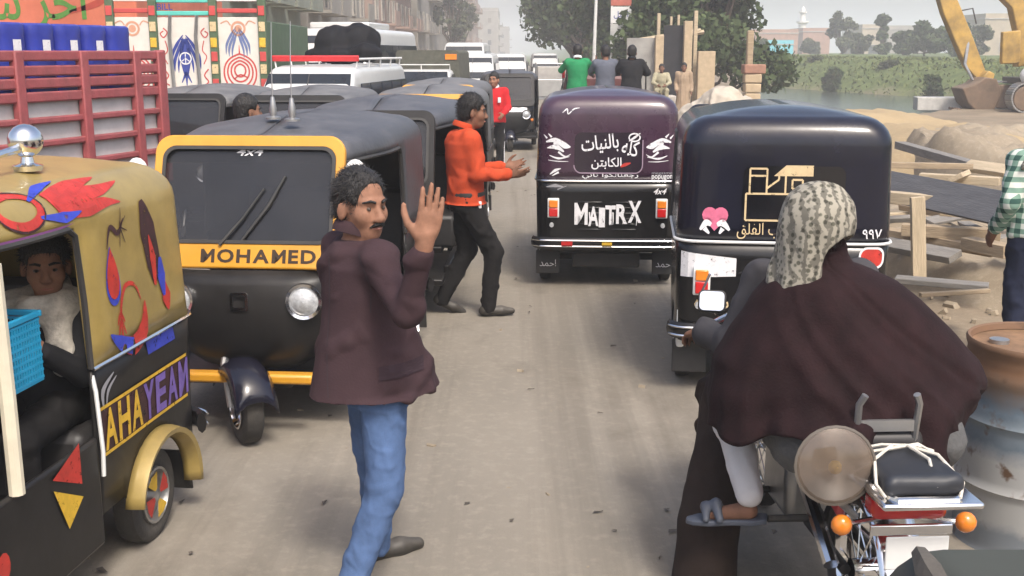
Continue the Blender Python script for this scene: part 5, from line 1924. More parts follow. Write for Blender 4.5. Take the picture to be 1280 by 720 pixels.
def bike_wheel(y):
    w = MB().lathe([(.225, -.03), (.255, -.045), (.285, -.04), (.30, -.015), (.30, .015), (.285, .04), (.255, .045), (.225, .03)], 36, frameT((0, 0, 0), (0, 1, 0), (1, 0, 0)), close=True).obj('wheel', m_rubber, bike, T=Matrix.Translation((0, y, .30)))
    MB().lathe([(.228, -.03), (.215, -.012), (.215, .012), (.228, .03)], 32, frameT((0, 0, 0), (0, 1, 0), (1, 0, 0)), close=True).lathe([(.04, -.05), (.04, .05), (.001, .05)], 14, frameT((0, 0, 0), (0, 1, 0), (1, 0, 0))).obj('rim', m_chrome, w)
    sp_ = MB()
    for k in range(18):
        a = k * math.pi / 9
        sp_.tube([(.02 * (-1) ** k, .04 * math.cos(a), .04 * math.sin(a)), (0, .218 * math.cos(a + .2), .218 * math.sin(a + .2))], .003, 4)
    tag(sp_.obj('spokes', m_chrome, w), kind='stuff')


bike_wheel(-.62)
bike_wheel(.68)
MB().tube([(0, .48, .86), (0, .3, .70), (0, -.1, .62), (0, -.45, .64), (0, -.85, .70)], .025, 8).tube([(0, .46, .80), (0, .25, .35), (0, -.2, .28), (0, -.35, .50)], .022, 8).tube([(.07, -.62, .30), (.07, -.2, .30)], .02, 8).tube([(-.07, -.62, .30), (-.07, -.2, .30)], .02, 8).obj('frame', m_plast, bike)
MB().box((0, .05, .40), (.26, .34, .30)).obj('engine', m_steel, bike, bevel=.04)
field_obj('fuel_tank', [elp((0, .24, .80), (.14, .26, .12)), elp((0, .05, .76), (.10, .16, .09))], .015, m_bred, bike)
field_obj('saddle', [rbox((0, -.22, .76), (.14, .42, .05), .04), rbox((0, -.52, .79), (.14, .2, .045), .04)], .015, m_seat, bike)
for s in (-1, 1):
    MB().box((s * .12, -.52, .62), (.03, .36, .16), Matrix.Rotation(R(8), 4, 'X')).obj('side_cover', m_bred, bike, bevel=.02)
    MB().tube([(s * .13, -.30, .52), (s * .12, -.62, .32)], .028, 10).obj('shock_absorber', m_chrome, bike)
    MB().tube([(s * .09, .68, .30), (s * .09, .55, .62), (s * .09, .44, .95)], .024, 10).obj('fork_leg', m_chrome, bike)
    ind = MB().tube([(s * .06, -.86, .60), (s * .17, -.89, .595)], .009, 6).obj('indicator', m_chrome, bike)
    MB().ell((s * .20, -.90, .595), (.034, .030, .034), 14).obj('amber_lens', m_amber, ind)
    ms = MB().tube([(s * .30, .42, .96), (s * .36, .44, 1.06), (s * .34, .40, 1.14)], .006, 6).obj('mirror_stalk', m_chrome, bike)
    for y_, z_ in ((.1, .30), (-.32, .36)):
        MB().tube([(s * .26, y_, z_), (s * .05, y_, z_)], .014, 6).obj('foot_peg', m_rubber, bike)
rm = MB().ext(rrect(.115, .095, .022, 4), .02, frameT((-.335, .36, 1.03), (1, -.29, .0), (-.29, -1, .4))).obj('mirror', m_plast, bike, bevel=.004)
MB().ext(rrect(.10, .08, .018, 4), .004, frameT((-.338, .350, 1.033), (1, -.29, .0), (-.29, -1, .4)) @ Matrix.Translation((0, 0, .019))).obj('mirror_glass', M('mirror_glass', (.85, .85, .86), .02, 1.0, var=.01), rm)
MB().tube([(-.36, .34, .93), (-.24, .42, .96), (0, .48, .92), (.24, .42, .96), (.36, .34, .93)], .013, 8).obj('handlebar', m_chrome, bike)
MB().lathe([(.05, -.08), (.09, -.02), (.095, .02), (.085, .025), (.001, .05)], 20, frameT((0, .58, .84), (1, 0, 0), (0, 1, 0))).obj('headlight', m_plast, bike)
MB().grid([[(x, -.62 - .335 * math.cos(R(a)) * 1, .30 + .335 * math.sin(R(a)) - abs(x) * .2) for x in (-.075, -.05, 0, .05, .075)] for a in range(-10, 120, 10)]).obj('rear_mudguard', m_chrome, bike, solid=.004)
MB().tube([(.14, .0, .22), (.15, -.5, .26), (.16, -.95, .34)], [.025, .038, .045], 12).obj('exhaust', m_chrome, bike)
# tail light, number plate
tl = MB().box((0, -.90, .665), (.24, .10, .085)).obj('tail_light', m_redl, bike, bevel=.025)
MB().box((0, -.955, .60), (.26, .014, .035)).obj('plate_bracket', m_chrome, bike, bevel=.004)
MB().box((.02, -.962, .525), (.20, .008, .11)).obj('number_plate', m_white, bike, bevel=.004)
# rear rack, pad and backrest
MB().tube([(-.12, -.66, .745), (-.13, -.98, .735), (-.09, -1.05, .735), (.09, -1.05, .735), (.13, -.98, .735), (.12, -.66, .745)], .014, 8).tube([(-.13, -.85, .74), (.13, -.85, .74)], .009, 6).tube([(-.12, -.75, .74), (-.10, -.70, .60)], .010, 6).tube([(.12, -.75, .74), (.10, -.70, .60)], .010, 6).obj('rear_rack', m_chrome, bike)
MB().box((.01, -.93, .725), (.31, .30, .022)).obj('rack_plate', m_chrome, bike, bevel=.009)
field_obj('rack_pad', [rbox((0, -.89, .772), (.125, .15, .034), .03)], .010, M('dark_pad', (.022, .024, .03), .5, var=.25), bike, k=.01, fold=(.006, 22, (1, 1, 1), 2))
MB().tube([(-.095, -.70, .745), (-.10, -.72, .93), (-.085, -.73, .965)], .012, 8).tube([(.095, -.70, .745), (.10, -.72, .93), (.085, -.73, .965)], .012, 8).box((0, -.712, .855), (.20, .014, .038)).obj('backrest', m_steel, bike)
rope = M('white_rope', (.60, .56, .48), .9, var=.2, scale=40)
for i, pts in enumerate((((-.13, -.76, .79), (-.05, -.80, .822), (.06, -.81, .82), (.13, -.78, .79)), ((-.14, -.80, .79), (-.03, -.83, .82), (.07, -.80, .822), (.135, -.82, .785)), ((-.02, -.81, .823), (-.11, -.90, .812), (-.14, -1.0, .77), (-.12, -1.03, .74)), ((.02, -.81, .823), (.10, -.88, .815), (.13, -1.0, .77), (.10, -1.05, .742)), ((.03, -.82, .823), (.055, -.92, .816), (.03, -1.04, .77)))):
    MB().tube([Vector(p) for p in pts], .0055, 6).obj('rope', rope, bike)
# round smoked lamp on its own stalk at the left of the rack
lampT = frameT((-.235, -.90, .795), (1, 0, 0), (-.05, -1, .12))
rl = MB().lathe([(.04, -.05), (.095, -.025), (.125, -.002), (.128, .008), (.120, .010)], 28, lampT).obj('round_lamp', M('lamp_shell', (.10, .085, .07), .4, dust=.2), bike)
MB().lathe([(.120, .008), (.09, .022), (.05, .03), (.001, .033)], 28, lampT).obj('lens', M('smoked_lens', (.16, .12, .09), .12, var=.3, scale=18, alpha=.72, coat=.6), rl)
MB().lathe([(.001, -.03), (.05, -.025), (.09, -.004), (.112, .006)], 24, lampT).obj('reflector', m_steel, rl)
MB().ell((-.235, -.905, .79), (.022, .022, .022), 10).obj('bulb', m_decy, rl)
MB().tube([(-.235, -.86, .79), (-.20, -.86, .66), (-.12, -.80, .58)], .013, 8).obj('lamp_stalk', m_steel, bike)
field_obj('saddle_bag', [elp((-.22, -.45, .74), (.10, .22, .12)), elp((.24, -.5, .76), (.10, .2, .12)), elp((0, -.45, .80), (.26, .2, .05))], .014, M('grey_bag_cloth', (.085, .085, .085), .9, var=.25, bump=.3), bike, k=.04, fold=(.014, 20, (1, 1, 1), 6))

# passenger wrapped in a dark brown shawl
m_shawl = cloth('dark_brown_shawl', (.017, .007, .008), var=.4, bump=.16, bscale=110)
m_greyw = cloth('charcoal_wool', (.055, .052, .056), var=.15)
m_whitet = cloth('white_trousers', (.62, .60, .60), var=.06)
m_brobe = cloth('dark_brown_robe', (.030, .020, .016), var=.3)
ro = Vector((1.17, 3.78, 0))
Lp = lambda x, y, z: A3((x - ro.x, y - ro.y, z))
Jq = joints(1.70, hr=Lp(1.28, 3.76, .84), hl=Lp(1.08, 3.76, .84), kr=Lp(1.47, 4.02, .70), kl=Lp(.84, 4.00, .69), ar=Lp(1.44, 3.86, .42), al=Lp(.875, 3.80, .43), fr=(.5, .6, -.1), fl=(-.85, .25, -.12), neck=Lp(1.12, 3.80, 1.28), head=Lp(1.09, 3.85, 1.425), sr=Lp(1.27, 3.83, 1.17), sl=Lp(1.03, 3.83, 1.17), er=Lp(1.42, 3.90, .95), el=Lp(.93, 3.95, .95), wr=Lp(1.30, 4.08, .95), wl=Lp(1.02, 4.10, .98))
pq = thing('person', 'passenger in dark brown shawl and patterned headscarf on the motorcycle', 'person', ro, 0)
hq = np.array(Matrix.Rotation(R(-28), 3, 'Z') @ Matrix.Rotation(R(-8), 3, 'X'))
field_obj('body', body_prims(Jq, [default_hand(Jq, 'r'), default_hand(Jq, 'l')], hq), .010, m_skin2, pq)
field_obj('hair', xf(hair_prims(.018, -.09), hq, Jq['head']), .010, m_hair, pq, k=.02, strands=2500)
# shawl: draped from the neck, wide and open at the hem
sil = [(1.38, 1.0, 1.17), (1.325, .985, 1.205), (1.30, .972, 1.274), (1.258, .91, 1.365), (1.197, .862, 1.446), (1.145, .835, 1.504), (1.066, .785, 1.584), (.974, .735, 1.667), (.896, .72, 1.706), (.84, .715, 1.68), (.79, .712, 1.64), (.755, .71, 1.61)]
rows = []
NS, NA = 46, 140
zz = [q[0] for q in sil][::-1]
for j in range(NS + 1):
    s_ = j / NS
    z = 1.38 + (.755 - 1.38) * s_
    xl, xr = np.interp(z, zz, [q[1] for q in sil][::-1]), np.interp(z, zz, [q[2] for q in sil][::-1])
    cx, a_ = (xl + xr) / 2, (xr - xl) / 2
    row = []
    for i in range(NA):
        th = 2 * math.pi * i / NA
        c_, n_ = math.cos(th), math.sin(th)
        bk_ = .30 if n_ < 0 else .34
        b_ = min(a_, .12 + bk_ * s_ ** .7)
        g = s_ ** 3
        f = 1 + g * (.075 * math.sin(7 * th + 2.2 * s_) + .055 * math.sin(13 * th + 1 + 3 * s_) + .03 * math.sin(23 * th - 4 * s_)) * (.4 + .6 * abs(n_)) + .014 * math.sin(31 * s_ + 4 * th) * s_
        # a slack diagonal fold across the back
        dq = (c_ * .8 + (z - 1.05) * 1.6)
        f += .07 * math.exp(-((dq - .12) / .035) ** 2) * (n_ < 0) * s_ ** .6 + .06 * math.exp(-((dq + .25) / .03) ** 2) * (n_ < 0) * s_ ** .6 - .05 * math.exp(-((dq - .45) / .04) ** 2) * (n_ < 0)
        f += .085 * math.exp(-(dq / .09) ** 2) * (n_ < 0) * s_ ** .7 + .075 * math.exp(-((dq + .45) / .07) ** 2) * (n_ < 0) * s_ ** .7 - .05 * math.exp(-((dq - .3) / .09) ** 2) * (n_ < 0)
        hem = (.035 * math.sin(3 * th + 1) + .02 * math.sin(8 * th)) * s_ ** 6
        row.append((cx - ro.x + a_ * c_ * (1 + (f - 1) * .5), 3.82 - ro.y + .0 + b_ * n_ * f, z + hem))
    rows.append(row)
MB().grid(rows, close=True).obj('shawl', m_shawl, pq, smooth=80, solid=.012)
# headscarf: a hood open at the lower right
hs = [elp((0, -.015, .045), (.104, .122, .125)), cap((-.02, -.05, .02), (-.075, -.09, -.15), .085, .05, k=.06), cap((.0, -.06, .06), (-.03, -.10, -.12), .08, .045, k=.06), cap((-.03, .0, .08), (-.10, -.02, -.15), .07, .04, k=.05), cap((-.1, -.02, -.12), (-.13, -.05, -.22), .045, .02, k=.04),
      elp((.085, -.075, -.125), (.085, .11, .165), rot(0, R(-24), 0), neg=True, k=.02), elp((0, .12, -.04), (.07, .08, .10), neg=True, k=.02)]
hood_R = np.array(Matrix.Rotation(R(-6), 3, 'Z'))
field_obj('headscarf', xf(hs, hood_R, Jq['head'] + A3((-.01, -.01, -.015)), 1.17), .008, m_kef, pq, k=.03, fold=(.012, 26, (1, 1, .6), 9))
field_obj('nape_cloth', [cap(Lp(1.11, 3.80, 1.29), Lp(1.11, 3.81, 1.37), .085, .07)], .010, m_shawl, pq)
# trousers and sandal of the near leg
field_obj('trousers', [cap(Jq['hl'], Jq['kl'], .085, .075, k=.03), cap(Jq['kl'], Jq['al'] + A3((0, 0, .03)), .072, .052, k=.03), cap(Jq['hr'], Jq['kr'], .09, .075, k=.03), cap(Jq['kr'], Jq['ar'] + A3((0, 0, .03)), .072, .055, k=.03), elp((Jq['hl'] + Jq['hr']) / 2, (.17, .13, .12), k=.04)], .010, m_whitet, pq, k=.02, fold=(.011, 30, (1, 1, .7), 8))
m_sand = M('blue_grey_sandal', (.075, .085, .11), .6, var=.2)
for d in 'lr':
    a, ft = Jq['a' + d], unit(Jq['f' + d])
    sd_ = unit(np.cross(ft, (0, 0, 1)))
    base = a + A3((0, 0, -.085))
    Tm = Matrix(((*[float(q) for q in (sd_[0], ft[0], 0)], 0), (*[float(q) for q in (sd_[1], ft[1], 0)], 0), (0, float(ft[2]), 1, 0), (0, 0, 0, 1)))
    so = MB().ext([(-.045 * w_, y_) for w_, y_ in ((.7, -.07), (1, -.02), (.85, .06), (1.05, .14), (.8, .20), (.3, .23))] + [(.045 * w_, y_) for w_, y_ in ((.3, .23), (.9, .19), (1.1, .13), (.85, .06), (.9, -.02), (.7, -.07))], .022, Matrix.Translation(Vector(base)) @ Tm).obj('sandal', m_sand, pq, bevel=.006)
    q0 = base + A3((0, 0, .03))
    field_obj('sandal_strap', [cap(q0 + ft * .10 + sd_ * .048, q0 + ft * .12 + A3((0, 0, .045)), .016, .018), cap(q0 + ft * .12 + A3((0, 0, .045)), q0 + ft * .10 - sd_ * .048, .018, .016), cap(q0 + ft * .15 + sd_ * .045, q0 + ft * .16 + A3((0, 0, .035)), .014, .016), cap(q0 + ft * .16 + A3((0, 0, .035)), q0 + ft * .15 - sd_ * .045, .016, .014)], .008, m_sand, so, k=.02)

# driver in a charcoal top, mostly hidden behind the shawl
rd = Vector((1.16, 4.22, 0))
Ld = lambda x, y, z: A3((x - rd.x, y - rd.y, z))
Jd = joints(1.70, hr=Ld(1.27, 4.16, .83), hl=Ld(1.07, 4.16, .83), kr=Ld(1.42, 4.50, .66), kl=Ld(.88, 4.46, .64), ar=Ld(1.43, 4.26, .32), al=Ld(.80, 4.18, .30), fr=(.1, 1, 0), fl=(-.1, 1, 0), neck=Ld(1.17, 4.26, 1.22), head=Ld(1.185, 4.33, 1.35), sr=Ld(1.36, 4.24, 1.18), sl=Ld(.985, 4.24, 1.18), er=Ld(1.52, 4.34, .92), el=Ld(.86, 4.20, .92), wr=Ld(1.52, 4.50, .94), wl=Ld(.785, 4.39, .925))
hdl = hand_prims(Jd['wl'], (-.35, .8, -.3), (.2, -.1, -1), (1, .2, 0), .9, .03)
hdr = hand_prims(Jd['wr'], (-.1, .95, .1), (0, .1, -1), (-1, .2, 0), 1.1, .03)
pdv, _ = person('motorcycle driver in charcoal top and dark robe in front of the shawled passenger', rd, 0, Jd, m_skin2, m_greyw, m_brobe, h=.010, hem=.74, tope=.034, bott_e=.03, hands=[hdr, hdl], head=(0, R(-10), 0), top_name='charcoal_top', foldamp=.018, cuffr=.015)
field_obj('robe_skirt', [cap(Ld(.90, 4.34, .66), Ld(.78, 4.06, .22), .10, .12, k=.05), cap(Ld(1.02, 4.2, .75), Ld(.90, 4.40, .62), .13, .10, k=.05), cap(Ld(.78, 4.06, .22), Ld(.76, 4.0, .02), .12, .13, k=.03)], .012, m_brobe, pdv, k=.05, fold=(.02, 18, (1, 1, .4), 4))

# ================================================================ OTHER VEHICLES
def shell(st, n=7):
    """closed body: stations (y, half width, z0, z1, top radius, tumble)"""
    rows = []
    for y, w, z0, z1, r, tb in st:
        row = []
        L = [(-w * .94, z0), (-w, z0 + .08), (-w, z0 + (z1 - z0) * .45)]
        for k in range(n):
            a = math.pi - math.pi / 2 * k / (n - 1)
            L.append((-(w - tb) + r + r * math.cos(a), z1 - r + r * math.sin(a)))
        L += [(-x, z) for x, z in reversed(L)]
        rows.append([(x, y, z) for x, z in L])
    m = MB().grid(rows, close=True)
    k = len(rows[0])
    o = len(m.v) - k * len(rows)
    m.f.append(tuple(o + i for i in reversed(range(k))))
    m.f.append(tuple(o + (len(rows) - 1) * k + i for i in range(k)))
    return m


def quad(p, d, mat, name, par, bev=.004):
    """thin panel on four corner points, thickness d along its normal"""
    p = [Vector(q) for q in p]
    nrm = (p[1] - p[0]).cross(p[3] - p[0]).normalized()
    m = MB().add([q - nrm * d for q in p] + [q + nrm * d for q in p], [(3, 2, 1, 0), (4, 5, 6, 7), (0, 1, 5, 4), (1, 2, 6, 5), (2, 3, 7, 6), (3, 0, 4, 7)])
    return m.obj(name, mat, par, bevel=bev)


def road_wheel(par, x, y, r=.32, w=.20):
    o = MB().lathe([(r * .6, -w / 2), (r * .85, -w / 2), (r, -w * .35), (r, w * .35), (r * .85, w / 2), (r * .6, w / 2)], 28, frameT((0, 0, 0), (0, 1, 0), (1, 0, 0)), close=True).obj('wheel', m_rubber, par, T=Matrix.Translation((x, y, r)))
    MB().lathe([(r * .62, w * .42), (r * .5, w * .3), (r * .2, w * .4), (.001, w * .42)], 20, frameT((0, 0, 0), (0, 1, 0), (1, 0, 0))).lathe([(r * .62, -w * .42), (r * .5, -w * .3), (r * .2, -w * .4), (.001, -w * .42)], 20, frameT((0, 0, 0), (0, 1, 0), (1, 0, 0))).obj('rim', m_steel, o)


m_vanw = M('van_white_paint', (.56, .57, .56), .35, var=.05, coat=.3, dust=.22)
m_black = M('black_trim', (.02, .02, .02), .6, dust=.15)


def minibus(label, loc, rz, Lg=4.6, W=1.66, H=1.98, paint=None, name='minibus', group=None, cat='van'):
    t = thing(name, label, cat, loc, rz, group)
    w, f, b = W / 2, Lg / 2, -Lg / 2
    k = H / 1.98
    st = [(b, w * .96, .42, H - .06, .16, .10), (b + .08, w, .34, H, .18, .10), (f - 1.15, w, .32, H, .18, .10), (f - .80, w, .32, H - .03, .17, .12), (f - .42, w * .99, .32, H - .42 * k, .10, .07), (f - .16, w * .97, .33, H - .84 * k, .08, .04), (f - .03, w * .94, .38, H - .98 * k, .06, .03), (f, w * .9, .45, H - 1.08 * k, .05, .02)]
    shell(st).obj('body', paint or m_vanw, t, smooth=28)
    g = .012
    # windscreen
    z0, z1 = H - .80 * k, H - .14 * k
    y0, y1 = f - .195 + g * 2, f - .70 + g * 2
    quad([(-w * .88, y0, z0), (w * .88, y0, z0), (w * .80, y1, z1), (-w * .80, y1, z1)], .012, m_glassd, 'windscreen', t)
    quad([(-.008, y0 + .02, z0), (.008, y0 + .02, z0), (.008, y1 + .02, z1), (-.008, y1 + .02, z1)], .006, m_vanw if W > 2 else m_black, 'windscreen_divider', t)
    for s in (-1, 1):
        for i, (ya, yb) in enumerate(((f - 1.42, f - .82), (f - 2.25, f - 1.50), (f - 3.05, f - 2.33), (f - 3.85, f - 3.13), (b + .18, f - 3.93))):
            if yb - ya < .2:
                continue
            za, zb = H - .82 * k, H - .30 * k
            xa, xb = w + .001, w - .052
            if i == 0:
                quad([(s * xa, yb + .28, za), (s * xa, ya, za), (s * xb, ya, zb), (s * xb, yb - .05, zb)], .010, m_glassd, 'side_window', t)
            else:
                quad([(s * xa, yb, za), (s * xa, ya, za), (s * xb, ya, zb), (s * xb, yb, zb)], .010, m_glassd, 'side_window', t)
        MB().box((s * w * .70, f - .01, H - 1.18 * k), (.26, .05, .16)).obj('headlight', m_lens, t, bevel=.02)
        MB().box((s * w * .92, f - .06, H - 1.18 * k), (.07, .06, .14)).obj('indicator', m_amber, t, bevel=.01)
        for y in (f - .72, b + .95):
            road_wheel(t, s * (w - .10), y, .31)
        a = MB().tube([(s * w * .97, f - .55, H - .72 * k), (s * (w + .14), f - .48, H - .66 * k)], .010, 6).obj('mirror_arm', m_black, t)
        MB().box((s * (w + .16), f - .48, H - .60 * k), (.10, .05, .20)).obj('mirror', m_black, a, bevel=.015)
    MB().box((0, f + .01, .48), (W * .96, .12, .16)).obj('bumper', m_black, t, bevel=.03)
    MB().box((0, f + .0, H - 1.18 * k), (W * .48, .03, .11)).obj('grille', m_black, t, bevel=.01)
    quad([(-w * .74, b - .005, H - .80 * k), (w * .74, b - .005, H - .80 * k), (w * .68, b + .0, H - .28 * k), (-w * .68, b + .0, H - .28 * k)], .010, m_glassd, 'rear_window', t)
    return t


# white minibus with red roof rack
van = minibus('white minibus with red roof rack behind the grey-hooded rickshaws', (-3.02, 19.25, 0), R(174), H=1.84)
rk = MB()
for s in (-1, 1):
    rk.tube([(s * .68, 1.25, 1.94), (s * .70, -2.1, 1.94)], .022, 6)
for y in (1.25, .4, -.45, -1.3, -2.1):
    rk.tube([(-.70, y, 1.94), (.70, y, 1.94)], .018, 6)
    for s in (-1, 1):
        rk.tube([(s * .66, y, 1.80), (s * .68, y, 1.94)], .014, 6)
rk.obj('roof_rack', m_white, van)
MB().box((0, 1.27, 1.95), (1.42, .05, .09), Matrix.Rotation(R(-12), 4, 'X')).obj('rack_board', M('red_board', (.62, .03, .035), .5, var=.1), van, bevel=.01)
bundle = tag(field_obj('black_bundle', [elp((-.16, 0, .24), (.36, .4, .32)), elp((.26, .1, .30), (.38, .4, .30)), elp((0, 0, .06), (.66, .5, .16)), elp((.42, -.3, .10), (.28, .3, .14))], .03, M('black_tarp', (.006, .006, .008), .75, var=.3, spec=.2), None, k=.08, fold=(.05, 9, (1, 1, 1), 3)), 'black tarpaulin bundle tied on the roof of the white minibus', 'bundle')
bundle.location = (-2.98, 19.9, 1.95)
# taller white bus behind it
bus = minibus('taller white bus behind the red-racked minibus', (-4.10, 29.6, 0), R(174), 6.6, 2.1, 2.62, name='white_bus', cat='bus')
MB().box((0, .5, 2.70), (1.5, 2.4, .16)).obj('roof_box', m_vanw, bus, bevel=.04)
minibus('small white van in the haze beyond the canvas-topped pickup', (-1.28, 39.5, 0), R(178), 4.2, 1.6, 2.0, group='hazy oncoming vans')
minibus('white van farther off, beside the black rickshaw roof', (-.12, 47.5, 0), R(179), 4.4, 1.62, 1.98, group='hazy oncoming vans')
minibus('tiny white van farthest down the hazy street', (1.9, 66, 0), R(180), 4.4, 1.66, 2.0, group='hazy oncoming vans')
minibus('pale box-shaped van half hidden behind the small white van', (-1.95, 49, 0), R(178), 5.0, 1.9, 2.45, group='hazy oncoming vans')


def pickup(label, loc, rz, paint, W=1.62, group=None, name='pickup_truck'):
    t = thing(name, label, 'pickup truck', loc, rz, group)
    w = W / 2
    shell([(.35, w * .96, .42, 1.50, .14, .12), (.45, w, .34, 1.62, .15, .12), (1.05, w, .34, 1.60, .15, .12), (1.55, w * .98, .34, 1.08, .07, .04), (2.15, w * .95, .36, .98, .08, .04), (2.25, w * .9, .42, .82, .06, .03)]).obj('cab', paint, t, smooth=28)
    quad([(-w * .86, 1.545, 1.12), (w * .86, 1.545, 1.12), (w * .76, 1.13, 1.56), (-w * .76, 1.13, 1.56)], .014, m_glassd, 'windscreen', t)
    quad([(-w * .8, .37, 1.12), (w * .8, .37, 1.12), (w * .72, .39, 1.48), (-w * .72, .39, 1.48)], .012, m_glassd, 'rear_window', t)
    MB().box((0, -.95, .62), (W, 2.5, .10)).obj('bed_floor', paint, t, bevel=.01)
    for s in (-1, 1):
        quad([(s * (w + .002), 1.38, 1.08), (s * (w + .002), .52, 1.08), (s * (w - .09), .55, 1.50), (s * (w - .09), 1.02, 1.50)], .010, m_glassd, 'side_window', t)
        MB().box((s * (w - .03), -.95, .86), (.06, 2.5, .42)).obj('bed_side', paint, t, bevel=.015)
        MB().box((s * w * .75, 2.235, .80), (.22, .05, .14)).obj('headlight', m_lens, t, bevel=.02)
        MB().box((s * (w - .10), -2.215, .80), (.10, .04, .22)).obj('tail_light', m_redl, t, bevel=.01)
        for y in (1.55, -1.35):
            road_wheel(t, s * (w - .12), y, .31)
    MB().box((0, -2.18, .86), (W - .12, .05, .42)).obj('tailgate', paint, t, bevel=.012)
    MB().box((0, 2.28, .50), (W * .98, .10, .16)).obj('front_bumper', m_black, t, bevel=.03)
    MB().box((0, -2.42, .47), (W * .98, .34, .07)).obj('rear_step', m_steel, t, bevel=.02)
    MB().box((0, -.2, .42), (W * .5, 3.8, .14)).obj('chassis', m_black, t)
    return t


m_maroon = M('maroon_paint', (.09, .012, .014), .4, var=.2, coat=.3, dust=.3)
pk = pickup('dark maroon pickup with men standing on its rear step', (1.80, 23.0, 0), R(-1), m_maroon)
bar = MB()
for y in (-2.1, .25):
    bar.tube([(-.74, y, 1.05), (-.74, y, 1.86), (.74, y, 1.86), (.74, y, 1.05)], .022, 6)
for s in (-.74, 0, .74):
    bar.tube([(s, -2.1, 1.86), (s, .25, 1.86)], .018, 6)
bar.obj('cargo_frame', m_black, pk)
MB().box((-.80, -2.0, 1.70), (.05, .3, .25)).obj('red_board', M('red_board', (.62, .03, .035), .5, var=.1), pk, bevel=.01)
cv = pickup('white pickup with grey-green canvas cover facing the camera', (-2.18, 29.4, 0), R(176), m_vanw, 1.66)
shell([(-2.15, .84, 1.02, 2.10, .10, .02), (.30, .84, 1.02, 2.10, .10, .02)]).obj('canvas_cover', cloth('grey_green_canvas', (.095, .095, .075), var=.2), cv, smooth=40)
MB().tube([(-.72, 1.35, 1.60), (-.72, 1.35, 1.74), (.72, 1.35, 1.74), (.72, 1.35, 1.60)], .016, 6).tube([(0, 1.35, 1.74), (0, 1.35, 1.60)], .014, 6).obj('cab_rack', m_white, cv)
MB().box((-.62, .315, 1.93), (.30, .02, .14)).obj('orange_sticker', m_amber, cv, bevel=.004)
# small cargo tricycle with a cage
ct = thing('cargo_tricycle', 'small cargo tricycle with grey cage back beyond the purple rickshaw', 'tricycle', (1.12, 33.5, 0), 0)
MB().box((0, 0, .72), (.92, 1.5, .08)).obj('bed', m_steel, ct, bevel=.01)
MB().box((0, -.76, 1.0), (.70, .03, .46)).obj('tailboard', M('grey_board', (.30, .30, .29), .7, dust=.3), ct, bevel=.01)
MB().box((0, .1, 1.42), (.72, 1.2, .42)).obj('load', M('pale_crate', (.42, .40, .37), .8, dust=.3), ct, bevel=.02)
fm = MB()
for s in (-.4, .4):
    for y in (-.74, .74):
        fm.tube([(s, y, .72), (s, y, 1.72)], .02, 6)
    fm.tube([(s, -.74, 1.72), (s, .74, 1.72)], .016, 6)
fm.tube([(-.4, -.74, 1.72), (.4, -.74, 1.72)], .016, 6).tube([(-.4, -.74, 1.25), (.4, -.74, 1.25)], .016, 6).obj('cage', m_steel, ct)
for s in (-.42, .42):
    road_wheel(ct, s, -.2, .28, .10)
road_wheel(ct, 0, 1.25, .28, .09)
MB().tube([(0, .7, .7), (0, 1.1, .85), (0, 1.25, .28)], .025, 6).tube([(-.3, 1.0, 1.0), (0, 1.08, .98), (.3, 1.0, 1.0)], .012, 6).obj('steering', m_black, ct)

# ---------------------------------------------------------------- red stake truck carrying blue drums
m_rail = M('worn_red_paint', (.29, .055, .062), .5, var=.22, scale=9, dust=.2, bump=.2)
m_panel = M('dirty_white_panel', (.52, .51, .50), .7, var=.14, scale=3, dust=.2)
corner = Vector((-3.36, 10.75, 0))
ang = R(17)
tr = thing('stake_truck', 'red stake-sided truck with dirty white panels at the left', 'truck', corner, -ang)
# local: the visible side lies in the plane x = 0, running from y = 0 (far end) to y = -5.2 (towards us); body extends to -x
zt = 2.03
zr = [2.02, 1.90, 1.80, 1.69, 1.50, 1.31, 1.12, .92]
for y in (-.05, -.42, -1.16, -1.95, -2.75, -3.5, -4.3, -5.1):
    MB().box((.0, y, 1.44), (.07, .10, 1.24)).obj('post', m_rail, tr, bevel=.012)
MB().box((-.02, .0, 1.44), (.10, .06, 1.26)).obj('end_post', m_rail, tr, bevel=.012)
for i, z in enumerate(zr):
    MB().box((-.012, -2.6, z), (.055, 5.2, .085 if i < 4 else .055)).obj('rail', m_rail, tr, bevel=.014)
ys_ = [-.05, -.42, -1.16, -1.95, -2.75, -3.5, -4.3, -5.1]
for i in range(len(ys_) - 1):
    for j in (3, 4, 5, 6):
        MB().box((-.055, (ys_[i] + ys_[i + 1]) / 2, (zr[j] + zr[j + 1]) / 2), (.02, ys_[i] - ys_[i + 1] - .02, zr[j] - zr[j + 1] - .02)).obj('panel', m_panel, tr)
for z in zr:
    MB().box((-2.1, -2.6, z), (.05, 5.2, .085)).obj('rail', m_rail, tr, bevel=.01)
for x in (-.3, -1.0, -1.8):
    MB().box((x, .02, 1.44), (.08, .06, 1.2)).obj('post', m_rail, tr, bevel=.01)
for z in zr:
    MB().box((-1.05, .0, z), (2.1, .04, .085)).obj('rail', m_rail, tr, bevel=.01)
MB().box((-1.05, -2.6, .86), (2.14, 5.2, .12)).obj('bed', m_rail, tr, bevel=.01)
MB().box((-1.05, -2.6, .62), (.9, 5.6, .24)).obj('chassis', m_black, tr)
for x in (-.2, -1.9):
    for y in (-1.2, -6.0):
        road_wheel(tr, x, y, .40, .26)
shell([(-7.2, .95, .5, 1.3, .1, .05), (-7.0, 1.0, .45, 1.5, .1, .05), (-6.6, 1.0, .45, 2.3, .15, .1), (-5.5, 1.0, .45, 2.3, .15, .1)]).obj('cab', m_rail, tr, T=Matrix.Translation((-1.05, 0, 0)), smooth=28)
m_blue = M('blue_plastic', (.014, .03, .30), .35, var=.25, scale=5, dust=.12)
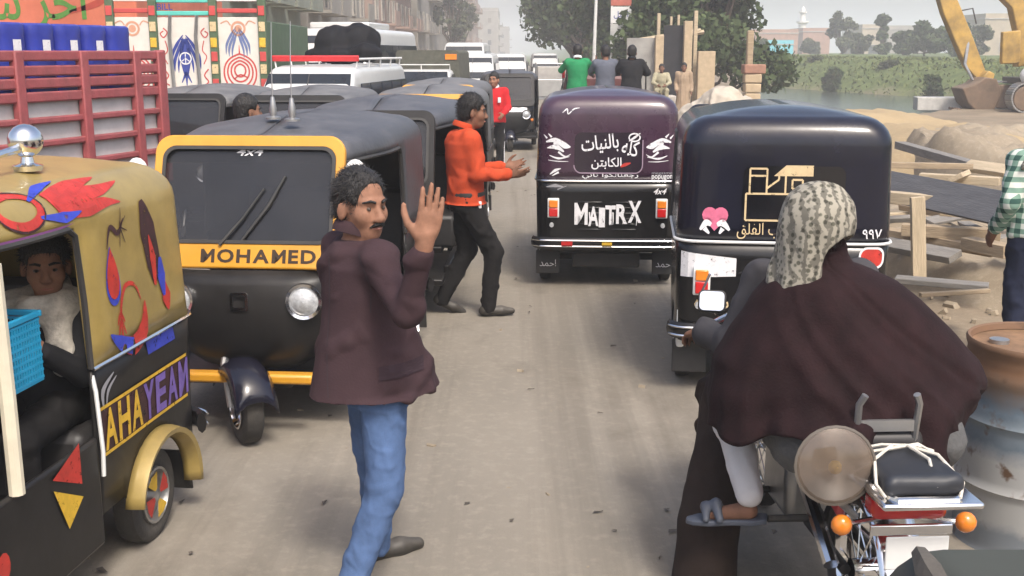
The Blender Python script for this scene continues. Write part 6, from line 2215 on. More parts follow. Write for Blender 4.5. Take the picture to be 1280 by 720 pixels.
for i in range(9):
    y = -.42 - i * .345
    hgt = 1.36 + (.06 if i > 4 else 0)
    d = MB()
    rows = []
    for z, s_ in ((0, .9), (.03, 1), (.10, 1), (.12, .97), (.60, .97), (.62, 1), (.70, 1), (.72, .97), (hgt - .10, .97), (hgt - .06, 1), (hgt - .015, .97), (hgt, .85)):
        rows.append([(x * s_, y_ * s_, z) for x, y_ in rrect(.32, .32, .09, 5)])
    d.grid(rows, close=True)
    d.f.append(tuple(range(len(d.v) - 24, len(d.v))))
    w_ = Matrix.Translation(corner) @ Matrix.Rotation(-ang, 4, 'Z') @ Vector((-.27, y, .925))
    nth = ('first', 'second', 'third', 'fourth', 'fifth', 'sixth', 'seventh', 'eighth', 'ninth')[i]
    o = d.obj('drum', m_blue, None)
    t_ = thing('blue_drum', 'tall blue plastic drum on the red truck, %s from its tail end' % nth, 'drum', w_, -ang, 'blue drums on the red truck')
    o.parent = t_
    o.name = 'barrel'
    if 0 < i < 8:
        lb = MB().box((.165, .0, hgt - .19), (.006, .085, .11 if i != 5 else .17)).obj('paper_label', m_decw, t_)

# ---------------------------------------------------------------- decorated truck with painted tailboard
dt = thing('decorated_truck', 'truck tail with painted white panels and green posts behind the red truck', 'truck', (-5.05, 18.2, 0), R(2))
m_gpost = M('green_post_paint', (.05, .10, .045), .6, var=.25, dust=.25)
m_wpan = M('painted_white_panel', (.66, .62, .56), .6, var=.07, dust=.12)
m_turq = M('turquoise_paint', (.10, .50, .42), .5, var=.1)
m_rpaint = M('red_line_paint', (.50, .06, .055), .6, var=.15)
m_bpaint = M('blue_line_paint', (.03, .05, .26), .6, var=.2)
xs = [-1.42, -.98, -.42, .55, 1.02]
posts = (-1.40, -.72, .24, 1.02)
for i, x in enumerate(posts):
    MB().box((x, -.03, 2.3), (.13, .10, 2.9)).obj('post', m_gpost, dt, bevel=.015)
    for k_, (zz, mm) in enumerate(((1.35, m_decy), (1.55, m_rpaint), (1.78, m_decc), (1.98, m_rpaint), (2.2, m_decy), (2.45, m_decc), (2.7, m_rpaint))):
        MB().box((x, -.085, zz), (.10, .012, .15)).obj('painted_block', mm, dt, bevel=.004)
for a, b_ in ((-1.40, -.72), (-.72, .24), (.24, 1.02)):
    cx, w_ = (a + b_) / 2, b_ - a - .13
    MB().box((cx, 0, 1.98), (w_, .04, 1.24)).obj('panel', m_wpan, dt, bevel=.006)
    for zz, mm in ((2.70, m_rpaint), (2.88, m_white), (3.05, m_rpaint)) if cx > .3 or cx < -1 else ((2.66, m_turq), (2.86, m_turq), (3.05, m_turq)):
        MB().box((cx, -.02, zz), (w_, .05, .07)).obj('rail', mm, dt, bevel=.01)
MB().box((-.2, .0, 1.22), (2.6, .14, .22)).obj('tail_beam', m_gpost, dt, bevel=.02)
MB().box((-.2, 2.4, 1.9), (2.5, 4.7, 1.3)).obj('bed', m_gpost, dt, bevel=.02)
MB().box((-.2, 2.6, .9), (1.1, 5.4, .3)).obj('chassis', m_black, dt)
for x in (-1.2, .8):
    for y in (.9, 5.2):
        road_wheel(dt, x, y, .48, .28)
for x in (-.44, -.02):
    MB().tube([(x, -.06, 1.4), (x - .02, -.09, 2.3), (x + .03, -.16, 2.62)], .03, 6).obj('hook_bar', m_steel, dt)
dd = lambda n, m, mat, x, z, off=.024: decal(n, m, mat, dt, (x, 0, z), (1, 0, 0), UPZ, None, off)
wing = marks(stroke([(-.02, .34), (-.12, .2), (-.22, .0), (-.24, -.2)], [.01, .05, .05, .005]), stroke([(-.02, .30), (-.09, .14), (-.17, -.06), (-.18, -.24)], [.01, .05, .05, .005]), stroke([(-.0, .26), (-.06, .08), (-.11, -.10), (-.12, -.26)], [.01, .05, .04, .005]))
eagle = marks(stroke([(0, .28), (0, .0), (0, -.3)], [.10, .20, .06]), wing, mirror(wing), stroke([(0, -.25), (-.08, -.42)], [.05, .01]), stroke([(0, -.25), (.08, -.42)], [.05, .01]), stroke([(0, -.25), (0, -.46)], [.06, .01]))
dd('painted_bird', eagle, m_bpaint, -.24, 1.98)
dd('painted_wheel', marks(annulus(0, 0, .10, .02), stroke([(0, -.1), (0, .1)], .014), stroke([(0, 0), (-.08, -.06)], .014), stroke([(0, 0), (.08, -.06)], .014)), m_decw, -.24, 1.95, off=.028)
for sx in (-1, 1):
    dd('painted_scroll', marks(stroke([(.0, .45), (.06, .38), (.0, .30), (-.05, .36), (.0, .40)], .018), stroke([(.02, .25), (.05, .1), (-.01, 0), (.04, -.12)], .016), stroke([(-.03, -.2), (.04, -.3), (-.02, -.4), (.05, -.46)], .02)) if sx < 0 else mirror(marks(stroke([(.0, .45), (.06, .38), (.0, .30), (-.05, .36), (.0, .40)], .018), stroke([(.02, .25), (.05, .1), (-.01, 0), (.04, -.12)], .016), stroke([(-.03, -.2), (.04, -.3), (-.02, -.4), (.05, -.46)], .02))), m_rpaint, -.24 + sx * .33, 1.98)
    dd('painted_feather', mirror(shift(wing, .02, .12, .8)) if sx > 0 else shift(wing, -.02, .12, .8), M('slate_blue_paint', (.12, .16, .32), .6), .63, 2.05)
for cx in (.63, -1.06):
    drop = []
    for r_ in (1.0, .78, .56, .34):
        pts = [(r_ * .26 * math.sin(a) * (1.0 - .55 * math.exp(-((a - 0) / .5) ** 2) - .55 * math.exp(-((a - 2 * math.pi) / .5) ** 2)), -.02 + r_ * .30 * math.cos(a) + .06 * (1 - r_)) for a in [2 * math.pi * k / 20 for k in range(21)]]
        drop.append(stroke(pts, .026, 2))
    dd('painted_calligraphy', marks(*drop, stroke([(-.1, -.12), (0, -.05), (.12, -.1)], .022), stroke([(0, .28), (.0, .42)], [.03, .006])), m_rpaint, cx, 1.74)
    dd('painted_sun', marks(annulus(0, 0, .12, .035), disc(0, 0, .06, 14), stroke([(-.28, .08), (-.18, .12), (-.12, .05)], .02), stroke([(.28, .08), (.18, .12), (.12, .05)], .02)), M('peach_paint', (.55, .28, .18), .6), cx, 2.42)
dd('lettering', textm('BILL', .10, 0, 0, .01), m_bpaint, -.52, 2.76, off=.03)

# ================================================================ ROADSIDE THINGS
m_wood = M('weathered_timber', (.34, .26, .17), .85, var=.25, scale=3, bump=.4, bscale=14, stretch=(1, 9, 9))
m_woodg = M('grey_timber', (.20, .185, .165), .85, var=.22, scale=3, bump=.4, bscale=14, stretch=(1, 9, 9))
m_woodd = M('dark_grey_board', (.11, .11, .115), .8, var=.2, scale=3, bump=.3, bscale=14, stretch=(1, 9, 9))
m_woodp = M('pale_timber', (.46, .37, .25), .85, var=.2, scale=3, bump=.3, bscale=14, stretch=(1, 9, 9))
m_sandy = ground_material('sand', (.40, .30, .17), (.31, .235, .14), (.46, .36, .23))
m_rub = ground_material('rubble_soil', (.34, .28, .20), (.22, .18, .13), (.42, .36, .28))


def plank(a, b_, w, th, mat, label, roll=0., group=None, name='plank'):
    a, b_ = Vector(a), Vector(b_)
    d = (b_ - a)
    Lg = d.length
    zax = Vector((0, 0, 1)) if abs(d.normalized().z) < .9 else Vector((0, -1, 0))
    T = frameT((a + b_) / 2, d, zax) @ Matrix.Rotation(roll, 4, 'X')
    m = MB()
    n = 5
    rows = []
    for i in range(n + 1):
        s = i / n - .5
        j = random.uniform(-.003, .003)
        rows.append([(s * Lg, -w / 2 + j, -th / 2), (s * Lg, w / 2 + j, -th / 2), (s * Lg, w / 2 + j, th / 2), (s * Lg, -w / 2 + j, th / 2)])
    m.grid(rows, close=True)
    m.f += [(3, 2, 1, 0), tuple(n * 4 + k for k in range(4))]
    o = m.obj(name, mat, None, bevel=.004)
    o.matrix_world = T
    if label:
        tag(o, label, 'plank', group, 'thing')
    return o


def G(u, v, z=0.):
    """point on the level z under pixel"""
    dy = (360 - v) / FPX
    rz_ = -math.sin(PITCH) + dy * math.cos(PITCH)
    return P(u, v, (z - CAMZ) / rz_)


# sand heap and dug soil behind the timber
def heap(name, label, cat, cx, cy, rx, ry, h, mat, seed, kind=None, n=44, flat=.5, rough=.12):
    rows = []
    for j in range(n + 1):
        row = []
        for i in range(n + 1):
            x, y = (i / n * 2 - 1), (j / n * 2 - 1)
            r = math.sqrt(x * x + y * y)
            f = max(0, 1 - r ** 2.2)
            f = min(1, f / flat)
            f = f * f * (3 - 2 * f)
            X, Y = cx + x * rx, cy + y * ry
            nz = float(hash_noise(np.array(X * 2.2), np.array(Y * 2.2), seed))
            nz2 = float(hash_noise(np.array(X * 7.), np.array(Y * 7.), seed + 1))
            row.append((x * rx, y * ry, h * f * (1 + .30 * nz) + rough * nz2 * f * .6 - .12))
        rows.append(row)
    o = MB().grid(rows).obj(name, mat, None, smooth=60)
    o.location = (cx, cy, 0)
    tag(o, label, cat, None, kind)
    return o


heap('sand_heap', 'broad heap of yellow sand beyond the black rickshaw', 'sand heap', 7.0, 21.0, 3.2, 6.0, .80, m_sandy, 4, rough=.06)
heap('soil_heap', 'dug grey-brown soil heap with clods behind the timber', 'soil heap', 7.6, 16.4, 1.9, 2.6, .98, m_rub, 8, rough=.35)
heap('soil_heap', 'low spread of dug earth around the broken timber', 'soil heap', 4.9, 11.0, 1.9, 3.0, .42, m_rub, 12, rough=.25)
slab_p = G(1180, 136, .1)
MB().box((17.2, 42.5, .12), (3.4, 1.2, .5), Matrix.Rotation(R(-12), 4, 'Z')).obj('concrete_slab', M('pale_concrete', (.52, .50, .46), .85, var=.12), None, bevel=.03)
tag(bpy.data.objects['concrete_slab'], 'pale concrete slab lying at the canal edge by the excavator bucket', 'slab')

# broken timber pile: each length placed in space
GT = 'broken timber at the roadside'
PL = lambda p, q, w, th, m, lb, roll=0., name='plank': plank(P(*p), P(*q), w, th, m, lb, roll, GT, name)
PL((1092, 206, 10.4), (1252, 287, 8.7), .30, .03, m_woodd, 'wide dark grey board sloping across the top of the broken timber', R(52))
PL((1139, 248, 8.9), (1157, 352, 8.75), .11, .05, m_woodp, 'short pale post leaning upright against the timber pile', 0, 'timber_post')
PL((1094, 241, 9.9), (1180, 256, 9.5), .12, .10, m_woodp, 'pale beam lying high under the dark grey board', 0, 'timber_beam')
PL((1128, 281, 9.4), (1250, 300, 9.1), .13, .10, m_wood, 'thick brown beam lying level behind the leaning post', 0, 'timber_beam')
PL((1105, 268, 9.8), (1240, 338, 8.9), .14, .08, m_wood, 'brown beam slanting down to the ground at the front', 0, 'timber_beam')
PL((1100, 290, 9.5), (1192, 335, 8.9), .16, .06, m_woodg, 'weathered board slanting behind the leaning post', R(20))
PL((1204, 199, 10.9), (1195, 242, 10.8), .14, .05, m_woodp, 'pale upright board standing behind the dark grey board', R(30))
PL((1100, 214, 11.6), (1216, 200, 11.4), .08, .06, m_wood, 'long thin brown lath along the top of the timber pile')
PL((1150, 222, 11.2), (1250, 226, 10.8), .12, .08, m_woodp, 'long pale beam at the back of the timber pile', 0, 'timber_beam')
PL((1126, 172, 15.2), (1225, 222, 12.2), .15, .10, m_woodg, 'long grey pole slanting down from the sand heap', 0, 'timber_pole')
PL((1208, 205, 12.2), (1262, 216, 11.6), .16, .06, m_woodp, 'pale board jutting out by the checked-shirt man', R(30))
PL((1210, 318, 9.0), (1262, 300, 8.6), .15, .10, m_wood, 'stout brown beam end near the checked-shirt man', 0, 'timber_beam')
PL((1120, 362, 8.3), (1235, 345, 8.0), .16, .04, m_woodg, 'grey board flat on the earth before the timber pile')
PL((1150, 380, 7.8), (1236, 352, 7.9), .04, .03, m_wood, 'thin stick on the earth before the flat grey board', 0, 'stick')
PL((1176, 262, 9.9), (1236, 268, 9.7), .10, .09, m_woodp, 'short pale beam end under the dark grey board', 0, 'timber_beam')
rgp = random.Random(12)
for i in range(18):
    x, y, z = rgp.uniform(3.2, 5.4), rgp.uniform(9.4, 12.0), rgp.uniform(.15, .62)
    a, Lq = rgp.uniform(-.9, .7) if i % 4 else rgp.uniform(1.0, 1.9), rgp.uniform(.7, 1.9)
    dz = rgp.uniform(-.42, .42)
    p0 = Vector((x - math.cos(a) * Lq / 2, y + math.sin(a) * Lq / 2, max(.05, z - dz)))
    p1 = Vector((x + math.cos(a) * Lq / 2, y - math.sin(a) * Lq / 2, max(.05, z + dz)))
    plank(p0, p1, rgp.uniform(.05, .14), rgp.uniform(.025, .07), (m_wood, m_woodg, m_woodp)[i % 3], '%s %s length of broken timber lying %s at the %s of the roadside pile' % ('long' if Lq > 1.3 else 'short', ('brown', 'grey', 'pale')[i % 3], 'high' if z > .5 else 'low', 'back' if y > 10.4 else 'front'), rgp.uniform(-.5, .5), GT)
for i, (x, y, r_, lb) in enumerate(((4.25, 8.95, .13, 'round stone resting on the timber beams'), (5.1, 15.9, .22, 'pale lump of rubble on the sand heap crest'), (5.6, 11.2, .16, 'grey stone behind the long pale beam'))):
    o = field_obj('stone', [elp((0, 0, r_ * .7), (r_ * 1.2, r_, r_ * .8)), elp((r_ * .4, r_ * .2, r_ * .5), (r_, r_ * .8, r_ * .6))], r_ / 9, m_rub, None, k=.03, fold=(.03, 18, (1, 1, 1), i))
    o.location = (x, y, (.46, .12, .0)[i])
    tag(o, lb, 'stone')
# small rubble and chips
rg = random.Random(4)
mb = MB()
for i in range(900):
    x, y = rg.uniform(2.7, 7.5), rg.uniform(6.0, 16.0)
    if i > 650:
        x, y = rg.uniform(-5, 3), rg.uniform(3.5, 22)
    r_ = rg.uniform(.006, .045) * (1 if i <= 650 else .35)
    z = .15 * max(0, 1 - ((x - 4.9) / 1.9) ** 2 - ((y - 11) / 3) ** 2)
    T = Matrix.Rotation(rg.uniform(0, 6), 4, 'Z') @ Matrix.Rotation(rg.uniform(0, 6), 4, 'X')
    mb.box((x, y, z + r_ * .4), (r_ * 2 * rg.uniform(.6, 2.2), r_ * 2, r_ * 1.3), T, .7)
tag(mb.obj('rubble', m_rub, None, bevel=0, smooth=20), 'small stones and chips scattered on the roadside', 'rubble', kind='stuff')

# scraps on the road
rg = random.Random(9)
mb = MB()
for i in range(70):
    x, y = rg.uniform(-2.2, 2.8), 3.6 + 14 * rg.random() ** 1.6
    w_, l_ = rg.uniform(.004, .015), rg.uniform(.008, .028)
    T = Matrix.Translation((x, y, .016)) @ Matrix.Rotation(rg.uniform(0, 6), 4, 'Z') @ Matrix.Rotation(rg.uniform(-.3, .3), 4, 'X')
    mb.add([(-l_, -w_, 0), (l_ * .8, -w_ * .6, .006), (l_, w_, 0), (-l_ * .5, w_ * 1.2, .004)], [(0, 1, 2, 3)], T)
tag(mb.obj('litter', M('dark_scrap', (.09, .075, .06), .9, var=.6, scale=3), None, smooth=0), 'tiny scraps and leaves littering the road', 'litter', kind='stuff')

# oil drum
dr = thing('oil_drum', 'rusty oil drum with peeling blue and white paint at the right edge', 'drum', (2.215, 4.42, -.02), R(20))
m_drum = bpy.data.materials.new('peeling_drum_paint')
m_drum.use_nodes = True
nt = m_drum.node_tree
b = nt.nodes['Principled BSDF']
tc = nt.nodes.new('ShaderNodeTexCoord')
sp = nt.nodes.new('ShaderNodeSeparateXYZ')
nt.links.new(tc.outputs['Object'], sp.inputs[0])
nz = nt.nodes.new('ShaderNodeTexNoise')
nz.inputs['Scale'].default_value = 5
nz.inputs['Detail'].default_value = 9
nz.inputs['Roughness'].default_value = .7
nt.links.new(tc.outputs['Object'], nz.inputs['Vector'])
ma = nt.nodes.new('ShaderNodeMath')
ma.operation = 'MULTIPLY_ADD'
ma.inputs[1].default_value = .16
nt.links.new(nz.outputs[0], ma.inputs[0])
nt.links.new(sp.outputs['Z'], ma.inputs[2])
rp = nt.nodes.new('ShaderNodeValToRGB')
els = [(.0, (.20, .22, .24)), (.20, (.16, .18, .20)), (.25, (.30, .30, .29)), (.50, (.35, .35, .34)), (.58, (.12, .155, .19)), (.66, (.20, .24, .27)), (.74, (.10, .135, .17)), (.83, (.17, .12, .085)), (.90, (.20, .105, .055)), (1.0, (.16, .09, .05))]
rp.color_ramp.elements[0].color = (*els[0][1], 1)
rp.color_ramp.elements[1].color = (*els[-1][1], 1)
for p_, c_ in els[1:-1]:
    e = rp.color_ramp.elements.new(p_)
    e.color = (*c_, 1)
nt.links.new(ma.outputs[0], rp.inputs[0])
n2 = nt.nodes.new('ShaderNodeTexNoise')
n2.inputs['Scale'].default_value = 11
n2.inputs['Detail'].default_value = 8
nt.links.new(tc.outputs['Object'], n2.inputs['Vector'])
r2 = nt.nodes.new('ShaderNodeValToRGB')
r2.color_ramp.elements[0].position, r2.color_ramp.elements[1].position = .60, .70
nt.links.new(n2.outputs[0], r2.inputs[0])
mx = nt.nodes.new('ShaderNodeMix')
mx.data_type = 'RGBA'
nt.links.new(r2.outputs[0], mx.inputs[0])
nt.links.new(rp.outputs[0], mx.inputs[6])
mx.inputs[7].default_value = (.10, .055, .03, 1)
nt.links.new(mx.outputs[2], b.inputs['Base Color'])
b.inputs['Roughness'].default_value = .7
prof = [(.001, .0), (.29, .0), (.30, .015), (.295, .03)]
for z in np.linspace(.04, .86, 42):
    rr = .292 + .008 * max(0, math.sin((z - .1) * 40)) * (1 if .48 < z < .8 else .15) + (.012 if abs(z - .30) < .018 or abs(z - .58) < .018 else 0)
    prof.append((rr, z))
prof += [(.30, .88), (.302, .895), (.295, .905), (.285, .90), (.28, .875)]
MB().lathe(prof, 48).obj('drum_wall', m_drum, dr, smooth=50)
MB().lathe([(.282, .872), (.27, .868), (.001, .868)], 40).obj('lid', M('rusty_lid', (.20, .115, .06), .8, var=.35, scale=9), dr)
MB().lathe([(.04, .868), (.04, .885), (.001, .885)], 14, Matrix.Translation((-.12, .12, 0))).obj('bung', m_steel, dr)

# timber frame shelter with a dark doorway
sh = thing('timber_shelter', 'timber post frame with a dark doorway at the roadside', 'frame shelter', (4.9, 36.5, 0))
YS = 36.5
for u, vt, w_ in ((817, 45, .26), (851, 28, .26), (863, 15, .12), (818, 18, .10), (833, 22, .07), (842, 20, .07), (874, 64, .55)):
    p = P(u, vt, 37)
    MB().box((p.x - 4.9, .45 if w_ < .2 else -.05, p.z / 2), (w_, .16 if w_ < .2 else .3, p.z)).obj('post', m_woodp if w_ < .2 else M('tan_pillar', (.44, .34, .22), .9, var=.15, bump=.3), sh, bevel=.015)
for (ua, va), (ub, vb) in (((787, 52), (876, 38)), ((848, 44), (880, 40))):
    a, b_ = P(ua, va, 36.7), P(ub, vb, 36.7)
    MB().tube([a - Vector((4.9, YS, 0)), b_ - Vector((4.9, YS, 0))], .07, 4).obj('beam', m_woodp, sh)
a, b_ = P(822, 46, 37.2), P(847, 105, 37.2)
MB().box(((a.x + b_.x) / 2 - 4.9, .1, 1.45), (b_.x - a.x, .04, 2.9)).obj('doorway', M('doorway_dark_fill', (.02, .02, .024), .9, var=.3), sh)  # flat near-black sheet stands in for the dark door opening
a, b_ = P(778, 54, 37.2), P(816, 105, 37.2)
MB().box(((a.x + b_.x) / 2 - 4.9, .12, 1.25), (b_.x - a.x, .05, 2.5)).obj('wall_sheet', M('grey_sheet', (.28, .27, .25), .8, var=.25, scale=2, bump=.2), sh)
# white tarpaulin over sacks
tarp = field_obj('tarpaulin_heap', [elp((0, 0, .5), (.6, .6, .85)), elp((-.5, .1, .35), (.5, .6, .6)), elp((.6, .1, .35), (.45, .5, .7)), elp((0, -.3, .1), (1.15, .7, .5))], .035, M('pale_tarpaulin', (.42, .37, .30), .7, var=.10, scale=3), None, k=.12, fold=(.11, 7, (1, 1, 1), 13), clip=lambda X, Y, Z: -.02 - Z)
tarp.location = (4.58, 24.4, 0)
tag(tarp, 'heap of sacks under crumpled pale tarpaulin by the roadside', 'tarpaulin heap')
# brick pier with block on top, right of the tarpaulin
bp_ = thing('stone_pier', 'rough stone pier with a reddish block on top', 'pier', (6.25, 29.2, 0))
for i in range(6):
    MB().box((random.uniform(-.03, .03), 0, .13 + i * .25), (.42 + random.uniform(-.05, .05), .42, .235), Matrix.Rotation(random.uniform(-.1, .1), 4, 'Z')).obj('stone', M('tan_pillar', (.44, .34, .22), .9, var=.15, bump=.3), bp_, bevel=.03)
MB().box((.05, 0, 1.62), (.56, .46, .24)).obj('reddish_block', M('reddish_stone', (.30, .16, .11), .9, var=.2), bp_, bevel=.03)
MB().box((-.05, .1, 2.15), (.17, .17, .9)).obj('stub_post', m_wood, bp_, bevel=.03)

# roadside signboard on two posts
sg = thing('signboard', 'white roadside signboard with red panel on two posts', 'sign', (4.35, 45.2, 0))
for x in (-.36, .36):
    MB().tube([(x, 0, 0), (x, 0, 5.4)], .05, 8).obj('post', m_white, sg)
for (z0, z1, mm) in ((2.55, 3.15, M('grey_white_board', (.5, .5, .48), .7)), (3.18, 3.82, m_white), (3.86, 4.9, M('red_sign_panel', (.45, .12, .08), .6, var=.2))):
    MB().box((0, -.06, (z0 + z1) / 2), (.82, .05, z1 - z0)).obj('board', mm, sg, bevel=.01)
decal('lettering', textm(arabic('النيل'), .30, 0, 0, .01), m_bpaint, sg, (0, -.085, 3.5), (1, 0, 0), UPZ, None, .006)
decal('lettering', textm(arabic('صيدلية'), .22, 0, 0, .01, width=.6) if False else stroke([(-.3, 0), (-.1, .03), (.1, -.02), (.3, .02)], .07), m_decw, sg, (0, -.085, 4.2), (1, 0, 0), UPZ, None, .006)
MB().box((.22, -.10, 2.35), (.26, .2, .5)).obj('meter_box', m_black, sg, bevel=.02)
lp = thing('lamp_post', 'thin white lamp post rising beside the three men', 'lamp post', (3.75, 51.5, 0), 0)
MB().tube([(0, 0, 0), (.03, 0, 2.6), (.12, 0, 6.5)], [.10, .08, .06], 10).obj('pole', m_white, lp)
MB().tube([(.12, 0, 6.4), (.05, 0, 6.9), (-1.2, 0, 7.1)], [.05, .045, .04], 8).obj('arm', m_white, lp)
MB().ell((-1.4, 0, 7.06), (.35, .14, .08), 12).obj('lamp_head', m_steel, lp)

# ---------------------------------------------------------------- excavator on the canal edge
m_exc = M('excavator_yellow', (.40, .235, .03), .6, var=.5, scale=1.6, dust=.4)
m_excr = M('rusty_bucket_steel', (.16, .10, .06), .7, .3, var=.35, scale=2, dust=.4)
ex = thing('excavator', 'yellow excavator with rusty bucket resting on the canal edge', 'excavator', (18.3, 39.0, 0), 0)


def ep(u, v, t=40.5):
    return P(u, v, t) - Vector((18.3, 39.0, 0))


def beam(pts, name, d, mat):
    """flat-sided arm: outline in the picture plane given as points, thickness d along y"""
    ps = [ep(*p) for p in pts]
    y0 = sum(p.y for p in ps) / len(ps)
    return MB().ext([(p.x, p.z) for p in ps], d, Matrix(((1, 0, 0, 0), (0, 0, -1, y0 + d / 2), (0, 1, 0, 0), (0, 0, 0, 1)))).obj(name, mat, ex, bevel=.04)


beam([(1156, -36), (1170, -44), (1184, -10), (1193, 2), (1212, 40), (1237, 94), (1227, 102), (1210, 84), (1192, 50), (1176, 18)], 'dipper_arm', .42, m_exc)
beam([(1160, -48), (1190, -75), (1280, -30), (1302, 30), (1300, 80), (1276, 84), (1273, 45), (1262, 10), (1240, -10), (1184, -34)], 'boom', .5, m_exc)
beam([(1250, 40), (1272, 38), (1275, 78), (1268, 80), (1252, 80)], 'boom_cylinder', .25, m_exc)
beam([(1195, 110), (1212, 104), (1222, 96), (1236, 98), (1243, 112), (1241, 126), (1236, 138), (1214, 138), (1203, 128)], 'bucket', 1.15, m_excr)
beam([(1222, 100), (1232, 88), (1240, 92), (1238, 104)], 'bucket_ear', .5, m_exc)
for i in range(4):
    MB().box(ep(1196, 136) + Vector((-.05, -.4 + i * .26, -.02)), (.22, .10, .08), Matrix.Rotation(R(25), 4, 'Y')).obj('bucket_tooth', m_excr, ex, bevel=.015)
MB().tube([ep(1212, 40), ep(1206, 80), ep(1216, 100)], [.08, .06, .05], 8).obj('bucket_cylinder', m_steel, ex)
MB().tube([ep(1196, 14) + Vector((0, -.25, 0)), ep(1212, 16) + Vector((0, -.25, .15)), ep(1217, 30) + Vector((0, -.25, 0))], .03, 6).obj('hose', m_black, ex)
for s in (-1, 1):
    yc = .9 + s * .95
    loop = rrect(3.2, .86, .42, 6)
    MB().ext(loop, .5, Matrix(((1, 0, 0, .75), (0, 0, -1, yc + .25), (0, 1, 0, .46), (0, 0, 0, 1)))).obj('track_core', m_excr, ex, bevel=.03)
    pts = rrect(3.34, 1.0, .49, 9)
    for i in range(len(pts)):
        p, q = pts[i], pts[(i + 1) % len(pts)]
        n = max(1, int(math.dist(p, q) / .17))
        for j in range(n):
            a = ((p[0] + (q[0] - p[0]) * (j + .5) / n), (p[1] + (q[1] - p[1]) * (j + .5) / n))
            MB().box((.75 + a[0], yc, .50 + a[1]), (max(.06, math.dist(p, q) / n * .8), .55, .05), Matrix.Rotation(-math.atan2(q[1] - p[1], q[0] - p[0]), 4, 'Y')).obj('track_pad', m_steel, ex)
MB().box((1.0, .9, 1.05), (2.6, 2.3, .25)).obj('turntable', m_black, ex, bevel=.04)
MB().box((2.2, .9, 1.75), (3.0, 2.4, 1.2)).obj('engine_house', m_exc, ex, bevel=.08)
cabx = MB().box((1.35, .1, 1.9), (1.3, 1.0, 1.5)).obj('cab', m_exc, ex, bevel=.08)
quad([(.69, -.30, 1.5), (.69, .50, 1.5), (.69, .50, 2.5), (.69, -.30, 2.5)], .01, m_glassd, 'cab_window', ex)
field_obj('white_sheet', [elp((-.05, -.1, 1.25), (.55, .5, .4)), elp((.5, -.2, 1.45), (.5, .5, .4))], .05, m_white, ex, k=.1, fold=(.06, 9, (1, 1, 1), 3))

# ---------------------------------------------------------------- bonnet of the vehicle beside the camera
m_olive = M('olive_grey_paint', (.042, .046, .036), .6, var=.12, dust=.04)
bn = thing('truck_bonnet', 'olive grey bonnet corner of a truck at the bottom right', 'truck', (.985, -.02, 0))
shell([(-1.6, .62, .55, 1.545, .07, .03), (.9, .62, .55, 1.53, .07, .03), (1.14, .61, .58, 1.515, .07, .03), (1.19, .60, .62, 1.47, .06, .03), (1.21, .56, .70, 1.38, .05, .03)]).obj('bonnet', m_olive, bn, smooth=30)
MB().box((0, 1.29, .98), (.8, .03, .34)).obj('grille', m_black, bn, bevel=.01)
for x in (-.5, .5):
    road_wheel(bn, x, .6, .42, .24)
MB().box((0, 1.30, .60), (1.2, .10, .16)).obj('bumper', m_black, bn, bevel=.03)
MB().tube([(-.55, 1.00, 1.51), (-.555, 1.06, 1.525), (-.54, 1.13, 1.515)], [.012, .016, .009], 6).obj('rubber_catch', m_rubber, bn)

# ---------------------------------------------------------------- boy in the gold rickshaw and his basket
gm = tg['root'].matrix_basis.copy()
gl_ = lambda x, y, z: Vector(gm @ Vector((x, y, z)))
rk_ = gl_(-.34, -.52, -.02)
rzk = R(173)
Jk = joints(1.56, hr=(.09, 0, .72), hl=(-.09, 0, .72), kr=(.11, .40, .70), kl=(-.11, .40, .70), ar=(.11, .42, .36), al=(-.11, .42, .36), neck=(-.02, -.02, 1.13), head=(-.04, .01, 1.265), sr=(.16, -.03, 1.07), sl=(-.16, -.03, 1.07), er=(.25, .06, .86), el=(-.205, .10, .87), wr=(.10, .30, .88), wl=(-.14, .30, 1.02))
m_blkj = cloth('black_wool_jacket', (.016, .016, .018), var=.25)
hk = hand_prims(Jk['wl'], (.1, 1, -.1), (0, .2, -1), (1, .2, 0), .5, .05)
pkid, hRk = person('boy in black jacket and pale scarf inside the gold rickshaw', rk_, rzk, Jk, m_skin, m_blkj, m_dtrou, h=.009, hem=.70, tope=.03, head=(R(28), R(-4), 0), hands=[default_hand(Jk, 'r'), hk], hair_low=-.04)
m_scarf = M('pale_grey_scarf', (.50, .46, .40), .95, var=.35, scale=16, bump=.4, bscale=70)
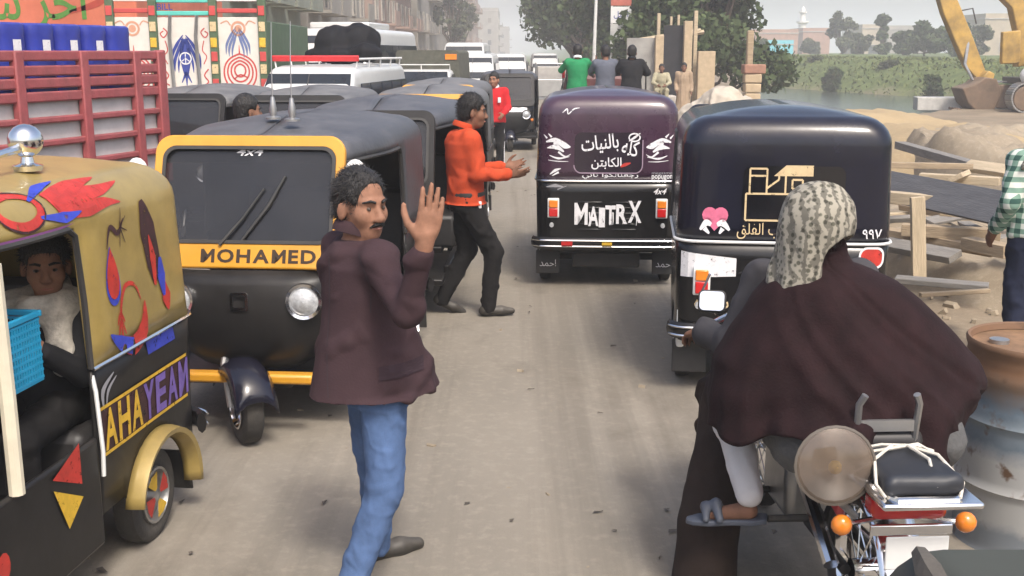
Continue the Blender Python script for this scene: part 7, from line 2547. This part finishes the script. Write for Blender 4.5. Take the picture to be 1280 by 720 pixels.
field_obj('scarf', [cap((-.12, .02, 1.12), (-.02, .09, 1.11), .05), cap((-.02, .09, 1.11), (.1, .03, 1.12), .05), cap((-.12, .02, 1.12), (-.02, -.09, 1.16), .05), cap((.1, .03, 1.12), (-.02, -.09, 1.16), .05), cap((-.10, .07, 1.09), (-.13, .10, .90), .06, .05, k=.04), cap((-.12, .0, 1.10), (-.19, -.04, 1.02), .055, .05)], .009, m_scarf, pkid, k=.03, fold=(.02, 32, (1, 1, .6), 4))
bs = thing('blue_basket', 'bright blue perforated plastic basket under the boy\'s arm', 'basket', gl_(-.43, -.08, .92), R(173))
bs.scale = (.66, .66, .76)
m_bask = M('bright_blue_plastic', (.02, .30, .52), .4, var=.12)
for (cx, cy, L_, rz_) in ((0, -.15, .30, 0), (0, .15, .30, 0), (-.15, 0, .30, 90), (.15, 0, .30, 90)):
    T = Matrix.Translation((cx, cy, 0)) @ Matrix.Rotation(R(rz_), 4, 'Z')
    m = MB()
    for i in range(12):
        m.box((-L_ / 2 + (i + .5) * L_ / 12, 0, .16), (.010, .008, .29))
    for j in range(9):
        m.box((0, 0, .02 + j * .035), (L_, .007, .011))
    tag(m.obj('lattice_side', m_bask, bs, T=T), kind='stuff')
    MB().box((0, 0, .325), (L_ + .03, .022, .03)).obj('rim', m_bask, bs, bevel=.006, T=T)
MB().box((0, 0, .008), (.3, .3, .012)).obj('base', m_bask, bs)

# ---------------------------------------------------------------- dusty air over the street
hz = MB().box((200, 600, 12.5), (900, 1330, 30)).obj('haze', None, smooth=0)
mh = bpy.data.materials.new('dusty_air')
mh.use_nodes = True
nt = mh.node_tree
for n in list(nt.nodes):
    if n.type != 'OUTPUT_MATERIAL':
        nt.nodes.remove(n)
pv = nt.nodes.new('ShaderNodeVolumePrincipled')
pv.inputs['Color'].default_value = (.94, .955, .98, 1)
pv.inputs['Density'].default_value = .0022
pv.inputs['Anisotropy'].default_value = 0.0
nt.links.new(pv.outputs[0], nt.nodes['Material Output'].inputs['Volume'])
hz.data.materials.append(mh)
tag(hz, 'pale dusty haze filling the air over the street', 'haze', kind='stuff')
